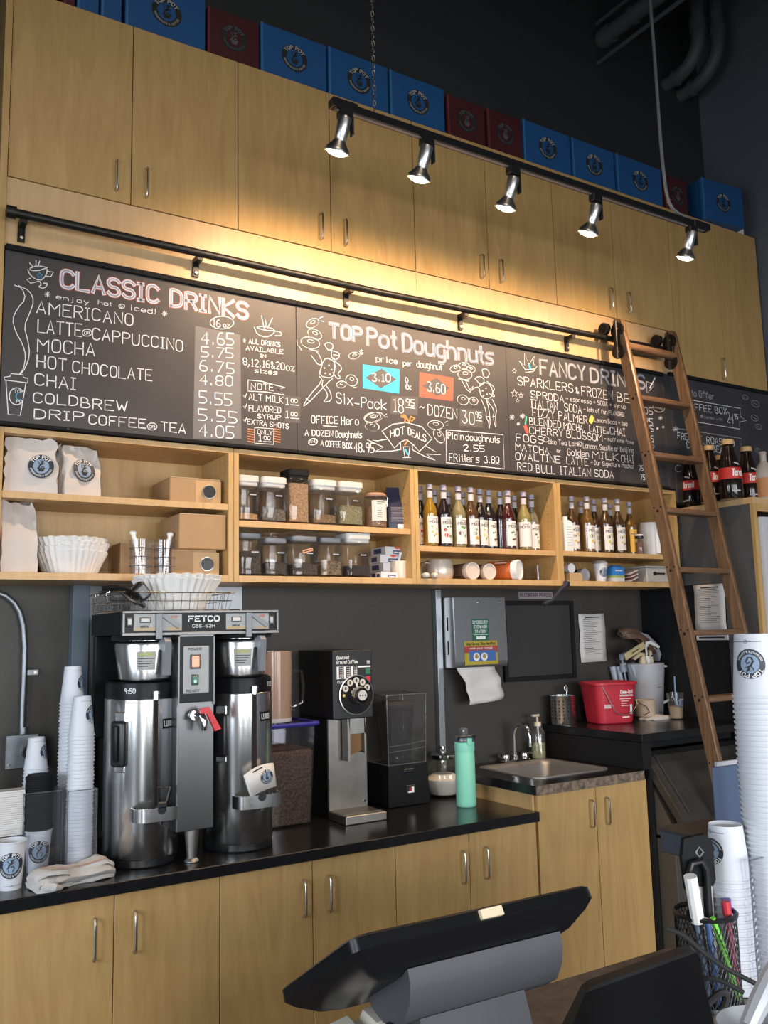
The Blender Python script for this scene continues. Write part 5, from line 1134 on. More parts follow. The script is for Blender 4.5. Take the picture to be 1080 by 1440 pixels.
def folded(name, label, x, y, z, L, W_, rz, m, stripe, seed):
    # a cloth folded back and forth in four layers, the folds showing along the front
    t = thing(name, label, 'towel', (x, y, z), rz); r = random.Random(seed); q = MB(); rings = []; th = .0125; n = 44
    P = [r.uniform(0, 6.3) for _ in range(12)]; top = []
    for i in range(n+1):
        f = i/n; u = (f-.5)*L; end = min(1, (min(f, 1-f)/.10))**.5; cl_ = []
        for k in range(4):
            z_ = .007+k*.0135*(.55+.45*end)+.004*sin(f*7+P[k])*k*.5
            a = W_/2*(.93+.07*sin(f*9+P[k+4])-.05*k)*(.80+.20*end); off = .012*sin(f*4.2+P[8])+.006*sin(f*13+P[k])
            ys = [-a+off, -a*.4+off, a*.4+off, a+off]; ys = ys if k % 2 == 0 else ys[::-1]
            for yy in ys: cl_.append((yy, z_+.004*sin(yy*55+f*11+P[9])+(.012*(1-end) if k else 0)*0))
            if k < 3: cl_.append((ys[-1]+(.007 if ys[-1] > 0 else -.007), z_+.0068))
        Lf, Rt = [], []
        for j in range(len(cl_)):
            p0 = cl_[max(j-1, 0)]; p1 = cl_[min(j+1, len(cl_)-1)]; dx, dz = p1[0]-p0[0], p1[1]-p0[1]; l = hypot(dx, dz) or 1; h = th/2*(.9+.2*r.random())
            Lf.append((u+.002*r.uniform(-1, 1), cl_[j][0]-dz/l*h, max(0, cl_[j][1]+dx/l*h))); Rt.append((u+.002*r.uniform(-1, 1), cl_[j][0]+dz/l*h, max(0, cl_[j][1]-dx/l*h)))
        rings.append(Lf+Rt[::-1]); k3 = len(cl_)-3; top.append(max(Lf+Rt, key=lambda p: p[2]))
    q.loft(rings, m); q.build('folded_cloth', t, ang=75)
    q = MB(); b_ = W_*.10; pr = []
    for i in range(6, n-4): pr.append((rings[i][0][0], b_-.045*(i/n), max(p[2] for p in rings[i])+.0012))
    v = [(p[0], p[1]-.004, p[2]) for p in pr]+[(p[0], p[1]+.004, p[2]) for p in pr]; k = len(pr)
    q.add(v, [(i, i+1, k+i+1, k+i) for i in range(k-1)], stripe); q.build('orange_stripe', t); return t
tw = folded('folded_towel', 'folded white terry towel with orange stripe at the worktop edge', .735, 3.165, .911, .27, .115, rad(10), TERRY, mat('towel_stripe', (.70, .34, .18), .9), 4)
q = MB(); q.tube([(-.135, -.02, .014), (-.112, -.058, .020), (-.085, -.070, .014), (-.062, -.062, .006)], .010, TERRY, 10, rs=[.010, .015, .013, .007]); q.build('loose_corner', tw)
# ------------------------------------------------------------------ twin coffee brewer
BX, BY0 = .88, 3.14; BW = .598; HZ0, HZ1 = 1.717, 1.800
TRIMS = mat('trim_steel', (.17, .17, .17), .4, .9); PANEL = mat('control_panel', (.36, .37, .37), .45); AMB = mat('panel_tan', (.48, .36, .20), .5); LEV = mat('lever_grey', (.20, .215, .235), .35)
t = thing('coffee_brewer', 'twin black and steel coffee brewer with two brew baskets and hot water tap', 'coffee maker', (BX, BY0, .911))
Z = lambda z: z-.911
q = MB(); q.box(.003, BW-.003, .003, .44, Z(HZ0), Z(HZ1)-.002, GLOSSB, .002); q.build('head_housing', t)
q = MB()
for x0, x1, z0, z1 in ((0, BW, HZ1-.008, HZ1), (0, BW, HZ0-.004, HZ0+.006), (0, .008, HZ0+.006, HZ1-.008), (BW-.008, BW, HZ0+.006, HZ1-.008)): q.box(x0, x1, -.004, .02, Z(z0), Z(z1), TRIMS, .001)
q.box(0, BW, .02, .44, Z(HZ1)-.002, Z(HZ1), STEEL); q.build('steel_trim', t)
fF = lambda u, v, d=0: (u, .0022-d, Z(v))
q = MB(); letter(q, 'FETCO', .240, 1.762, .118, .018, .0052, INKW, lambda u, v: fF(u, v, .002)); letter(q, 'CBS-52H', .255, 1.739, .085, .011, .0018, CHALK, lambda u, v: fF(u, v, .002)); q.build('maker_lettering', t)
for px0, px1 in ((188, 256), (318, 378)):
    x0 = at(px0, 875, BY0).x-BX; x1 = at(px1, 875, BY0).x-BX; w_ = x1-x0
    q = MB(); q.box(x0, x1, -.001, .004, Z(1.729), Z(1.789), PANEL, .0015); q.box(x0+.002, x0+w_*.46, -.0014, .0, Z(1.730), Z(1.742), AMB); q.box(x1-w_*.3, x1-.002, -.0014, 0, Z(1.730), Z(1.742), AMB)
    letter(q, 'BREW', x0+w_*.14, 1.741, w_*.16, .007, .0016, INK, lambda u, v: fF(u, v, .0042)); letter(q, 'STOP', x0+w_*.76, 1.775, w_*.14, .007, .0014, CHALKR, lambda u, v: fF(u, v, .0042)); c = q.build('control_panel', t)
    q = MB(); q.box(x0+w_*.12, x0+w_*.34, -.005, 0, Z(1.758), Z(1.777), BLACK, .001); q.box(x0+w_*.14, x0+w_*.32, -.007, -.004, Z(1.761), Z(1.774), mat('rocker_white', (.6, .58, .55), .4), .001); q.build('brew_switch', c)
    q = MB(); a = x0+w_*.50; q.box(a-.010, a+.012, -.014, -.002, Z(1.700), Z(1.790), LEV, .002); q.prism([(a+.012, Z(1.790)), (a-.006, Z(1.790)), (a+.072, Z(1.735)), (a+.085, Z(1.747))], .008, LEV, o=(0, -.012, 0)); q.build('lever', t)
for x in (.024, BW-.030): q = MB(); q.box(x-.010, x+.012, -.003, .004, Z(1.744), Z(1.780), BLACK, .002); q.box(x-.006, x+.008, -.006, -.002, Z(1.75), Z(1.774), DSTEEL, .002); q.build('side_switch', t)
cx0, cx1 = .204, .342; cm = (cx0+cx1)/2
q = MB(); q.box(cx0, cx1, .012, .40, Z(1.024), Z(HZ0)-.004, mat('column_steel', (.16, .16, .165), .33, .9), .003); q.build('centre_column', t)
q = MB(); q.box(cx0+.006, cx1-.006, .006, .0125, Z(1.47), Z(1.706), GLOSSB, .001)
for x in (cx0, cx1-.005): q.box(x, x+.005, .003, .014, Z(1.46), Z(1.712), TRIMS)
q.box(cx0, cx1, .003, .014, Z(1.706), Z(1.714), TRIMS); q.build('column_front', t)
q = MB(); q.box(cx0+.018, cx1-.022, .002, .0065, Z(1.502), Z(1.672), PANEL, .003); fC = lambda u, v: (u, .0014, Z(v)); letter(q, 'POWER', cx0+.036, 1.657, .05, .008, .0018, INK, fC); letter(q, 'READY', cx0+.030, 1.508, .05, .008, .0018, INK, fC); c = q.build('power_panel', t)
q = MB(); q.box(cx0+.042, cx0+.082, -.003, .003, Z(1.590), Z(1.642), BLACK, .002); q.box(cx0+.048, cx0+.076, -.008, -.002, Z(1.596), Z(1.636), mat('lit_rocker', (.7, .3, .2), .4, emit=(1, .45, .25), es=.5), .003); q.build('power_switch', c)
q = MB(); q.box(cx0+.047, cx0+.075, -.002, .003, Z(1.532), Z(1.570), BLACK, .002); q.box(cx0+.050, cx0+.072, -.004, -.001, Z(1.536), Z(1.566), mat('ready_green', (.01, .12, .06), .3), .002); q.cyl(.005, -.005, -.003, mat('ready_glow', (.3, .9, .6), .4, emit=(.4, 1, .7), es=1.2), 10, (cx0+.061, 0, Z(1.546)), 'y'); q.build('ready_light', c)
q = MB(); q.tube([(cx0+.05, .012, Z(1.425)), (cx0+.052, -.02, Z(1.428)), (cx0+.07, -.05, Z(1.425)), (cx0+.075, -.055, Z(1.405)), (cx0+.075, -.055, Z(1.375))], .012, CHROME, 12, rs=[.008, .010, .013, .014, .009]); q.cyl(.017, -.03, -.004, CHROME, 14, (cx0+.05, 0, Z(1.427)), 'y'); ft = q.build('water_tap', t)
q = MB(); q.prism([(-.020, .0), (.012, .004), (.056, -.075), (.034, -.082), (.004, -.02), (-.020, -.016)], .014, mat('tap_red', (.62, .015, .025), .35), o=(cx0+.082, -.060, Z(1.452)), u=(1, 0, 0), v=(0, 0, 1), n=(0, 1, 0)); q.build('tap_lever', ft)
q = MB(); q.lathe([(.026, Z(1.026)), (.026, Z(1.02)), (.018, Z(.94)), (.017, Z(.925)), (.026, Z(.915)), (.026, Z(.9115))], DSTEEL, 20, (cm, .045, 0), True, True); q.build('front_foot', t)
q = MB(); q.lathe([(.026, Z(1.026)), (.018, Z(.94)), (.026, Z(.9115))], DSTEEL, 16, (cm, .35, 0), True, True); q.build('rear_foot', t)
q = MB(); q.box(.01, BW-.01, .40, .44, Z(1.33), Z(HZ0)-.001, GLOSSB, .003); q.build('back_panel', t)
YB = mat('label_lime', (.42, .42, .08), .5); LBL = mat('label_clear', (.42, .42, .40), .3, .5)
for bx in (at(205, 920, 3.27).x-BX, at(337, 920, 3.27).x-BX):
    q = MB(); c = (bx, .13, 0)
    q.lathe([(.092, Z(1.712)), (.092, Z(1.695)), (.108, Z(1.688)), (.111, Z(1.680)), (.094, Z(1.560)), (.088, Z(1.555)), (0, Z(1.552))], STEEL, 40, c); bk = q.build('brew_basket', t)
    q = MB(); q.lathe([(.120, Z(1.716)), (.124, Z(1.706)), (.120, Z(1.697)), (.10, Z(1.696))], BLACK, 32, c); q.build('spray_collar', t)
    q = MB(); a = rad(14); hx, hy = bx+.112*sin(a), .13-.112*cos(a)
    q.prism([(0, Z(1.705)), (-.026, Z(1.705)), (-.036, Z(1.69)), (-.030, Z(1.572)), (-.018, Z(1.572)), (-.014, Z(1.66)), (.012, Z(1.665))], .026, LEV, o=(hx-.010, hy, 0), u=(-sin(a), cos(a), 0), v=(0, 0, 1), n=(cos(a), sin(a), 0)); q.build('basket_handle', bk)
    rr = lambda z: .094+.017*(z-1.56)/.12
    fB = lambda u, v, d=0: (bx+(rr(v)+.0008+d)*sin(u/.105-.28), .13-(rr(v)+.0008+d)*cos(u/.105-.28), Z(v))
    q = MB()
    for k in range(8): u0, u1 = -.034+.0085*k, -.0255+.0085*k; q.add([fB(u0, 1.592), fB(u1, 1.592), fB(u1, 1.658), fB(u0, 1.658)], [(0, 1, 2, 3)], LBL)
    f2 = lambda u, v: fB(u, v, .0005); letter(q, 'CAUTION', -.026, 1.642, .05, .010, .003, YB, f2)
    for k in range(4): ribbon(q, [(-.028+.007*i, 1.632-k*.009) for i in range(9-k)], .0026, INK, f2)
    q.build('warning_label', bk); q = MB(); fR = lambda u, v, d=0: fB(u+.088, v, d)
    for k in range(4): u0, u1 = -.015+.0085*k, -.0065+.0085*k; q.add([fR(u0, 1.61), fR(u1, 1.61), fR(u1, 1.665), fR(u0, 1.665)], [(0, 1, 2, 3)], LBL)
    for k in range(4): ribbon(q, [(-.010+.007*i, 1.652-k*.011) for i in range(4)], .003, INK, lambda u, v: fR(u, v, .0005))
    q.build('side_label', bk)
# wire rack, filters and headset on the brewer
t = thing('wire_rack', 'shallow chrome wire rack on top of the coffee brewer', 'rack', (BX-.02, BY0+.06, HZ1+.001))
q = MB(); RW, RD, RH = .44, .26, .068
for z, g in ((RH, .014), (RH*.55, .006), (.003, 0)): q.tube([(-g, -g, z), (RW+g, -g, z), (RW+g, RD+g, z), (-g, RD+g, z), (-g, -g, z)], .0026 if z > .05 else .0016, CHROME, 6)
for k in range(15):
    x = RW*k/14; q.tube([(x-(.014 if k == 0 else 0)+(.014 if k == 14 else 0), -.014, RH), (x, 0, .003), (x, RD, .003), (x, RD+.014, RH)], .0014, CHROME, 5)
for k in range(1, 7): y = RD*k/7; q.tube([(-.014, y, RH), (0, y, .003), (RW, y, .003), (RW+.014, y, RH)], .0014, CHROME, 5)
q.build('wire_frame', t)
fz = HZ1+.008; a = at(249, 850, BY0+.18)
for k, lb in enumerate(('lower white fluted filter bundle in the wire rack', 'upper white fluted filter bundle in the wire rack')): filt('coffee_filter_bundle', lb, a.x+.004*k, BY0+.185, fz+k*.016, .098, .165, .112, 'filter bundles in the wire rack')
t = thing('headset', 'black headset lying in the left end of the wire rack', 'headset', (BX+.015, BY0+.06, HZ1+.036), rad(10))
q = MB(); q.tube([(-.075+.012*i, -.03*sin(i*pi/12), .045+.022*sin(i*pi/12)-.004*i) for i in range(13)], .009, GLOSSB, 10); q.tube([(-.07+.012*i, .04-.02*sin(i*pi/12), .03+.028*sin(i*pi/12)-.003*i) for i in range(13)], .007, BLACK, 10); q.build('headband', t)
q = MB(); q.xf = Matrix.Translation((.07, 0, .035)) @ Matrix.Rotation(rad(50), 4, 'Y'); q.box(-.034, .034, -.022, .022, -.028, .028, BLACK, .014, 3); q.box(-.022, .022, -.026, -.02, -.018, .018, GREYP, .004); q.build('ear_piece', t)
q = MB(); q.tube([(-.01, -.02, .03), (.01, -.035, .005), (.05, -.04, -.012), (.07, -.03, -.02)], .006, BLACK, 8); q.cyl(.010, -.034, -.018, RUBBER, 10, (.01, -.02, 0)); q.build('microphone_arm', t)

# insulated coffee dispensers
def dispenser(label, x, y, badge, time_, sleeve=False):
    t = thing('coffee_dispenser', label, 'dispenser', (x, y, .9105), group='steel coffee dispensers')
    ex, ey = .131, .150
    E = lambda r, z, n=56: [(ex*r*cos(2*pi*i/n), ey*r*sin(2*pi*i/n), z) for i in range(n)]
    q = MB(); q.loft([E(.98, .026), E(1, .032), E(1, .575), E(.985, .578)], STEEL); q.build('steel_body', t)
    q = MB(); q.loft([E(.97, .0), E(.99, .004), E(.99, .026), E(.97, .026)], BLACK); q.build('base_ring', t)
    q = MB(); q.loft([E(.985, .578), E(.985, .62), E(.97, .634), E(.90, .640), E(.86, .634), E(.4, .630)], GLOSSB); q.build('lid', t)
    S_ = lambda a, r=1.0: (ex*r*sin(a), -ey*r*cos(a))
    def fs(u, v, d=0, a0=0): a = a0+u/.14; return (ex*(1+d/ex)*sin(a), -ey*(1+d/ey)*cos(a), v)
    a = rad(-52); q = MB(); px_, py_ = S_(a); nx, ny = sin(a), -cos(a); tx, ty = cos(a), sin(a)
    q.xf = Matrix(((tx, nx*-1, 0, px_), (ty, ny*-1, 0, py_), (0, 0, 1, 0), (0, 0, 0, 1)))
    q.box(-.030, .030, -.022, .006, .345, .505, BLACK, .012, 3); q.box(-.012, .012, -.034, -.020, .365, .490, GLOSSB, .006, 2); q.box(-.022, .022, -.004, .004, .325, .535, STEEL, .003); q.build('carry_handle', t)
    a = rad(2); q = MB(); px_, py_ = S_(a)
    q.tube([(px_, py_-.004, .19), (px_, py_-.004, .59)], .0085, mat('sight_glass', (.03, .022, .02), .08), 10); sg = q.build('sight_glass', t)
    q = MB(); q.cyl(.013, .575, .605, CHROME, 14, (px_, py_-.006, 0)); q.cyl(.015, .595, .603, CHROME, 14, (px_, py_-.006, 0)); q.build('gauge_cap', sg)
    q = MB(); a0 = rad(27); n = 10
    for k in range(n): u0, u1 = -.030+.06*k/n, -.030+.06*(k+1)/n; q.add([fs(u0, .47, .0008, a0), fs(u1, .47, .0008, a0), fs(u1, .505, .0008, a0), fs(u0, .505, .0008, a0)], [(0, 1, 2, 3)], GLOSSB)
    letter(q, 'LUXUS', -.024, .479, .048, .018, .004, CHALKD, lambda u, v: fs(u, v, .0014, a0)); q.build('badge', t)
    q = MB(); letter(q, time_, -.02, .600, .042, .016, .0026, INKW, lambda u, v: (ex*.986*sin(u/.14+(rad(-38) if not sleeve else rad(42)))*1.004, -ey*.986*cos(u/.14+(rad(-38) if not sleeve else rad(42)))*1.004, v)); q.build('marker_time', t)
    q = MB(); ring = []                                         # tap guard band
    pr = [(-.092*(1 if cos(a) > 0 else -1)*abs(cos(a))**.5, -.078*abs(sin(a))**.5) for a in [i*pi/20 for i in range(21)]]
    gx, gy = S_(rad(8)); pts = [(gx+u, gy+.035+v) for u, v in pr]
    inn = [(gx+u*.965, gy+.035+v*.955) for u, v in pr]
    q.loft([[(*p, .160), (*p, .206), (*i_, .206), (*i_, .160)] for p, i_ in zip(pts, inn)], STEEL); q.build('tap_guard', t)
    q = MB(); q.cyl(.016, gy-.045, gy+.02, BLACK, 14, (gx, 0, .20), 'y'); q.tube([(gx, gy-.035, .205), (gx, gy-.035, .15)], .008, CHROME, 10); tp = q.build('tap', t)
    if not sleeve:
        q = MB(); q.tube([(gx-.012, gy-.038, .215), (gx-.014, gy-.045, .275), (gx+.030, gy-.045, .275), (gx+.016, gy-.038, .215)], .0055, BLACK, 8); q.box(gx-.016, gx+.018, gy-.05, gy-.03, .205, .226, BLACK, .004); q.build('tap_lever', tp)
    return t, gx, gy
d1, gx, gy = dispenser('oval steel coffee dispenser left of the brewer column', 1.012, 3.338, 0, '9:50')
d2, gx, gy = dispenser('oval steel coffee dispenser right of the brewer column, a sleeve in its tap guard', 1.392, 3.338, 0, '7:20', True)
t = thing('cup_sleeve', 'white cardboard cup sleeve stuck in the tap guard of the right dispenser', 'sleeve', (1.392+gx+.012, 3.338+gy-.031, 1.125), rot=(0, rad(-14), rad(6)))
q = MB(); n = 10; q.loft([[(-.058+.116*k/n, .004*sin(k/n*pi)*-1, .006*sin(k/n*pi)), (-.066+.132*k/n, .004*sin(k/n*pi)*-1, .088+.012*sin(k/n*pi))] for k in range(n+1)], PAPER, False, False, closed=False); o = q.build('folded_card', t); s_ = o.modifiers.new('thickness', 'SOLIDIFY'); s_.thickness = .003
q = MB(); emblem(q, .026, lambda u, v, d=0: (.022+u, -.0085-d, .052+v), NAVY, SKY, INKW, INK); ribbon(q, [(-.03, .088), (.01, .092)], .005, INK, lambda u, v: (u, -.009, v)); q.build('round_badge', t)

# ------------------------------------------------------------------ bean bin, pitcher, grinder, blender, sugar jar, bottle
t = thing('bean_bin', 'tall clear bin full of coffee beans with a blue rim', 'container', (1.672, 3.605, .9105))
q = MB(); q.sq([(.118, 0), (.122, .006), (.138, .42), (.135, .42), (.119, .008), (.02, .006)], glassy('bin_polycarbonate', (.90, .90, .92), .012), .16, cap1=False, k=5); q.build('clear_walls', t)
q = MB(); q.sq([(.1175, .009), (.1285, .30), (.12, .312), (.05, .322)], BEAN, .16, k=5); q.build('coffee_beans', t)
BLUEP = mat('rim_blue', (.03, .03, .26), .4)
q = MB(); q.sq([(.1365, .405), (.150, .410), (.154, .418), (.150, .426), (.134, .424), (.1345, .414)], BLUEP, .16, cap0=False, cap1=False, k=5); q.build('blue_rim', t)
q = MB(); q.sq([(.133, .4135), (.133, .419)], glassy('bin_lid_clear', (.7, .7, .75), .03), .16, k=5); q.build('flat_lid', t)
t = thing('iced_tea_pitcher', 'tea-stained plastic pitcher standing on the bean bin', 'pitcher', (1.668, 3.605, 1.3345))
q = MB(); q.lathe([(.076, 0), (.080, .005), (.086, .30), (.083, .302), (.077, .008), (0, .006)], AMBERP, 30, cap0=True); q.build('pitcher_wall', t)
q = MB(); q.tube([(.082, -.02, .215), (.125, -.03, .21), (.133, -.032, .15), (.128, -.03, .075), (.078, -.02, .055)], .0075, CLEAR, 10); q.build('handle', t)
q = MB(); q.lathe([(.0795, .001), (.0805, .016), (.082, .017), (.081, .0)], FROST, 28); q.build('base_band', t)

GX0, GX1 = 1.886, 2.086; GY = 3.455
t = thing('coffee_grinder', 'black upright coffee grinder with a round dial and steel front', 'grinder', (GX0, GY, .9105)); Z = lambda z: z-.9105; gw = GX1-GX0
q = MB(); q.box(0, gw, 0, .33, Z(1.335), Z(1.632), BLACK, .004); q.box(.0, gw, .062, .33, .0, Z(1.335), BLACK); q.build('body', t)
q = MB(); q.box(.004, gw-.004, .058, .063, .035, Z(1.333), mat('grinder_steel', (.33, .31, .28), .35, .9, var=.25, vscale=10), .001); q.cyl(.006, .052, .058, CHROME, 10, (gw-.02, 0, .06), 'y'); q.build('steel_front', t)
q = MB(); q.box(.0, gw, -.095, .061, .0, .035, DSTEEL, .003)
for k in range(16): q.box(.012+k*(gw-.024)/15-.003, .012+k*(gw-.024)/15+.002, -.06, .056, .034, .0375, NICKEL)
q.build('drip_tray', t)
q = MB(); q.prism([(gw*.37, Z(1.335)), (gw*.78, Z(1.335)), (gw*.80, Z(1.27)), (gw*.40, Z(1.27))], .06, DSTEEL, o=(0, 0, 0)); q.box(gw*.34, gw*.40, .0, .05, Z(1.155), Z(1.335), DSTEEL); q.box(gw*.76, gw*.80, .0, .05, Z(1.185), Z(1.335), DSTEEL); q.build('chute', t)
q = MB(); q.prism([(gw*.40, Z(1.275)), (gw*.76, Z(1.275)), (gw*.76, Z(1.195)), (gw*.46, Z(1.175))], .03, mat('coffee_stained', (.22, .11, .04), .35, .3), o=(0, .025, 0)); q.build('chute_guard', t)
q = MB(); dc = (gw*.56, 0, Z(1.437)); q.cyl(.084, -.006, .002, MATTB, 40, dc, 'y'); q.lathe([(.084, -.004), (.087, -.008), (.082, -.009)], NICKEL, 40, dc, ax='y')
for k in range(5):
    a = rad(-62+31*k); cx_, cz_ = dc[0]+.062*sin(a), dc[2]+.062*cos(a); q.cyl(.0145, -.0085, -.005, mat('dial_cream', (.58, .55, .48), .5), 18, (cx_, 0, cz_), 'y'); q.box(cx_-.004, cx_+.004, -.0095, -.008, cz_-.006, cz_+.007, INK)
q.cyl(.007, -.012, -.006, mat('brass', (.55, .40, .12), .3, 1), 12, (dc[0]-.066, 0, dc[2]), 'y'); dl = q.build('dial_plate', t)
q = MB(); q.lathe([(.038, -.006), (.040, -.012), (.036, -.050), (.033, -.056)], CHROME, 32, dc, ax='y'); q.lathe([(.033, -.056), (.030, -.058), (0, -.058)], GLOSSB, 32, dc, ax='y'); q.cyl(.022, -.0605, -.057, mat('dial_cream2', (.55, .54, .52), .4), 24, dc, 'y')
for dx in (-.013, 0, .013): q.cyl(.0035, -.062, -.060, INK, 8, (dc[0]+dx, 0, dc[2]), 'y')
q.box(dc[0]-.003, dc[0]+.003, -.014, -.006, dc[2]+.036, dc[2]+.052, INKW); q.build('grind_knob', dl)
fG = lambda u, v, d=0: (u, -.0006-d, Z(v)); q = MB()
letter(q, 'Gourmet', .018, 1.594, .062, .014, .0026, INKW, fG, .25); letter(q, 'Ground Coffee', .018, 1.574, .105, .014, .0026, INKW, fG, .25); letter(q, 'Cun', .02, 1.491, .026, .009, .0022, INKW, fG, .25)
for k in range(3):
    x0 = .018+k*.036; q.add([fG(x0, 1.508), fG(x0+.011, 1.508), fG(x0+.011, 1.562), fG(x0, 1.562)], [(0, 1, 2, 3)], CHALK); ribbon(q, [(x0+.012, 1.510), (x0+.030, 1.510), (x0+.030, 1.561), (x0+.012, 1.561)], .0016, CHALK, fG)
    for j in range(5): ribbon(q, [(x0+.016, 1.517+j*.009), (x0+.027, 1.517+j*.009)], .004, CHALKD, fG)
ribbon(q, [(.128, 1.558), (.188, 1.558)], .007, CHALK, fG); q.build('printed_face', t)
for nm, zc, mm in (('grey_button', 1.576, CHALKD), ('green_button', 1.536, mat('button_green', (.01, .16, .07), .4)), ('red_button', 1.502, mat('button_red', (.55, .02, .03), .4))): q = MB(); s = .016 if nm == 'grey_button' else .024; q.box(.186-s, .186, -.006, .002, Z(zc)-s/2, Z(zc)+s/2, mm, .002); q.build(nm, t)

BLX0, BLX1, BLY0, BLY1 = 2.216, 2.445, 3.552, 3.76
t = thing('blender', 'black blender with a clear sound cover over a dark jar', 'blender', ((BLX0+BLX1)/2, (BLY0+BLY1)/2, .9105)); bw, bd = (BLX1-BLX0)/2, (BLY1-BLY0)/2
q = MB(); q.loft([[(-bw*s, -bd*s, z), (bw*s, -bd*s, z), (bw*s, bd*s, z), (-bw*s, bd*s, z)] for s, z in ((1.0, .004), (1.0, .02), (.95, .17), (.93, .186))], GLOSSB); q.build('motor_base', t)
q = MB(); q.box(-.028, .030, -bd-.003, -bd+.02, .150, .168, BLACK, .004); q.box(-.015, .035, -bd-.004, -bd+.02, .055, .093, BLACK, .003); q.box(.010, .022, -bd-.0075, -bd, .060, .085, INKW); q.box(-.010, .010, -bd-.0075, -bd, .060, .066, INKW); q.box(-.004, .004, -bd-.0075, -bd, .070, .082, MATS['button_red']); q.build('switch_panel', t)
q = MB(); s1, s2 = .90, .96; z0, z1 = .1875, .500
def shellbox(q, s0, s1, z0, z1, m): q.loft([[(-bw*a, -bd*a, z), (bw*a, -bd*a, z), (bw*a, bd*a, z), (-bw*a, bd*a, z)] for a, z in ((s0, z0), (s1, z1), (s1*.97, z1+.008), (s1-.02, z1), (s0-.03, z0+.002))], m, False, False)
shellbox(q, s1, s2, z0, z1, SMOKE); q.add([(-bw*s2, -bd*s2, z1+.006), (bw*s2, -bd*s2, z1+.006), (bw*s2, bd*s2, z1+.006), (-bw*s2, bd*s2, z1+.006)], [(0, 1, 2, 3)], SMOKE); c = q.build('sound_cover', t)
q = MB()
for sx in (-1, 1):
    q.tube([(sx*bw*s1, -bd*s1, z0), (sx*bw*s2, -bd*s2, z1+.004)], .0028, DIME, 6); q.tube([(sx*bw*s1, bd*s1, z0), (sx*bw*s2, bd*s2, z1+.004)], .0022, DIME, 6)
for zz, sc in ((z1+.005, s2), (z0+.001, s1)): q.tube([(-bw*sc, -bd*sc, zz), (bw*sc, -bd*sc, zz), (bw*sc, bd*sc, zz), (-bw*sc, bd*sc, zz), (-bw*sc, -bd*sc, zz)], .0024, DIME, 6)
q.tube([(-bw*.88, -bd*.94, z0+.085), (0, -bd*.96, z0+.090), (bw*.88, -bd*.94, z0+.098)], .0018, DIME, 6); q.tube([(-bw*.88, -bd*.94, z0+.060), (0, -bd*.96, z0+.064), (bw*.88, -bd*.94, z0+.070)], .0018, DIME, 6); q.build('cover_edges', c)
q = MB(); q.sq([(.050, .192), (.060, .26), (.072, .44), (.069, .44), (.056, .26), (.02, .2)], glassy('jar_dark', (.62, .62, .66), .03), .35, cap1=False); j = q.build('blending_jar', t)
q = MB(); q.box(.062, .080, -.020, .004, .215, .40, BLACK, .006); q.build('jar_handle', j)
q = MB(); q.sq([(.073, .442), (.075, .455), (.050, .468)], RUBBER, .35); q.build('jar_lid', j)

GLJ = GLASS; t = thing('sugar_jar', 'round glass jar half full of sugar with chrome lid, right of the blender', 'jar', (2.60, 3.655, .9105))
q = MB(); q.lathe([(.050, 0), (.075, .012), (.096, .06), (.098, .10), (.082, .150), (.056, .180), (.054, .18), (.079, .148), (.094, .10), (.092, .06), (.07, .015), (0, .005)], GLASS, 32, cap0=True); q.build('glass_body', t)
q = MB(); q.lathe([(.045, .006), (.069, .016), (.091, .06), (.0925, .085), (.05, .108), (0, .098)], mat('sugar', (.74, .68, .62), .9, bump=.3, bscale=200), 28, cap0=True); q.build('sugar', t)
q = MB(); q.lathe([(.060, .178), (.062, .182), (.062, .198), (.055, .203), (0, .205)], CHROME, 28, cap0=True); q.lathe([(.006, .205), (.006, .222), (.014, .226), (.013, .236), (0, .238)], CHROME, 16); q.build('lid', t)

t = thing('water_bottle', 'mint green insulated water bottle with black flip lid', 'bottle', (2.531, 3.385, .9105)); MINT = mat('mint_paint', (.24, .66, .49), .5)
q = MB(); q.lathe([(.040, 0), (.044, .004), (.0455, .012), (.0455, .215), (.0450, .238), (.0445, .246), (.0465, .254), (.0465, .285), (.043, .288), (0, .288)], MINT, 36, cap0=True); q.build('bottle_body', t)
q = MB(); q.lathe([(.042, .288), (.045, .291), (.045, .306), (.041, .315), (.030, .318), (0, .318)], mat('lid_clear_grey', (.10, .11, .12), .2), 28); ld = q.build('screw_lid', t)
q = MB(); q.box(-.022, .012, -.020, .020, .316, .350, MATS['lid_clear_grey'], .008, 2); q.build('flip_spout', ld)
q = MB(); q.box(-.016, .010, -.050, -.040, .274, .310, MINT, .004, 2); q.build('lock_tab', ld)
q = MB(); q.tube([(-.044, -.012, .298), (-.046, -.02, .312), (-.03, -.04, .316), (0, -.052, .312), (.03, -.04, .316), (.046, -.02, .312), (.044, -.012, .298)], .005, BLACK, 8); q.build('carry_loop', ld)
q = MB(); ribbon(q, [(.06+.0022*i, .004*sin(i*1.1)+.003*sin(i*.4)) for i in range(50)], .0022, mat('mint_light', (.35, .65, .52), .5), lambda u, v: ((.0462)*sin(v/.0455-.25), -(.0462)*cos(v/.0455-.25), u)); q.build('script_print', t)

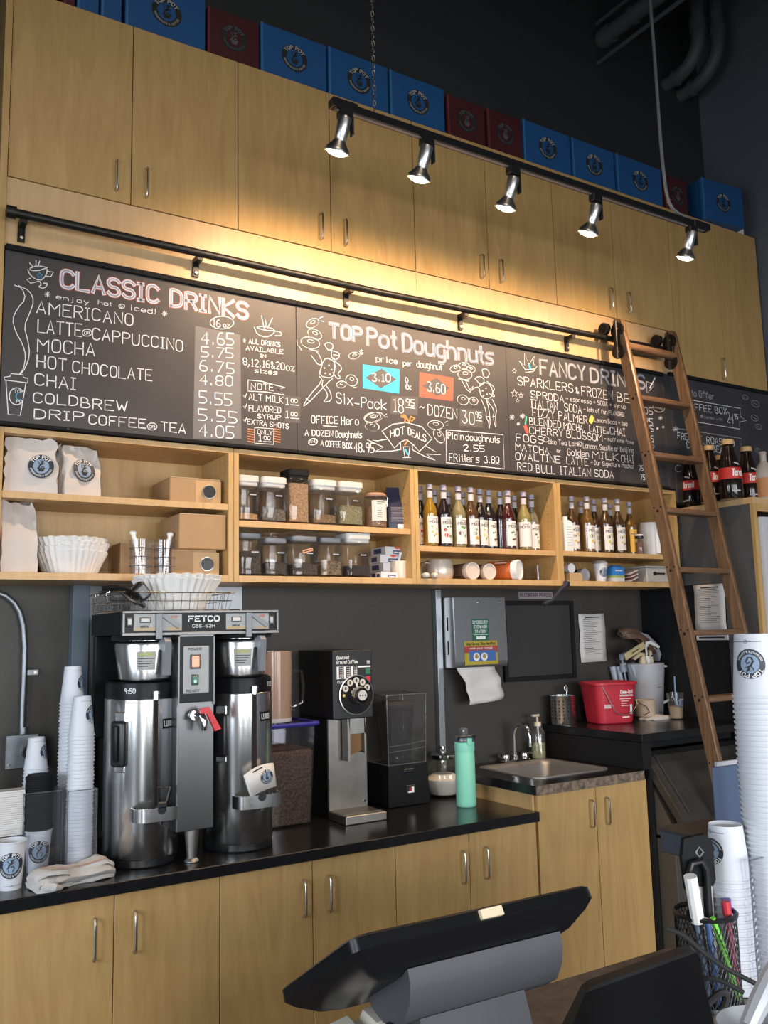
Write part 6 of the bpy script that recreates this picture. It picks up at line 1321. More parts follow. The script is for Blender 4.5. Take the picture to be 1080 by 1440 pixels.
# ------------------------------------------------------------------ sink things
t = thing('faucet', 'chrome gooseneck faucet with two handles behind the sink', 'faucet', (3.115, 3.725, 1.02))
q = MB(); q.cyl(.016, 0, .030, CHROME, 16); q.tube([(0, 0, .02), (0, 0, .135)]+[(0, -.062+.062*cos(a), .135+.062*sin(a)) for a in [i*pi/10 for i in range(1, 11)]]+[(0, -.124, .10)], .0095, CHROME, 12); q.cyl(.012, .086, .108, CHROME, 14, (0, -.124, 0)); q.build('spout', t)
q = MB(); q.box(-.085, .085, -.024, .024, .0005, .012, CHROME, .005, 2); q.build('base_plate', t)
for sx in (-1, 1): q = MB(); q.lathe([(.020, .010), (.022, .028), (.018, .042), (.006, .046), (0, .046)], CHROME, 18, (sx*.065, 0, 0), True); q.tube([(sx*.065, 0, .034), (sx*.115, -.012, .038)], .006, CHROME, 8, rs=[.007, .009]); q.build('handle', t)
t = thing('soap_bottle', 'clear pump bottle of pale green soap behind the sink', 'soap dispenser', (3.262, 3.705, 1.0205))
q = MB(); q.lathe([(.036, 0), (.040, .004), (.040, .135), (.034, .152), (.016, .160), (.014, .175), (.012, .175), (.030, .15), (.037, .133), (.037, .006), (0, .005)], CLEAR, 24, cap0=True); q.build('clear_body', t)
q = MB(); q.lathe([(.0365, .007), (.0365, .085), (0, .085)], glassy('soap_green', (.72, .74, .42), .35), 22, cap0=True); q.build('soap', t)
q = MB(); q.cyl(.019, .172, .192, MUG, 16); q.cyl(.006, .192, .225, MUG, 10); q.box(-.036, .012, -.011, .011, .222, .234, MUG, .004); q.build('pump_head', t)
q = MB(); q.tube([(0, 0, .172), (.006, 0, .10), (.024, 0, .012)], .004, INKW, 8); q.build('dip_tube', t)
t = thing('utensil_caddy', 'perforated steel utensil holder left of the red pail', 'utensil holder', (3.442, 3.695, 1.1905))
q = MB(); q.lathe([(.066, 0), (.068, .004), (.068, .150), (.070, .153), (.066, .153), (.065, .006), (0, .005)], STEEL, 36, cap0=True); q.build('steel_cup', t)
q = MB()
for i in range(18):
    for k in range(6):
        a = 2*pi*i/18; q.add([(.0684*sin(a+.055*cos(b)), -.0684*cos(a+.055*cos(b)), .035+k*.018+.005*sin(b)) for b in [j*pi/4 for j in range(8)]], [tuple(range(8))], MATTB)
q.build('punched_holes', t)
t = thing('ladle_handle', 'steel ladle standing in the perforated utensil holder', 'ladle', (3.477, 3.715, 1.20)); q = MB(); q.tube([(0, 0, 0), (.012, -.004, .15), (.014, -.006, .185), (.004, -.006, .195), (-.006, -.006, .185), (0, -.005, .165)], .005, STEEL, 8); q.build('steel_rod', t)
PAILR = mat('pail_red', (.44, .018, .036), .42)
t = thing('pail', 'red plastic pail with white printing on the corner counter', 'bucket', (3.668, 3.575, 1.1905), rad(-14))
t.scale = (.88, .88, 1.0)
q = MB(); q.sq([(.112, 0), (.120, .006), (.146, .205), (.156, .208), (.157, .220), (.147, .222), (.142, .21), (.117, .008), (.02, .006)], PAILR, .34, cap1=False, k=6, asp=.8); q.build('pail_body', t)
fP = lambda u, v, d=0: (u, -.0984-.026*.8*(v/.205)-.0012-d*.5, v); q = MB()
letter(q, 'Kleen-Pail', .015, .160, .085, .018, .0030, INKW, fP); letter(q, 'Sanitizing Solution Station', .010, .146, .092, .009, .0016, INKW, fP)
for k, (a, b) in enumerate(((.01, .09), (.02, .07), (.02, .06), (.02, .08))): ribbon(q, [(a, .132-k*.012), (b, .132-k*.012)], .0026, INKW, fP)
ribbon(q, [(.03, .035), (.075, .035)], .006, INKW, fP); q.add([fP(.082, .05), fP(.096, .05), fP(.096, .10), fP(.082, .10)], [(0, 1, 2, 3)], INKW); q.add([fP(-.10, .085), fP(-.05, .085), fP(-.05, .105), fP(-.10, .105)], [(0, 1, 2, 3)], mat('label_pink', (.6, .42, .42), .6)); q.build('printing', t)
q = MB(); q.tube([(-.11, -.118, .20), (-.07, -.122, .13), (-.035, -.124, .075), (-.01, -.123, .052), (.04, -.122, .048), (.09, -.118, .06), (.135, -.11, .10), (.150, -.03, .17)], .0026, DSTEEL, 6); q.build('wire_bail', t)
t = thing('beige_pot', 'small beige pot with a wire handle right of the red pail', 'pot', (3.955, 3.575, 1.203)); BEI = mat('beige_enamel', (.48, .38, .28), .45)
q = MB(); q.lathe([(.046, 0), (.052, .006), (.058, .085), (.060, .092), (.056, .094), (.049, .008), (0, .006)], BEI, 26, cap0=True); q.build('pot_body', t)
q = MB(); q.tube([(-.058, -.01, .08), (-.045, -.05, .06), (-.03, -.055, .03), (-.05, -.03, .012)], .0024, BLACK, 6); q.build('wire_handle', t)
cloth('folded_rag', 'folded white rag under the beige pot, in front of the pitcher', 3.985, 3.535, 1.1905, .21, .12, .026, rad(6), TERRY, None, 8, 'rag')
t = thing('plastic_pitcher', 'tall frosted pitcher crammed with pump tops on the corner counter', 'pitcher', (4.075, 3.665, 1.1905))
q = MB(); q.lathe([(.080, 0), (.084, .005), (.108, .30), (.110, .304), (.104, .304), (.080, .008), (0, .006)], FROST, 32, cap0=True); q.prism([(-.10, .30), (-.135, .30), (-.10, .22)], .03, FROST, o=(0, -.015, 0)); q.build('pitcher_wall', t)
q = MB(); q.tube([(.100, -.03, .285), (.150, -.045, .28), (.158, -.047, .2), (.140, -.04, .09), (.088, -.03, .07)], .008, INKW, 10); q.build('handle', t)
q = MB(); ribbon(q, [(-.02, .17), (.015, .17)], .004, GREYI, lambda u, v: (u, -.0985, v)); ribbon(q, [(-.01, .03), (.02, .03)], .004, GREYI, lambda u, v: (u, -.0885, v)); q.build('scale_marks', t)
CREAM = mat('cream_plastic', (.60, .48, .30), .45)
def pump(label, x, y, z, h, rz, m, tip=False, tilt=0):
    t = thing('syrup_pump', label, 'pump', (x, y, z), rot=(0, rad(tilt), rz), group='pump tops in the frosted pitcher'); q = MB()
    q.cyl(.006, -.12, h-.02, m, 10); q.build('pump_stem', t)
    q = MB(); q.cyl(.022, -.02, .012, m, 18); q.cyl(.018, .012, .03, m, 18); q.build('collar', t)
    q = MB(); q.tube([(0, 0, h-.02), (0, 0, h), (.03, 0, h+.004), (.095, 0, h-.025)], .012, m, 10, rs=[.014, .016, .014, .009])
    if tip: q.cyl(.0105, .09, .125, BLACK, 10, (0, 0, h-.033), 'x')
    q.build('spout', t)
pump('cream pump top pointing left over the frosted pitcher', 4.035, 3.645, 1.500, .045, pi+.15, CREAM, True)
pump('white pump top rising highest from the frosted pitcher', 4.085, 3.66, 1.505, .105, -.12, INKW)
pump('cream pump top pointing right over the frosted pitcher', 4.13, 3.675, 1.500, .060, .05, CREAM, True)
pump('pale pump top leaning on the left outside of the frosted pitcher', 3.965, 3.73, 1.47, .07, .1, mat('pale_blue_plastic', (.38, .42, .48), .4), tilt=-12)
t = thing('chip_bag', 'crumpled brown and silver snack bag on top of the pump tops', 'bag', (4.045, 3.71, 1.625), rad(-6)); r_ = random.Random(5)
q = MB(); q.loft([[(-.12+.06*k, (-.04+.02*i*(1 if i < 4 else 0))+r_.uniform(-.006, .006), .06*math.sin(.4+k*.7)*(1-.12*k)-.015*k+r_.uniform(-.012, .012)+(.028 if i % 2 else 0)) for i in range(6)] for k in range(5)], mat('snack_brown', (.13, .075, .05), .4), False, False, closed=False); o = q.build('foil_body', t, ang=60); s_ = o.modifiers.new('thickness', 'SOLIDIFY'); s_.thickness = .014
q = MB(); q.prism([(.0, .05), (.06, .035), (.13, -.02), (.155, -.08), (.14, -.12), (.12, -.06), (.06, -.01)], .05, mat('foil_silver', (.45, .45, .50), .3, .5), o=(0, -.05, .0)); q.build('silver_fold', t)
t = thing('wooden_paddle', 'pale wooden paddle sticking out left above the red pail', 'paddle', (3.96, 3.62, 1.575), rot=(0, rad(-20), rad(4))); q = MB(); q.box(-.11, .075, -.006, .006, -.020, .020, mat('pale_wood', (.56, .46, .24), .6), .003); q.build('blade', t)
q = MB(); ribbon(q, [(-.05, .0), (.02, .0)], .006, INK, lambda u, v: (u, -.0065, v)); q.build('printed_words', t)
for k, (x, lb) in enumerate(((3.955, 'left of two grey blue tubes leaning behind the beige pot'), (4.0, 'right of two grey blue tubes leaning behind the beige pot'))):
    q = MB(); q.tube([(.0, 0, .0), (-.018, .01, .12), (-.045, .02, .29)], .014, MATS['pale_blue_plastic'], 10, rs=[.006, .012, .018]); solo(q, 'dip_tube', lb, 'tube', (x, 3.745-.0*k, 1.1905), group='leaning tubes')
t = thing('iced_coffee', 'clear cup of iced coffee with a blue straw and badge', 'drink', (4.055, 3.445, 1.1905))
q = MB(); q.lathe([(.032, 0), (.034, .003), (.048, .142), (.050, .145), (.046, .145), (.032, .006), (0, .005)], CLEAR, 26, cap0=True); q.build('clear_cup', t)
q = MB(); q.lathe([(.0312, .0065), (.0385, .070), (0, .070)], mat('latte', (.42, .30, .18), .5), 24, cap0=True); q.build('coffee', t)
q = MB(); q.tube([(.0, 0, .02), (.005, .0, .235)], .0035, mat('straw_blue', (.20, .34, .55), .4), 8); q.build('straw', t)
q = MB(); emblem(q, .026, lambda u, v, d=0: ((.0418+.1*v*.9+d)*sin(u/.042), -(.0418+.1*v*.9+d)*cos(u/.042), .090+v), NAVY, SKY, INKW, INK); q.build('round_badge', t)
def card(label, px0, px1, py0, col, Y, seed):
    x0, x1 = at(px0, 1010, Y).x, at(px1, 1010, Y).x; zt_ = at(px0, py0, Y).z; t = thing('leaflet', label, 'leaflet', (x0, Y, 1.1905), group='leaflets on the corner counter')
    q = MB(); q.prism([(0, 0), (x1-x0, 0), (x1-x0, zt_-1.1905-.01), ((x1-x0)*.6, zt_-1.1905), (0, zt_-1.1905)], .006, col); q.build('card_sheet', t)
    q = MB()
    for k in range(6): ribbon(q, [((x1-x0)*.15, .02+k*.012), ((x1-x0)*.8, .02+k*.012)], .003, GREYI if k % 2 else SKY, lambda u, v: (u, -.0008, v))
    q.build('printed_lines', t)
card('blue leaflet propped at the right end of the corner counter', 1004, 1015, 989, mat('leaflet_blue', (.10, .13, .24), .5), 3.45, 1)
card('pale leaflet propped right of the blue one', 1016, 1036, 987, mat('leaflet_pale', (.36, .35, .34), .6), 3.52, 2)

# more small things in the lowest right shelf
x = at(846, 815, 3.47).x; t = upright('paper cup with round badge and lid under the amber syrups', x, 3.475, SB+.0005, .027, .038, .095, -.12)
q = MB(); q.lathe([(.036, .095), (.041, .096), (.041, .100), (.036, .106), (.034, .112), (0, .111)], mat('lid_grey', (.25, .24, .24), .5), 24, (0, 0, 0), True); q.build('lid', t)
x = at(867, 815, 3.47).x; t = thing('blue_carton', 'small blue carton with green and white bottom beside the lidded cup', 'box', (x, 3.475, SB), rad(4))
q = MB(); q.box(-.044, .044, -.025, .025, 0, .022, CW); q.box(-.044, .044, -.025, .025, .022, .035, mat('carton_green', (.35, .45, .10), .5)); q.box(-.044, .044, -.025, .025, .035, .078, mat('carton_blue', (.04, .22, .62), .5)); q.loft([[(-.044, -.025, .078), (.044, -.025, .078), (.044, .025, .078), (-.044, .025, .078)], [(-.03, -.006, .092), (.03, -.006, .092), (.03, .006, .092), (-.03, .006, .092)]], MATS['carton_blue']); q.build('box_body', t)
q = MB(); ribbon(q, [(-.03+.006*i, .060+.003*(i%2)) for i in range(10)], .006, INKW, lambda u, v: (u, -.0258, v)); q.build('lettering', t)
x = at(885, 815, 3.49).x
CARDS = [(.02, .0, -20), (.022, .013, -23), (.024, .024, -18), (.020, .036, -24), (.022, .047, -20)]
for k, (dx, dz, an) in enumerate(CARDS):
    q = MB(); q.box(-.032, .032, -.03, .03, 0, .006, [PAPER, mat('menu_maroon', (.2, .07, .06), .6)][k % 2]); solo(q, 'card_pack', ('bottom', 'second', 'third', 'fourth', 'topmost')[k]+' tilted card pack beside the small blue carton', 'card', (x-.012+dx*.3, 3.475, SB+.014+dz*.8), rot=(0, rad(an), 0), group='tilted card packs')
x = at(898, 815, 3.49).x; t = thing('card_holder', 'clear acrylic card holder beside the tilted card packs', 'holder', (x+.015, 3.50, SB)); q = MB(); q.box(-.045, -.042, -.04, .06, 0, .10, CLEAR); q.box(.042, .045, -.04, .06, 0, .10, CLEAR); q.box(-.042, .042, .057, .06, 0, .10, CLEAR); q.box(-.042, .042, -.04, .057, 0, .003, CLEAR); q.build('clear_walls', t)
x0, x1 = at(907, 815, 3.46).x, 4.10; t = thing('white_case', 'white lidded case with a black latch beside the ladder', 'case', (x0, 3.455, SB)); q = MB(); q.box(.012, x1-x0, 0, .20, 0, .082, mat('case_white', (.55, .52, .48), .5), .004); q.build('box_body', t)
q = MB(); q.box(.008, x1-x0+.002, -.003, .2, .083, .094, MATS['case_white'], .003); q.build('lid', t)
q = MB(); q.box((x1-x0)*.35, (x1-x0)*.75, -.006, 0, .045, .055, BLACK, .002); q.cyl(.010, -.008, 0, BLACK, 12, ((x1-x0)*.35, 0, .05), 'y'); q.build('latch', t)
p = at(797, 822, FR-.01); t = thing('tie_strap', 'dark blue strap hanging from the shelf edge above the black frame', 'strap', (p.x, FR-.004, p.z))
e = at(760, 850, FR+.02)-t.location; q = MB(); q.tube([(.0, -.006, .012), (-.01, -.008, -.004), (-.05, -.006, -.03), (-.10, .0, e.z*.8), (e.x, .0, e.z)], .009, mat('strap_navy', (.016, .018, .035), .7), 8, rs=[.016, .013, .009, .008, .012]); q.box(-.02, .02, -.012, .0, -.01, .018, MATS['strap_navy'], .004); q.build('webbing', t)

# sauce jugs on the tall unit
def jugbottle(label, px, py, Y, turn=0, s=1.0):
    z = 2.3855; b = at(px, py, Y); t = thing('sauce_jug', label, 'bottle', (b.x, Y, z), rad(turn), 'dark sauce jugs with red labels'); DK = mat('dark_sauce', (.012, .007, .006), .12); r = .062*s
    q = MB(); q.lathe([(r*.94, 0), (r, .006), (r*.98, .10*s), (r*.90, .17*s), (r*.66, .235*s), (r*.50, .27*s), (r*.46, .285*s), (r*.5, .289*s), (r*.46, .293*s), (0, .294*s)], DK, 32, cap0=True); q.build('jug_body', t)
    q = MB(); q.lathe([(r*.52, .294*s), (r*.52, .318*s), (r*.46, .322*s), (0, .322*s)], mat('tan_cap', (.58, .38, .17), .5), 24, cap0=True); q.build('cap', t)
    rr = lambda v: r*(.98-.08*max(0, (v-.10*s)/(.07*s))) if v < .17*s else r*.9
    f = lambda u, v, d=0: ((rr(v)+.0012+d)*sin(u/r), -(rr(v)+.0012+d)*cos(u/r), v)
    q = MB()
    for k in range(28): u0, u1 = r*(pi*(k/14-1)), r*(pi*((k+1)/14-1)); q.loft([[f(u0, v), f(u1, v)] for v in (.105*s, .125*s, .145*s, .165*s)], mat('label_red', (.48, .025, .02), .5), False, False, closed=False)
    letter(q, 'Torani', -.028*s, .120*s, .075*s, .034*s, .007*s, INKW, lambda u, v: f(u, v, .0006), .2)
    ribbon(q, [(-.03*s+.01*s*i, .04*s) for i in range(5)], .008*s, CHALKD, f); ribbon(q, [(-.01*s+.008*s*i, .19*s-.002*s*i) for i in range(5)], .008*s, CHALKD, lambda u, v: ((r*.86+.0015)*sin(u/r), -(r*.86+.0015)*cos(u/r), v)); q.build('red_label', t)
jugbottle('dark sauce jug half hidden behind the right ladder rail', 974, 712, 3.40, -80, .95)
jugbottle('dark sauce jug just right of the ladder rail', 1001, 706, 3.20, -12, 1.0)
jugbottle('dark sauce jug in the back, only its cap showing between its neighbours', 1016, 700, 3.36, 10, 1.0)
jugbottle('tallest-looking dark sauce jug with red label in front', 1029, 702, 3.08, -16, 1.04)
jugbottle('dark sauce jug with red label at the right', 1054, 698, 3.12, -22, 1.0)
b = at(1079, 700, 3.03); t = thing('stoneware_jug', 'pale stoneware bottle with orange lower half at the picture edge', 'jug', (b.x+.02, 3.05, 2.3855)); q = MB(); q.lathe([(.058, 0), (.062, .008), (.062, .15), (.05, .185), (.018, .23), (.018, .27), (.022, .275), (.018, .285), (0, .285)], mat('stoneware', (.46, .40, .34), .5), 26, cap0=True); q.build('jug_body', t)
q = MB(); q.lathe([(.0626, .02), (.0628, .13)], mat('orange_glaze', (.50, .22, .08), .5), 26); q.build('orange_band', t)

# ------------------------------------------------------------------ front counter with the till
FZ = 1.05
t = thing('front_counter', 'customer side counter with a mottled brown stone top', 'counter', (.30, .62, 0))
q = MB(); q.box(0, 2.6, .0, .718, FZ-.035, FZ-.0005, STONE, .003); q.build('stone_top', t)
q = MB(); q.box(.03, 2.57, .05, .67, 0, FZ-.036, MATTB); q.build('counter_base', t)
# till screen seen from behind
TLp, TRp = Vector((.570, 1.003, 1.330)), Vector((.969, .994, 1.330)); BLp = Vector((.570, 1.222, 1.198))
xdir = (TRp-TLp).normalized(); vdir = (TLp-BLp); hgt = vdir.length; vdir.normalize(); ndir = xdir.cross(vdir)           # ndir: screen side
if ndir.z < 0: ndir = -ndir
org = BLp; wid = (TRp-TLp).length
t = thing('till_monitor', 'black touch screen till seen from behind on a silver stand', 'till', (.77, 1.05, FZ))
TP = lambda u, v, d: org+xdir*u+vdir*v+ndir*d-Vector(t.location)
q = MB(); rc = .022
pr = []
for cx_, cy_, a0 in ((wid-rc, hgt-rc, 0), (rc, hgt-rc, 90), (rc, rc, 180), (wid-rc, rc, 270)):
    for k in range(5): a = rad(a0+22.5*k); pr.append((cx_+rc*cos(a), cy_+rc*sin(a), cos(a), sin(a)))
MONB = mat('till_black', (.007, .007, .008), .28, spec=.3)
rings = []
for dpt, ins in ((.004, .004), (.001, .0), (-.014, .0), (-.024, .010), (-.040, .034), (-.046, .055)):
    rings.append([TP(wid/2+(u-wid/2)*(1-2*ins/wid), hgt/2+(v-hgt/2)*(1-2*ins/hgt), dpt) for u, v, _, _ in pr])
q.loft(rings, MONB); q.build('screen_housing', t)
q = MB(); q.add([TP(.014, .014, .0046), TP(wid-.014, .014, .0046), TP(wid-.014, hgt-.014, .0046), TP(.014, hgt-.014, .0046)], [(0, 1, 2, 3)], mat('screen_glass', (.01, .012, .016), .05)); q.build('screen', t)
q = MB(); q.prism([(-.018, 0), (.018, 0), (.018, .007), (-.018, .007)], .012, mat('reader_cream', (.75, .62, .42), .4), o=TP(wid*.52, hgt-.001, -.012), u=xdir, v=vdir, n=ndir); q.build('card_reader_slot', t)
SIL = mat('stand_silver', (.062, .064, .070), .5, spec=.3)
q = MB(); n = 10; pts = []
for k in range(n+1):
    a = rad(8+82*k/n); pts.append((hgt*.72-.135*sin(a)*1.0, -.040-.085*(1-cos(a))))
poly = [(hgt*.80, -.042)]+pts
hood = []
for u in (wid*.21, wid*.85): hood.append([TP(u, v, d) for v, d in [(hgt*.86, -.042), (hgt*.84, -.060), (hgt*.78, -.080), (hgt*.69, -.094), (hgt*.58, -.095), (hgt*.48, -.082), (hgt*.41, -.062), (hgt*.38, -.042)]])
q.loft(hood, SIL, True, True); q.build('stand_hood', t)
b0 = TP(wid*.27, hgt*.62, -.085); b1 = TP(wid*.70, hgt*.62, -.085)
q = MB(); zb = .0
q.loft([[(b0.x, b0.y-.020, b0.z), (b1.x, b1.y-.020, b1.z), (b1.x, b1.y+.035, b1.z), (b0.x, b0.y+.035, b0.z)], [(b0.x-.004, b0.y-.03, .02), (b1.x+.03, b1.y-.03, .02), (b1.x+.03, b1.y+.08, .02), (b0.x-.004, b0.y+.08, .02)], [(b0.x-.02, b0.y-.06, .012), (b1.x+.04, b1.y-.06, .012), (b1.x+.04, b1.y+.11, .012), (b0.x-.02, b0.y+.11, .012)], [(b0.x-.02, b0.y-.06, 0), (b1.x+.04, b1.y-.06, 0), (b1.x+.04, b1.y+.11, 0), (b0.x-.02, b0.y+.11, 0)]], SIL); q.build('stand_foot', t)
q = MB()
for u in (.20, .74):
    p = TP(wid*u, hgt*.56, -.097); q.box(p.x-.003, p.x+.003, p.y-.004, p.y+.006, p.z-.012, p.z+.010, BLACK)
q.build('cable_hooks', t)
# torn cream carton under the screen
p = dp(522, 1428, 1.22); q = MB(); q.prism([(-.06, -.10), (.045, -.10), (.045, .028), (.008, .020), (.002, .008), (-.012, .006), (-.016, .016), (-.06, .006)], .05, mat('cream_card', (.62, .57, .48), .75)); solo(q, 'torn_carton', 'cream cardboard carton with a torn edge below the till screen', 'box', (p.x, p.y, FZ+.1005), rad(-8))
# black customer terminal
t = thing('card_terminal', 'black card terminal housing in front of the pen pot', 'card terminal', (1.075, 1.085, FZ))
A = at(828, 1378, 1.10); B_ = at(955, 1332, 1.02); ud = (B_-A); L = ud.length; ud.normalize(); vd = Vector((0, 0, 1)); nd = ud.cross(vd).normalized()   # nd points towards the viewer side
if nd.y > 0: nd = -nd
TT = lambda u, v, n_: A+ud*u+vd*v+nd*n_-Vector(t.location)
TGR = mat('terminal_grey', (.026, .027, .030), .5, spec=.3)
zz0 = -(A.z-FZ)+.002
q = MB(); q.loft([[TT(-.012, -.004, 0), TT(L+.02, -.004, 0), TT(L+.02, -.004, .03), TT(-.012, -.004, .03)], [TT(-.004, .0, 0), TT(L+.012, 0, 0), TT(L+.012, 0, .026), TT(-.004, 0, .026)]], TGR)
q.loft([[TT(-.075, zz0, -.02), TT(L+.01, zz0, -.02), TT(L+.02, zz0, .10), TT(-.10, zz0, .10)], [TT(-.012, -.004, -.002), TT(L+.02, -.004, -.002), TT(L+.02, -.004, .03), TT(-.012, -.004, .03)]], mat('terminal_black', (.006, .006, .007), .5, spec=.2)); q.build('terminal_housing', t)
# pen pot
pp = on(1000, 1408, FZ); t = thing('pen_pot', 'black wire mesh pen pot full of pens', 'pen pot', (pp.x, pp.y, FZ)); PR, PH = .052, .150
q = MB(); nA, nZ = 40, 18
for k in range(nA):
    for sgn in (1, -1): q.tube([(PR*cos(2*pi*(k+sgn*j*.6)/nA), PR*sin(2*pi*(k+sgn*j*.6)/nA), .004+(PH-.008)*j/12) for j in range(13)], .0009, BLACK, 3, cap=False)
q.build('wire_mesh', t)
q = MB(); q.lathe([(PR-.002, PH-.006), (PR+.003, PH-.005), (PR+.004, PH), (PR, PH+.003), (PR-.003, PH), (PR-.002, PH-.006)], BLACK, 36); q.build('rim', t)
q = MB(); q.lathe([(PR-.002, .006), (PR+.002, .006), (PR+.003, .0005), (0, .0005)], BLACK, 36); q.build('base', t)
def pen(label, dx, dy, tx, ty, h, m, cap=None, r=.0058, capm=None, name='pen'):
    t = thing(name, label, 'pen', (pp.x+dx, pp.y+dy, FZ+.006), group='pens in the mesh pot'); q = MB(); e = Vector((tx, ty, h)); q.tube([(0, 0, 0), e*.1, e*.9, e], r, m, 10, rs=[r*.4, r, r, r*.8]); q.build('barrel', t)
    if cap: q = MB(); q.tube([e*(1-cap), e*1.0, e*1.01], r*1.35, capm or m, 10); q.build('pen_cap', t)
NEON = mat('pen_green', (.18, .62, .06), .4); PUR = mat('pen_purple', (.14, .09, .42), .4); RDP = mat('pen_red', (.52, .03, .05), .4); BLP_ = mat('pen_blue', (.05, .10, .24), .35); PNK = mat('pen_pink', (.42, .06, .12), .4)
pen('bright green pen slanting across the mesh pot', .022, -.044, -.052, .004, .148, NEON)
pen('red-capped pen in the mesh pot', .024, -.040, -.012, .004, .165, PNK, .12, .0058, RDP)
pen('purple pen at the right of the mesh pot', .044, -.018, -.004, .002, .160, PUR, .1)
pen('dark blue pen at the left of the mesh pot', -.020, -.034, -.016, 0, .140, BLP_)
pen('second dark blue pen at the left wall of the mesh pot', -.030, -.022, -.016, .004, .150, mat('pen_slate', (.09, .12, .17), .4))
pen('grey pen with silver tip in the middle of the mesh pot', .0, .01, .03, .01, .165, GREYP, .1, .005, CHALKD)
pen('black pen leaning right in the mesh pot', .02, .02, .02, .006, .178, BLACK, .2)
pen('white-capped marker sticking out left of the mesh pot', -.012, -.010, -.046, -.012, .215, BLACK, .36, .0085, INKW, 'marker')
t = thing('scissors', 'large black-handled scissors standing in the mesh pot', 'scissors', (pp.x-.012, pp.y, FZ+.045), rad(-25)); q = MB(); hp = [(-.026, .145), (-.030, .20), (-.024, .232), (.016, .238), (.028, .225), (.030, .16), (.022, .145)]
q.prism(hp, .012, MATTB, o=(0, -.006, 0)); q.box(-.005, .022, -.007, .004, .0, .15, DSTEEL); q.build('blades_and_grip', t)
q = MB(); q.tube([(-.022, -.012, .10), (-.024, -.014, .17), (-.016, -.016, .192), (.0, -.016, .196), (.010, -.014, .18), (.010, -.012, .10)], .0065, BLACK, 10); q.tube([(-.004, -.0065, .208), (.002, -.0075, .217), (.010, -.0065, .208), (.002, -.0065, .200), (-.004, -.0065, .208)], .0016, GREYP, 6); q.build('finger_loop', t)
# cups of the front counter
p1 = on(1098, 1388, FZ)
r0, r1, h, pt = .0345, .0435, .117, .0097
ztop = at(1067, 890, p1.y).z; n = int(round((ztop-FZ-h)/pt))+1
stack(n, p1.x, p1.y, FZ+.0005, r0, r1, h, pt, pi+1.2, 'topmost paper cup with round badge of the tall front stack at the right edge', 'white paper cup nested in the tall front stack at the right edge', 'cups nested in the tall front stack', .0006)
p2 = on(1040, 1392, FZ); zt2 = at(1022, 1165, p2.y).z; n = int(round((zt2-FZ-.096)/.0135))+1
stack(n, p2.x, p2.y+.005, FZ+.0005, .0300, .0385, .096, .0135, pi+1.75, 'topmost paper cup of the short front stack behind the pen pot', 'paper cup nested in the short front stack behind the pen pot', 'cups nested in the short front stack', .0008)
clearbox('clear acrylic holder around the short front cup stack', p2.x-.012, p2.x+.062, p2.y-.050, p2.y+.05, FZ+.0005, FZ+.235)
# block and blue sheet behind the cups
t = thing('counter_block', 'low dark slate block behind the front cups', 'block', (1.475, 1.185, FZ), rad(-4)); q = MB(); q.box(0, .55, 0, .14, .192, .235, mat('slate_block', (.060, .068, .088), .4), .002); q.build('slab_edge', t)
q = MB(); q.box(.10, .50, .03, .12, .0005, .1915, MATTB, .002); q.build('pedestal', t)
q = MB(); q.box(-.002, .552, -.002, .142, .2355, .242, mat('block_top', (.060, .048, .044), .3), .001); q.build('top_slab', t)
t = thing('blue_sheet', 'upright translucent blue sheet standing on the slate block', 'sign holder', (1.535, 1.222, FZ+.2425), rad(-4)); q = MB(); q.box(0, .16, 0, .004, 0, .125, mat('sheet_blue', (.065, .10, .175), .35), .0015); q.build('sheet', t)
q = MB(); q.box(.012, .16, -.001, .005, .1255, .134, FROST); q.build('clear_lip', t)
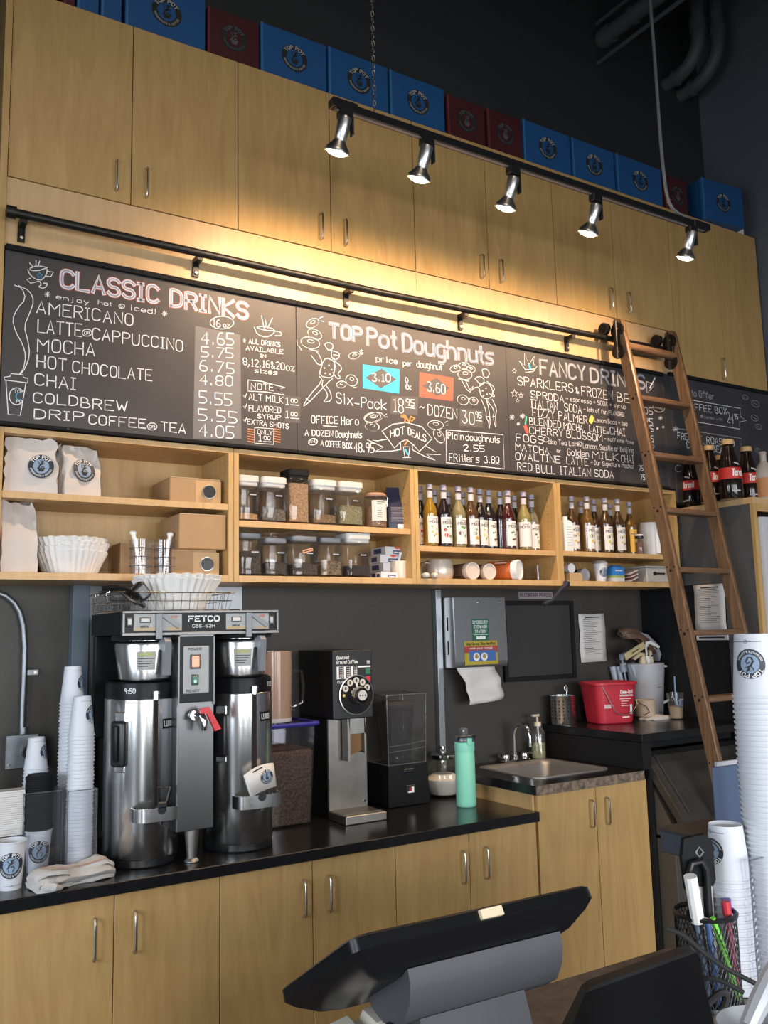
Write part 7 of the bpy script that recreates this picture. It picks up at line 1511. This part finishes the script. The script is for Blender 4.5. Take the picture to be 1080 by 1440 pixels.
# bowl and white scoop at the bottom right corner
bw_ = dp(1080, 1466, 1.10); t = thing('grey_bowl', 'pale grey bowl at the bottom right corner', 'bowl', (bw_.x, bw_.y, FZ)); hb = max(.05, bw_.z-FZ+.02); q = MB(); q.lathe([(.035, 0), (.04, .003), (.058, hb-.006), (.062, hb), (.059, hb+.001), (.05, hb-.02), (.03, .008), (0, .006)], mat('bowl_grey', (.26, .275, .29), .4), 36, cap0=True); q.build('bowl_body', t)
t = thing('tongs_handle', 'pale silver handle leaning in the grey bowl', 'tongs', (bw_.x-.005, bw_.y-.02, FZ+.02)); q = MB(); d0 = dp(1052, 1445, 1.06)-Vector(t.location); d1_ = dp(1090, 1360, 1.10)-Vector(t.location); dv = (d1_-d0)
q.tube([d0, d0+dv*.4, d0+dv*.8, d1_], .012, mat('silver_plastic', (.50, .51, .54), .35, .3), 10, rs=[.011, .013, .012, .010]); q.build('handle_bar', t)
# cables and a brown scrap
def cable(label, pxs, r, m=RUBBER, z=None):
    pts = [dp(x, y, d) for x, y, d in pxs]; sm = []
    for k in range(len(pts)-1):
        p0 = pts[max(k-1, 0)]; p1_ = pts[k]; p2_ = pts[k+1]; p3 = pts[min(k+2, len(pts)-1)]
        for i in range(5): f = i/5; sm.append(.5*((2*p1_)+(p2_-p0)*f+(2*p0-5*p1_+4*p2_-p3)*f*f+(3*p1_-p0-3*p2_+p3)*f**3))
    sm.append(pts[-1]); b0_ = sm[0]; q = MB(); q.tube([p-b0_ for p in sm], r, m, 8); solo(q, 'cable', label, 'cable', b0_, group='cables on the front counter')
cable('black cable arching in front of the pen pot down to the bowl', [(938, 1306, 1.30), (962, 1316, 1.29), (990, 1340, 1.28), (1022, 1362, 1.27), (1062, 1383, 1.26)], .0036)
cable('second black cable looping below the pen pot', [(955, 1392, 1.38), (975, 1380, 1.37), (1000, 1376, 1.36), (1022, 1383, 1.35), (1046, 1396, 1.34)], .0036)
cable('dark cable bundle lying below the pen pot', [(935, 1436, 1.42), (965, 1432, 1.42), (990, 1415, 1.42), (1014, 1396, 1.42), (1022, 1402, 1.42), (1016, 1420, 1.42)], .006)
q = MB(); q.loft([[(-.028, -.006, .0), (.012, -.014, .002), (.040, -.002, 0)], [(-.018, .004, .018), (.008, .0, .024), (.034, .006, .014)], [(-.008, .02, .006), (.012, .022, .012), (.03, .02, .0)]], mat('brown_scrap', (.16, .10, .075), .7), False, False, closed=False); s0 = on(955, 1428, FZ); o = solo(q, 'leather_scrap', 'folded brown leather scrap among the cables', 'scrap', (s0.x, s0.y, FZ+.003)); s_ = o.modifiers.new('thickness', 'SOLIDIFY'); s_.thickness = .003
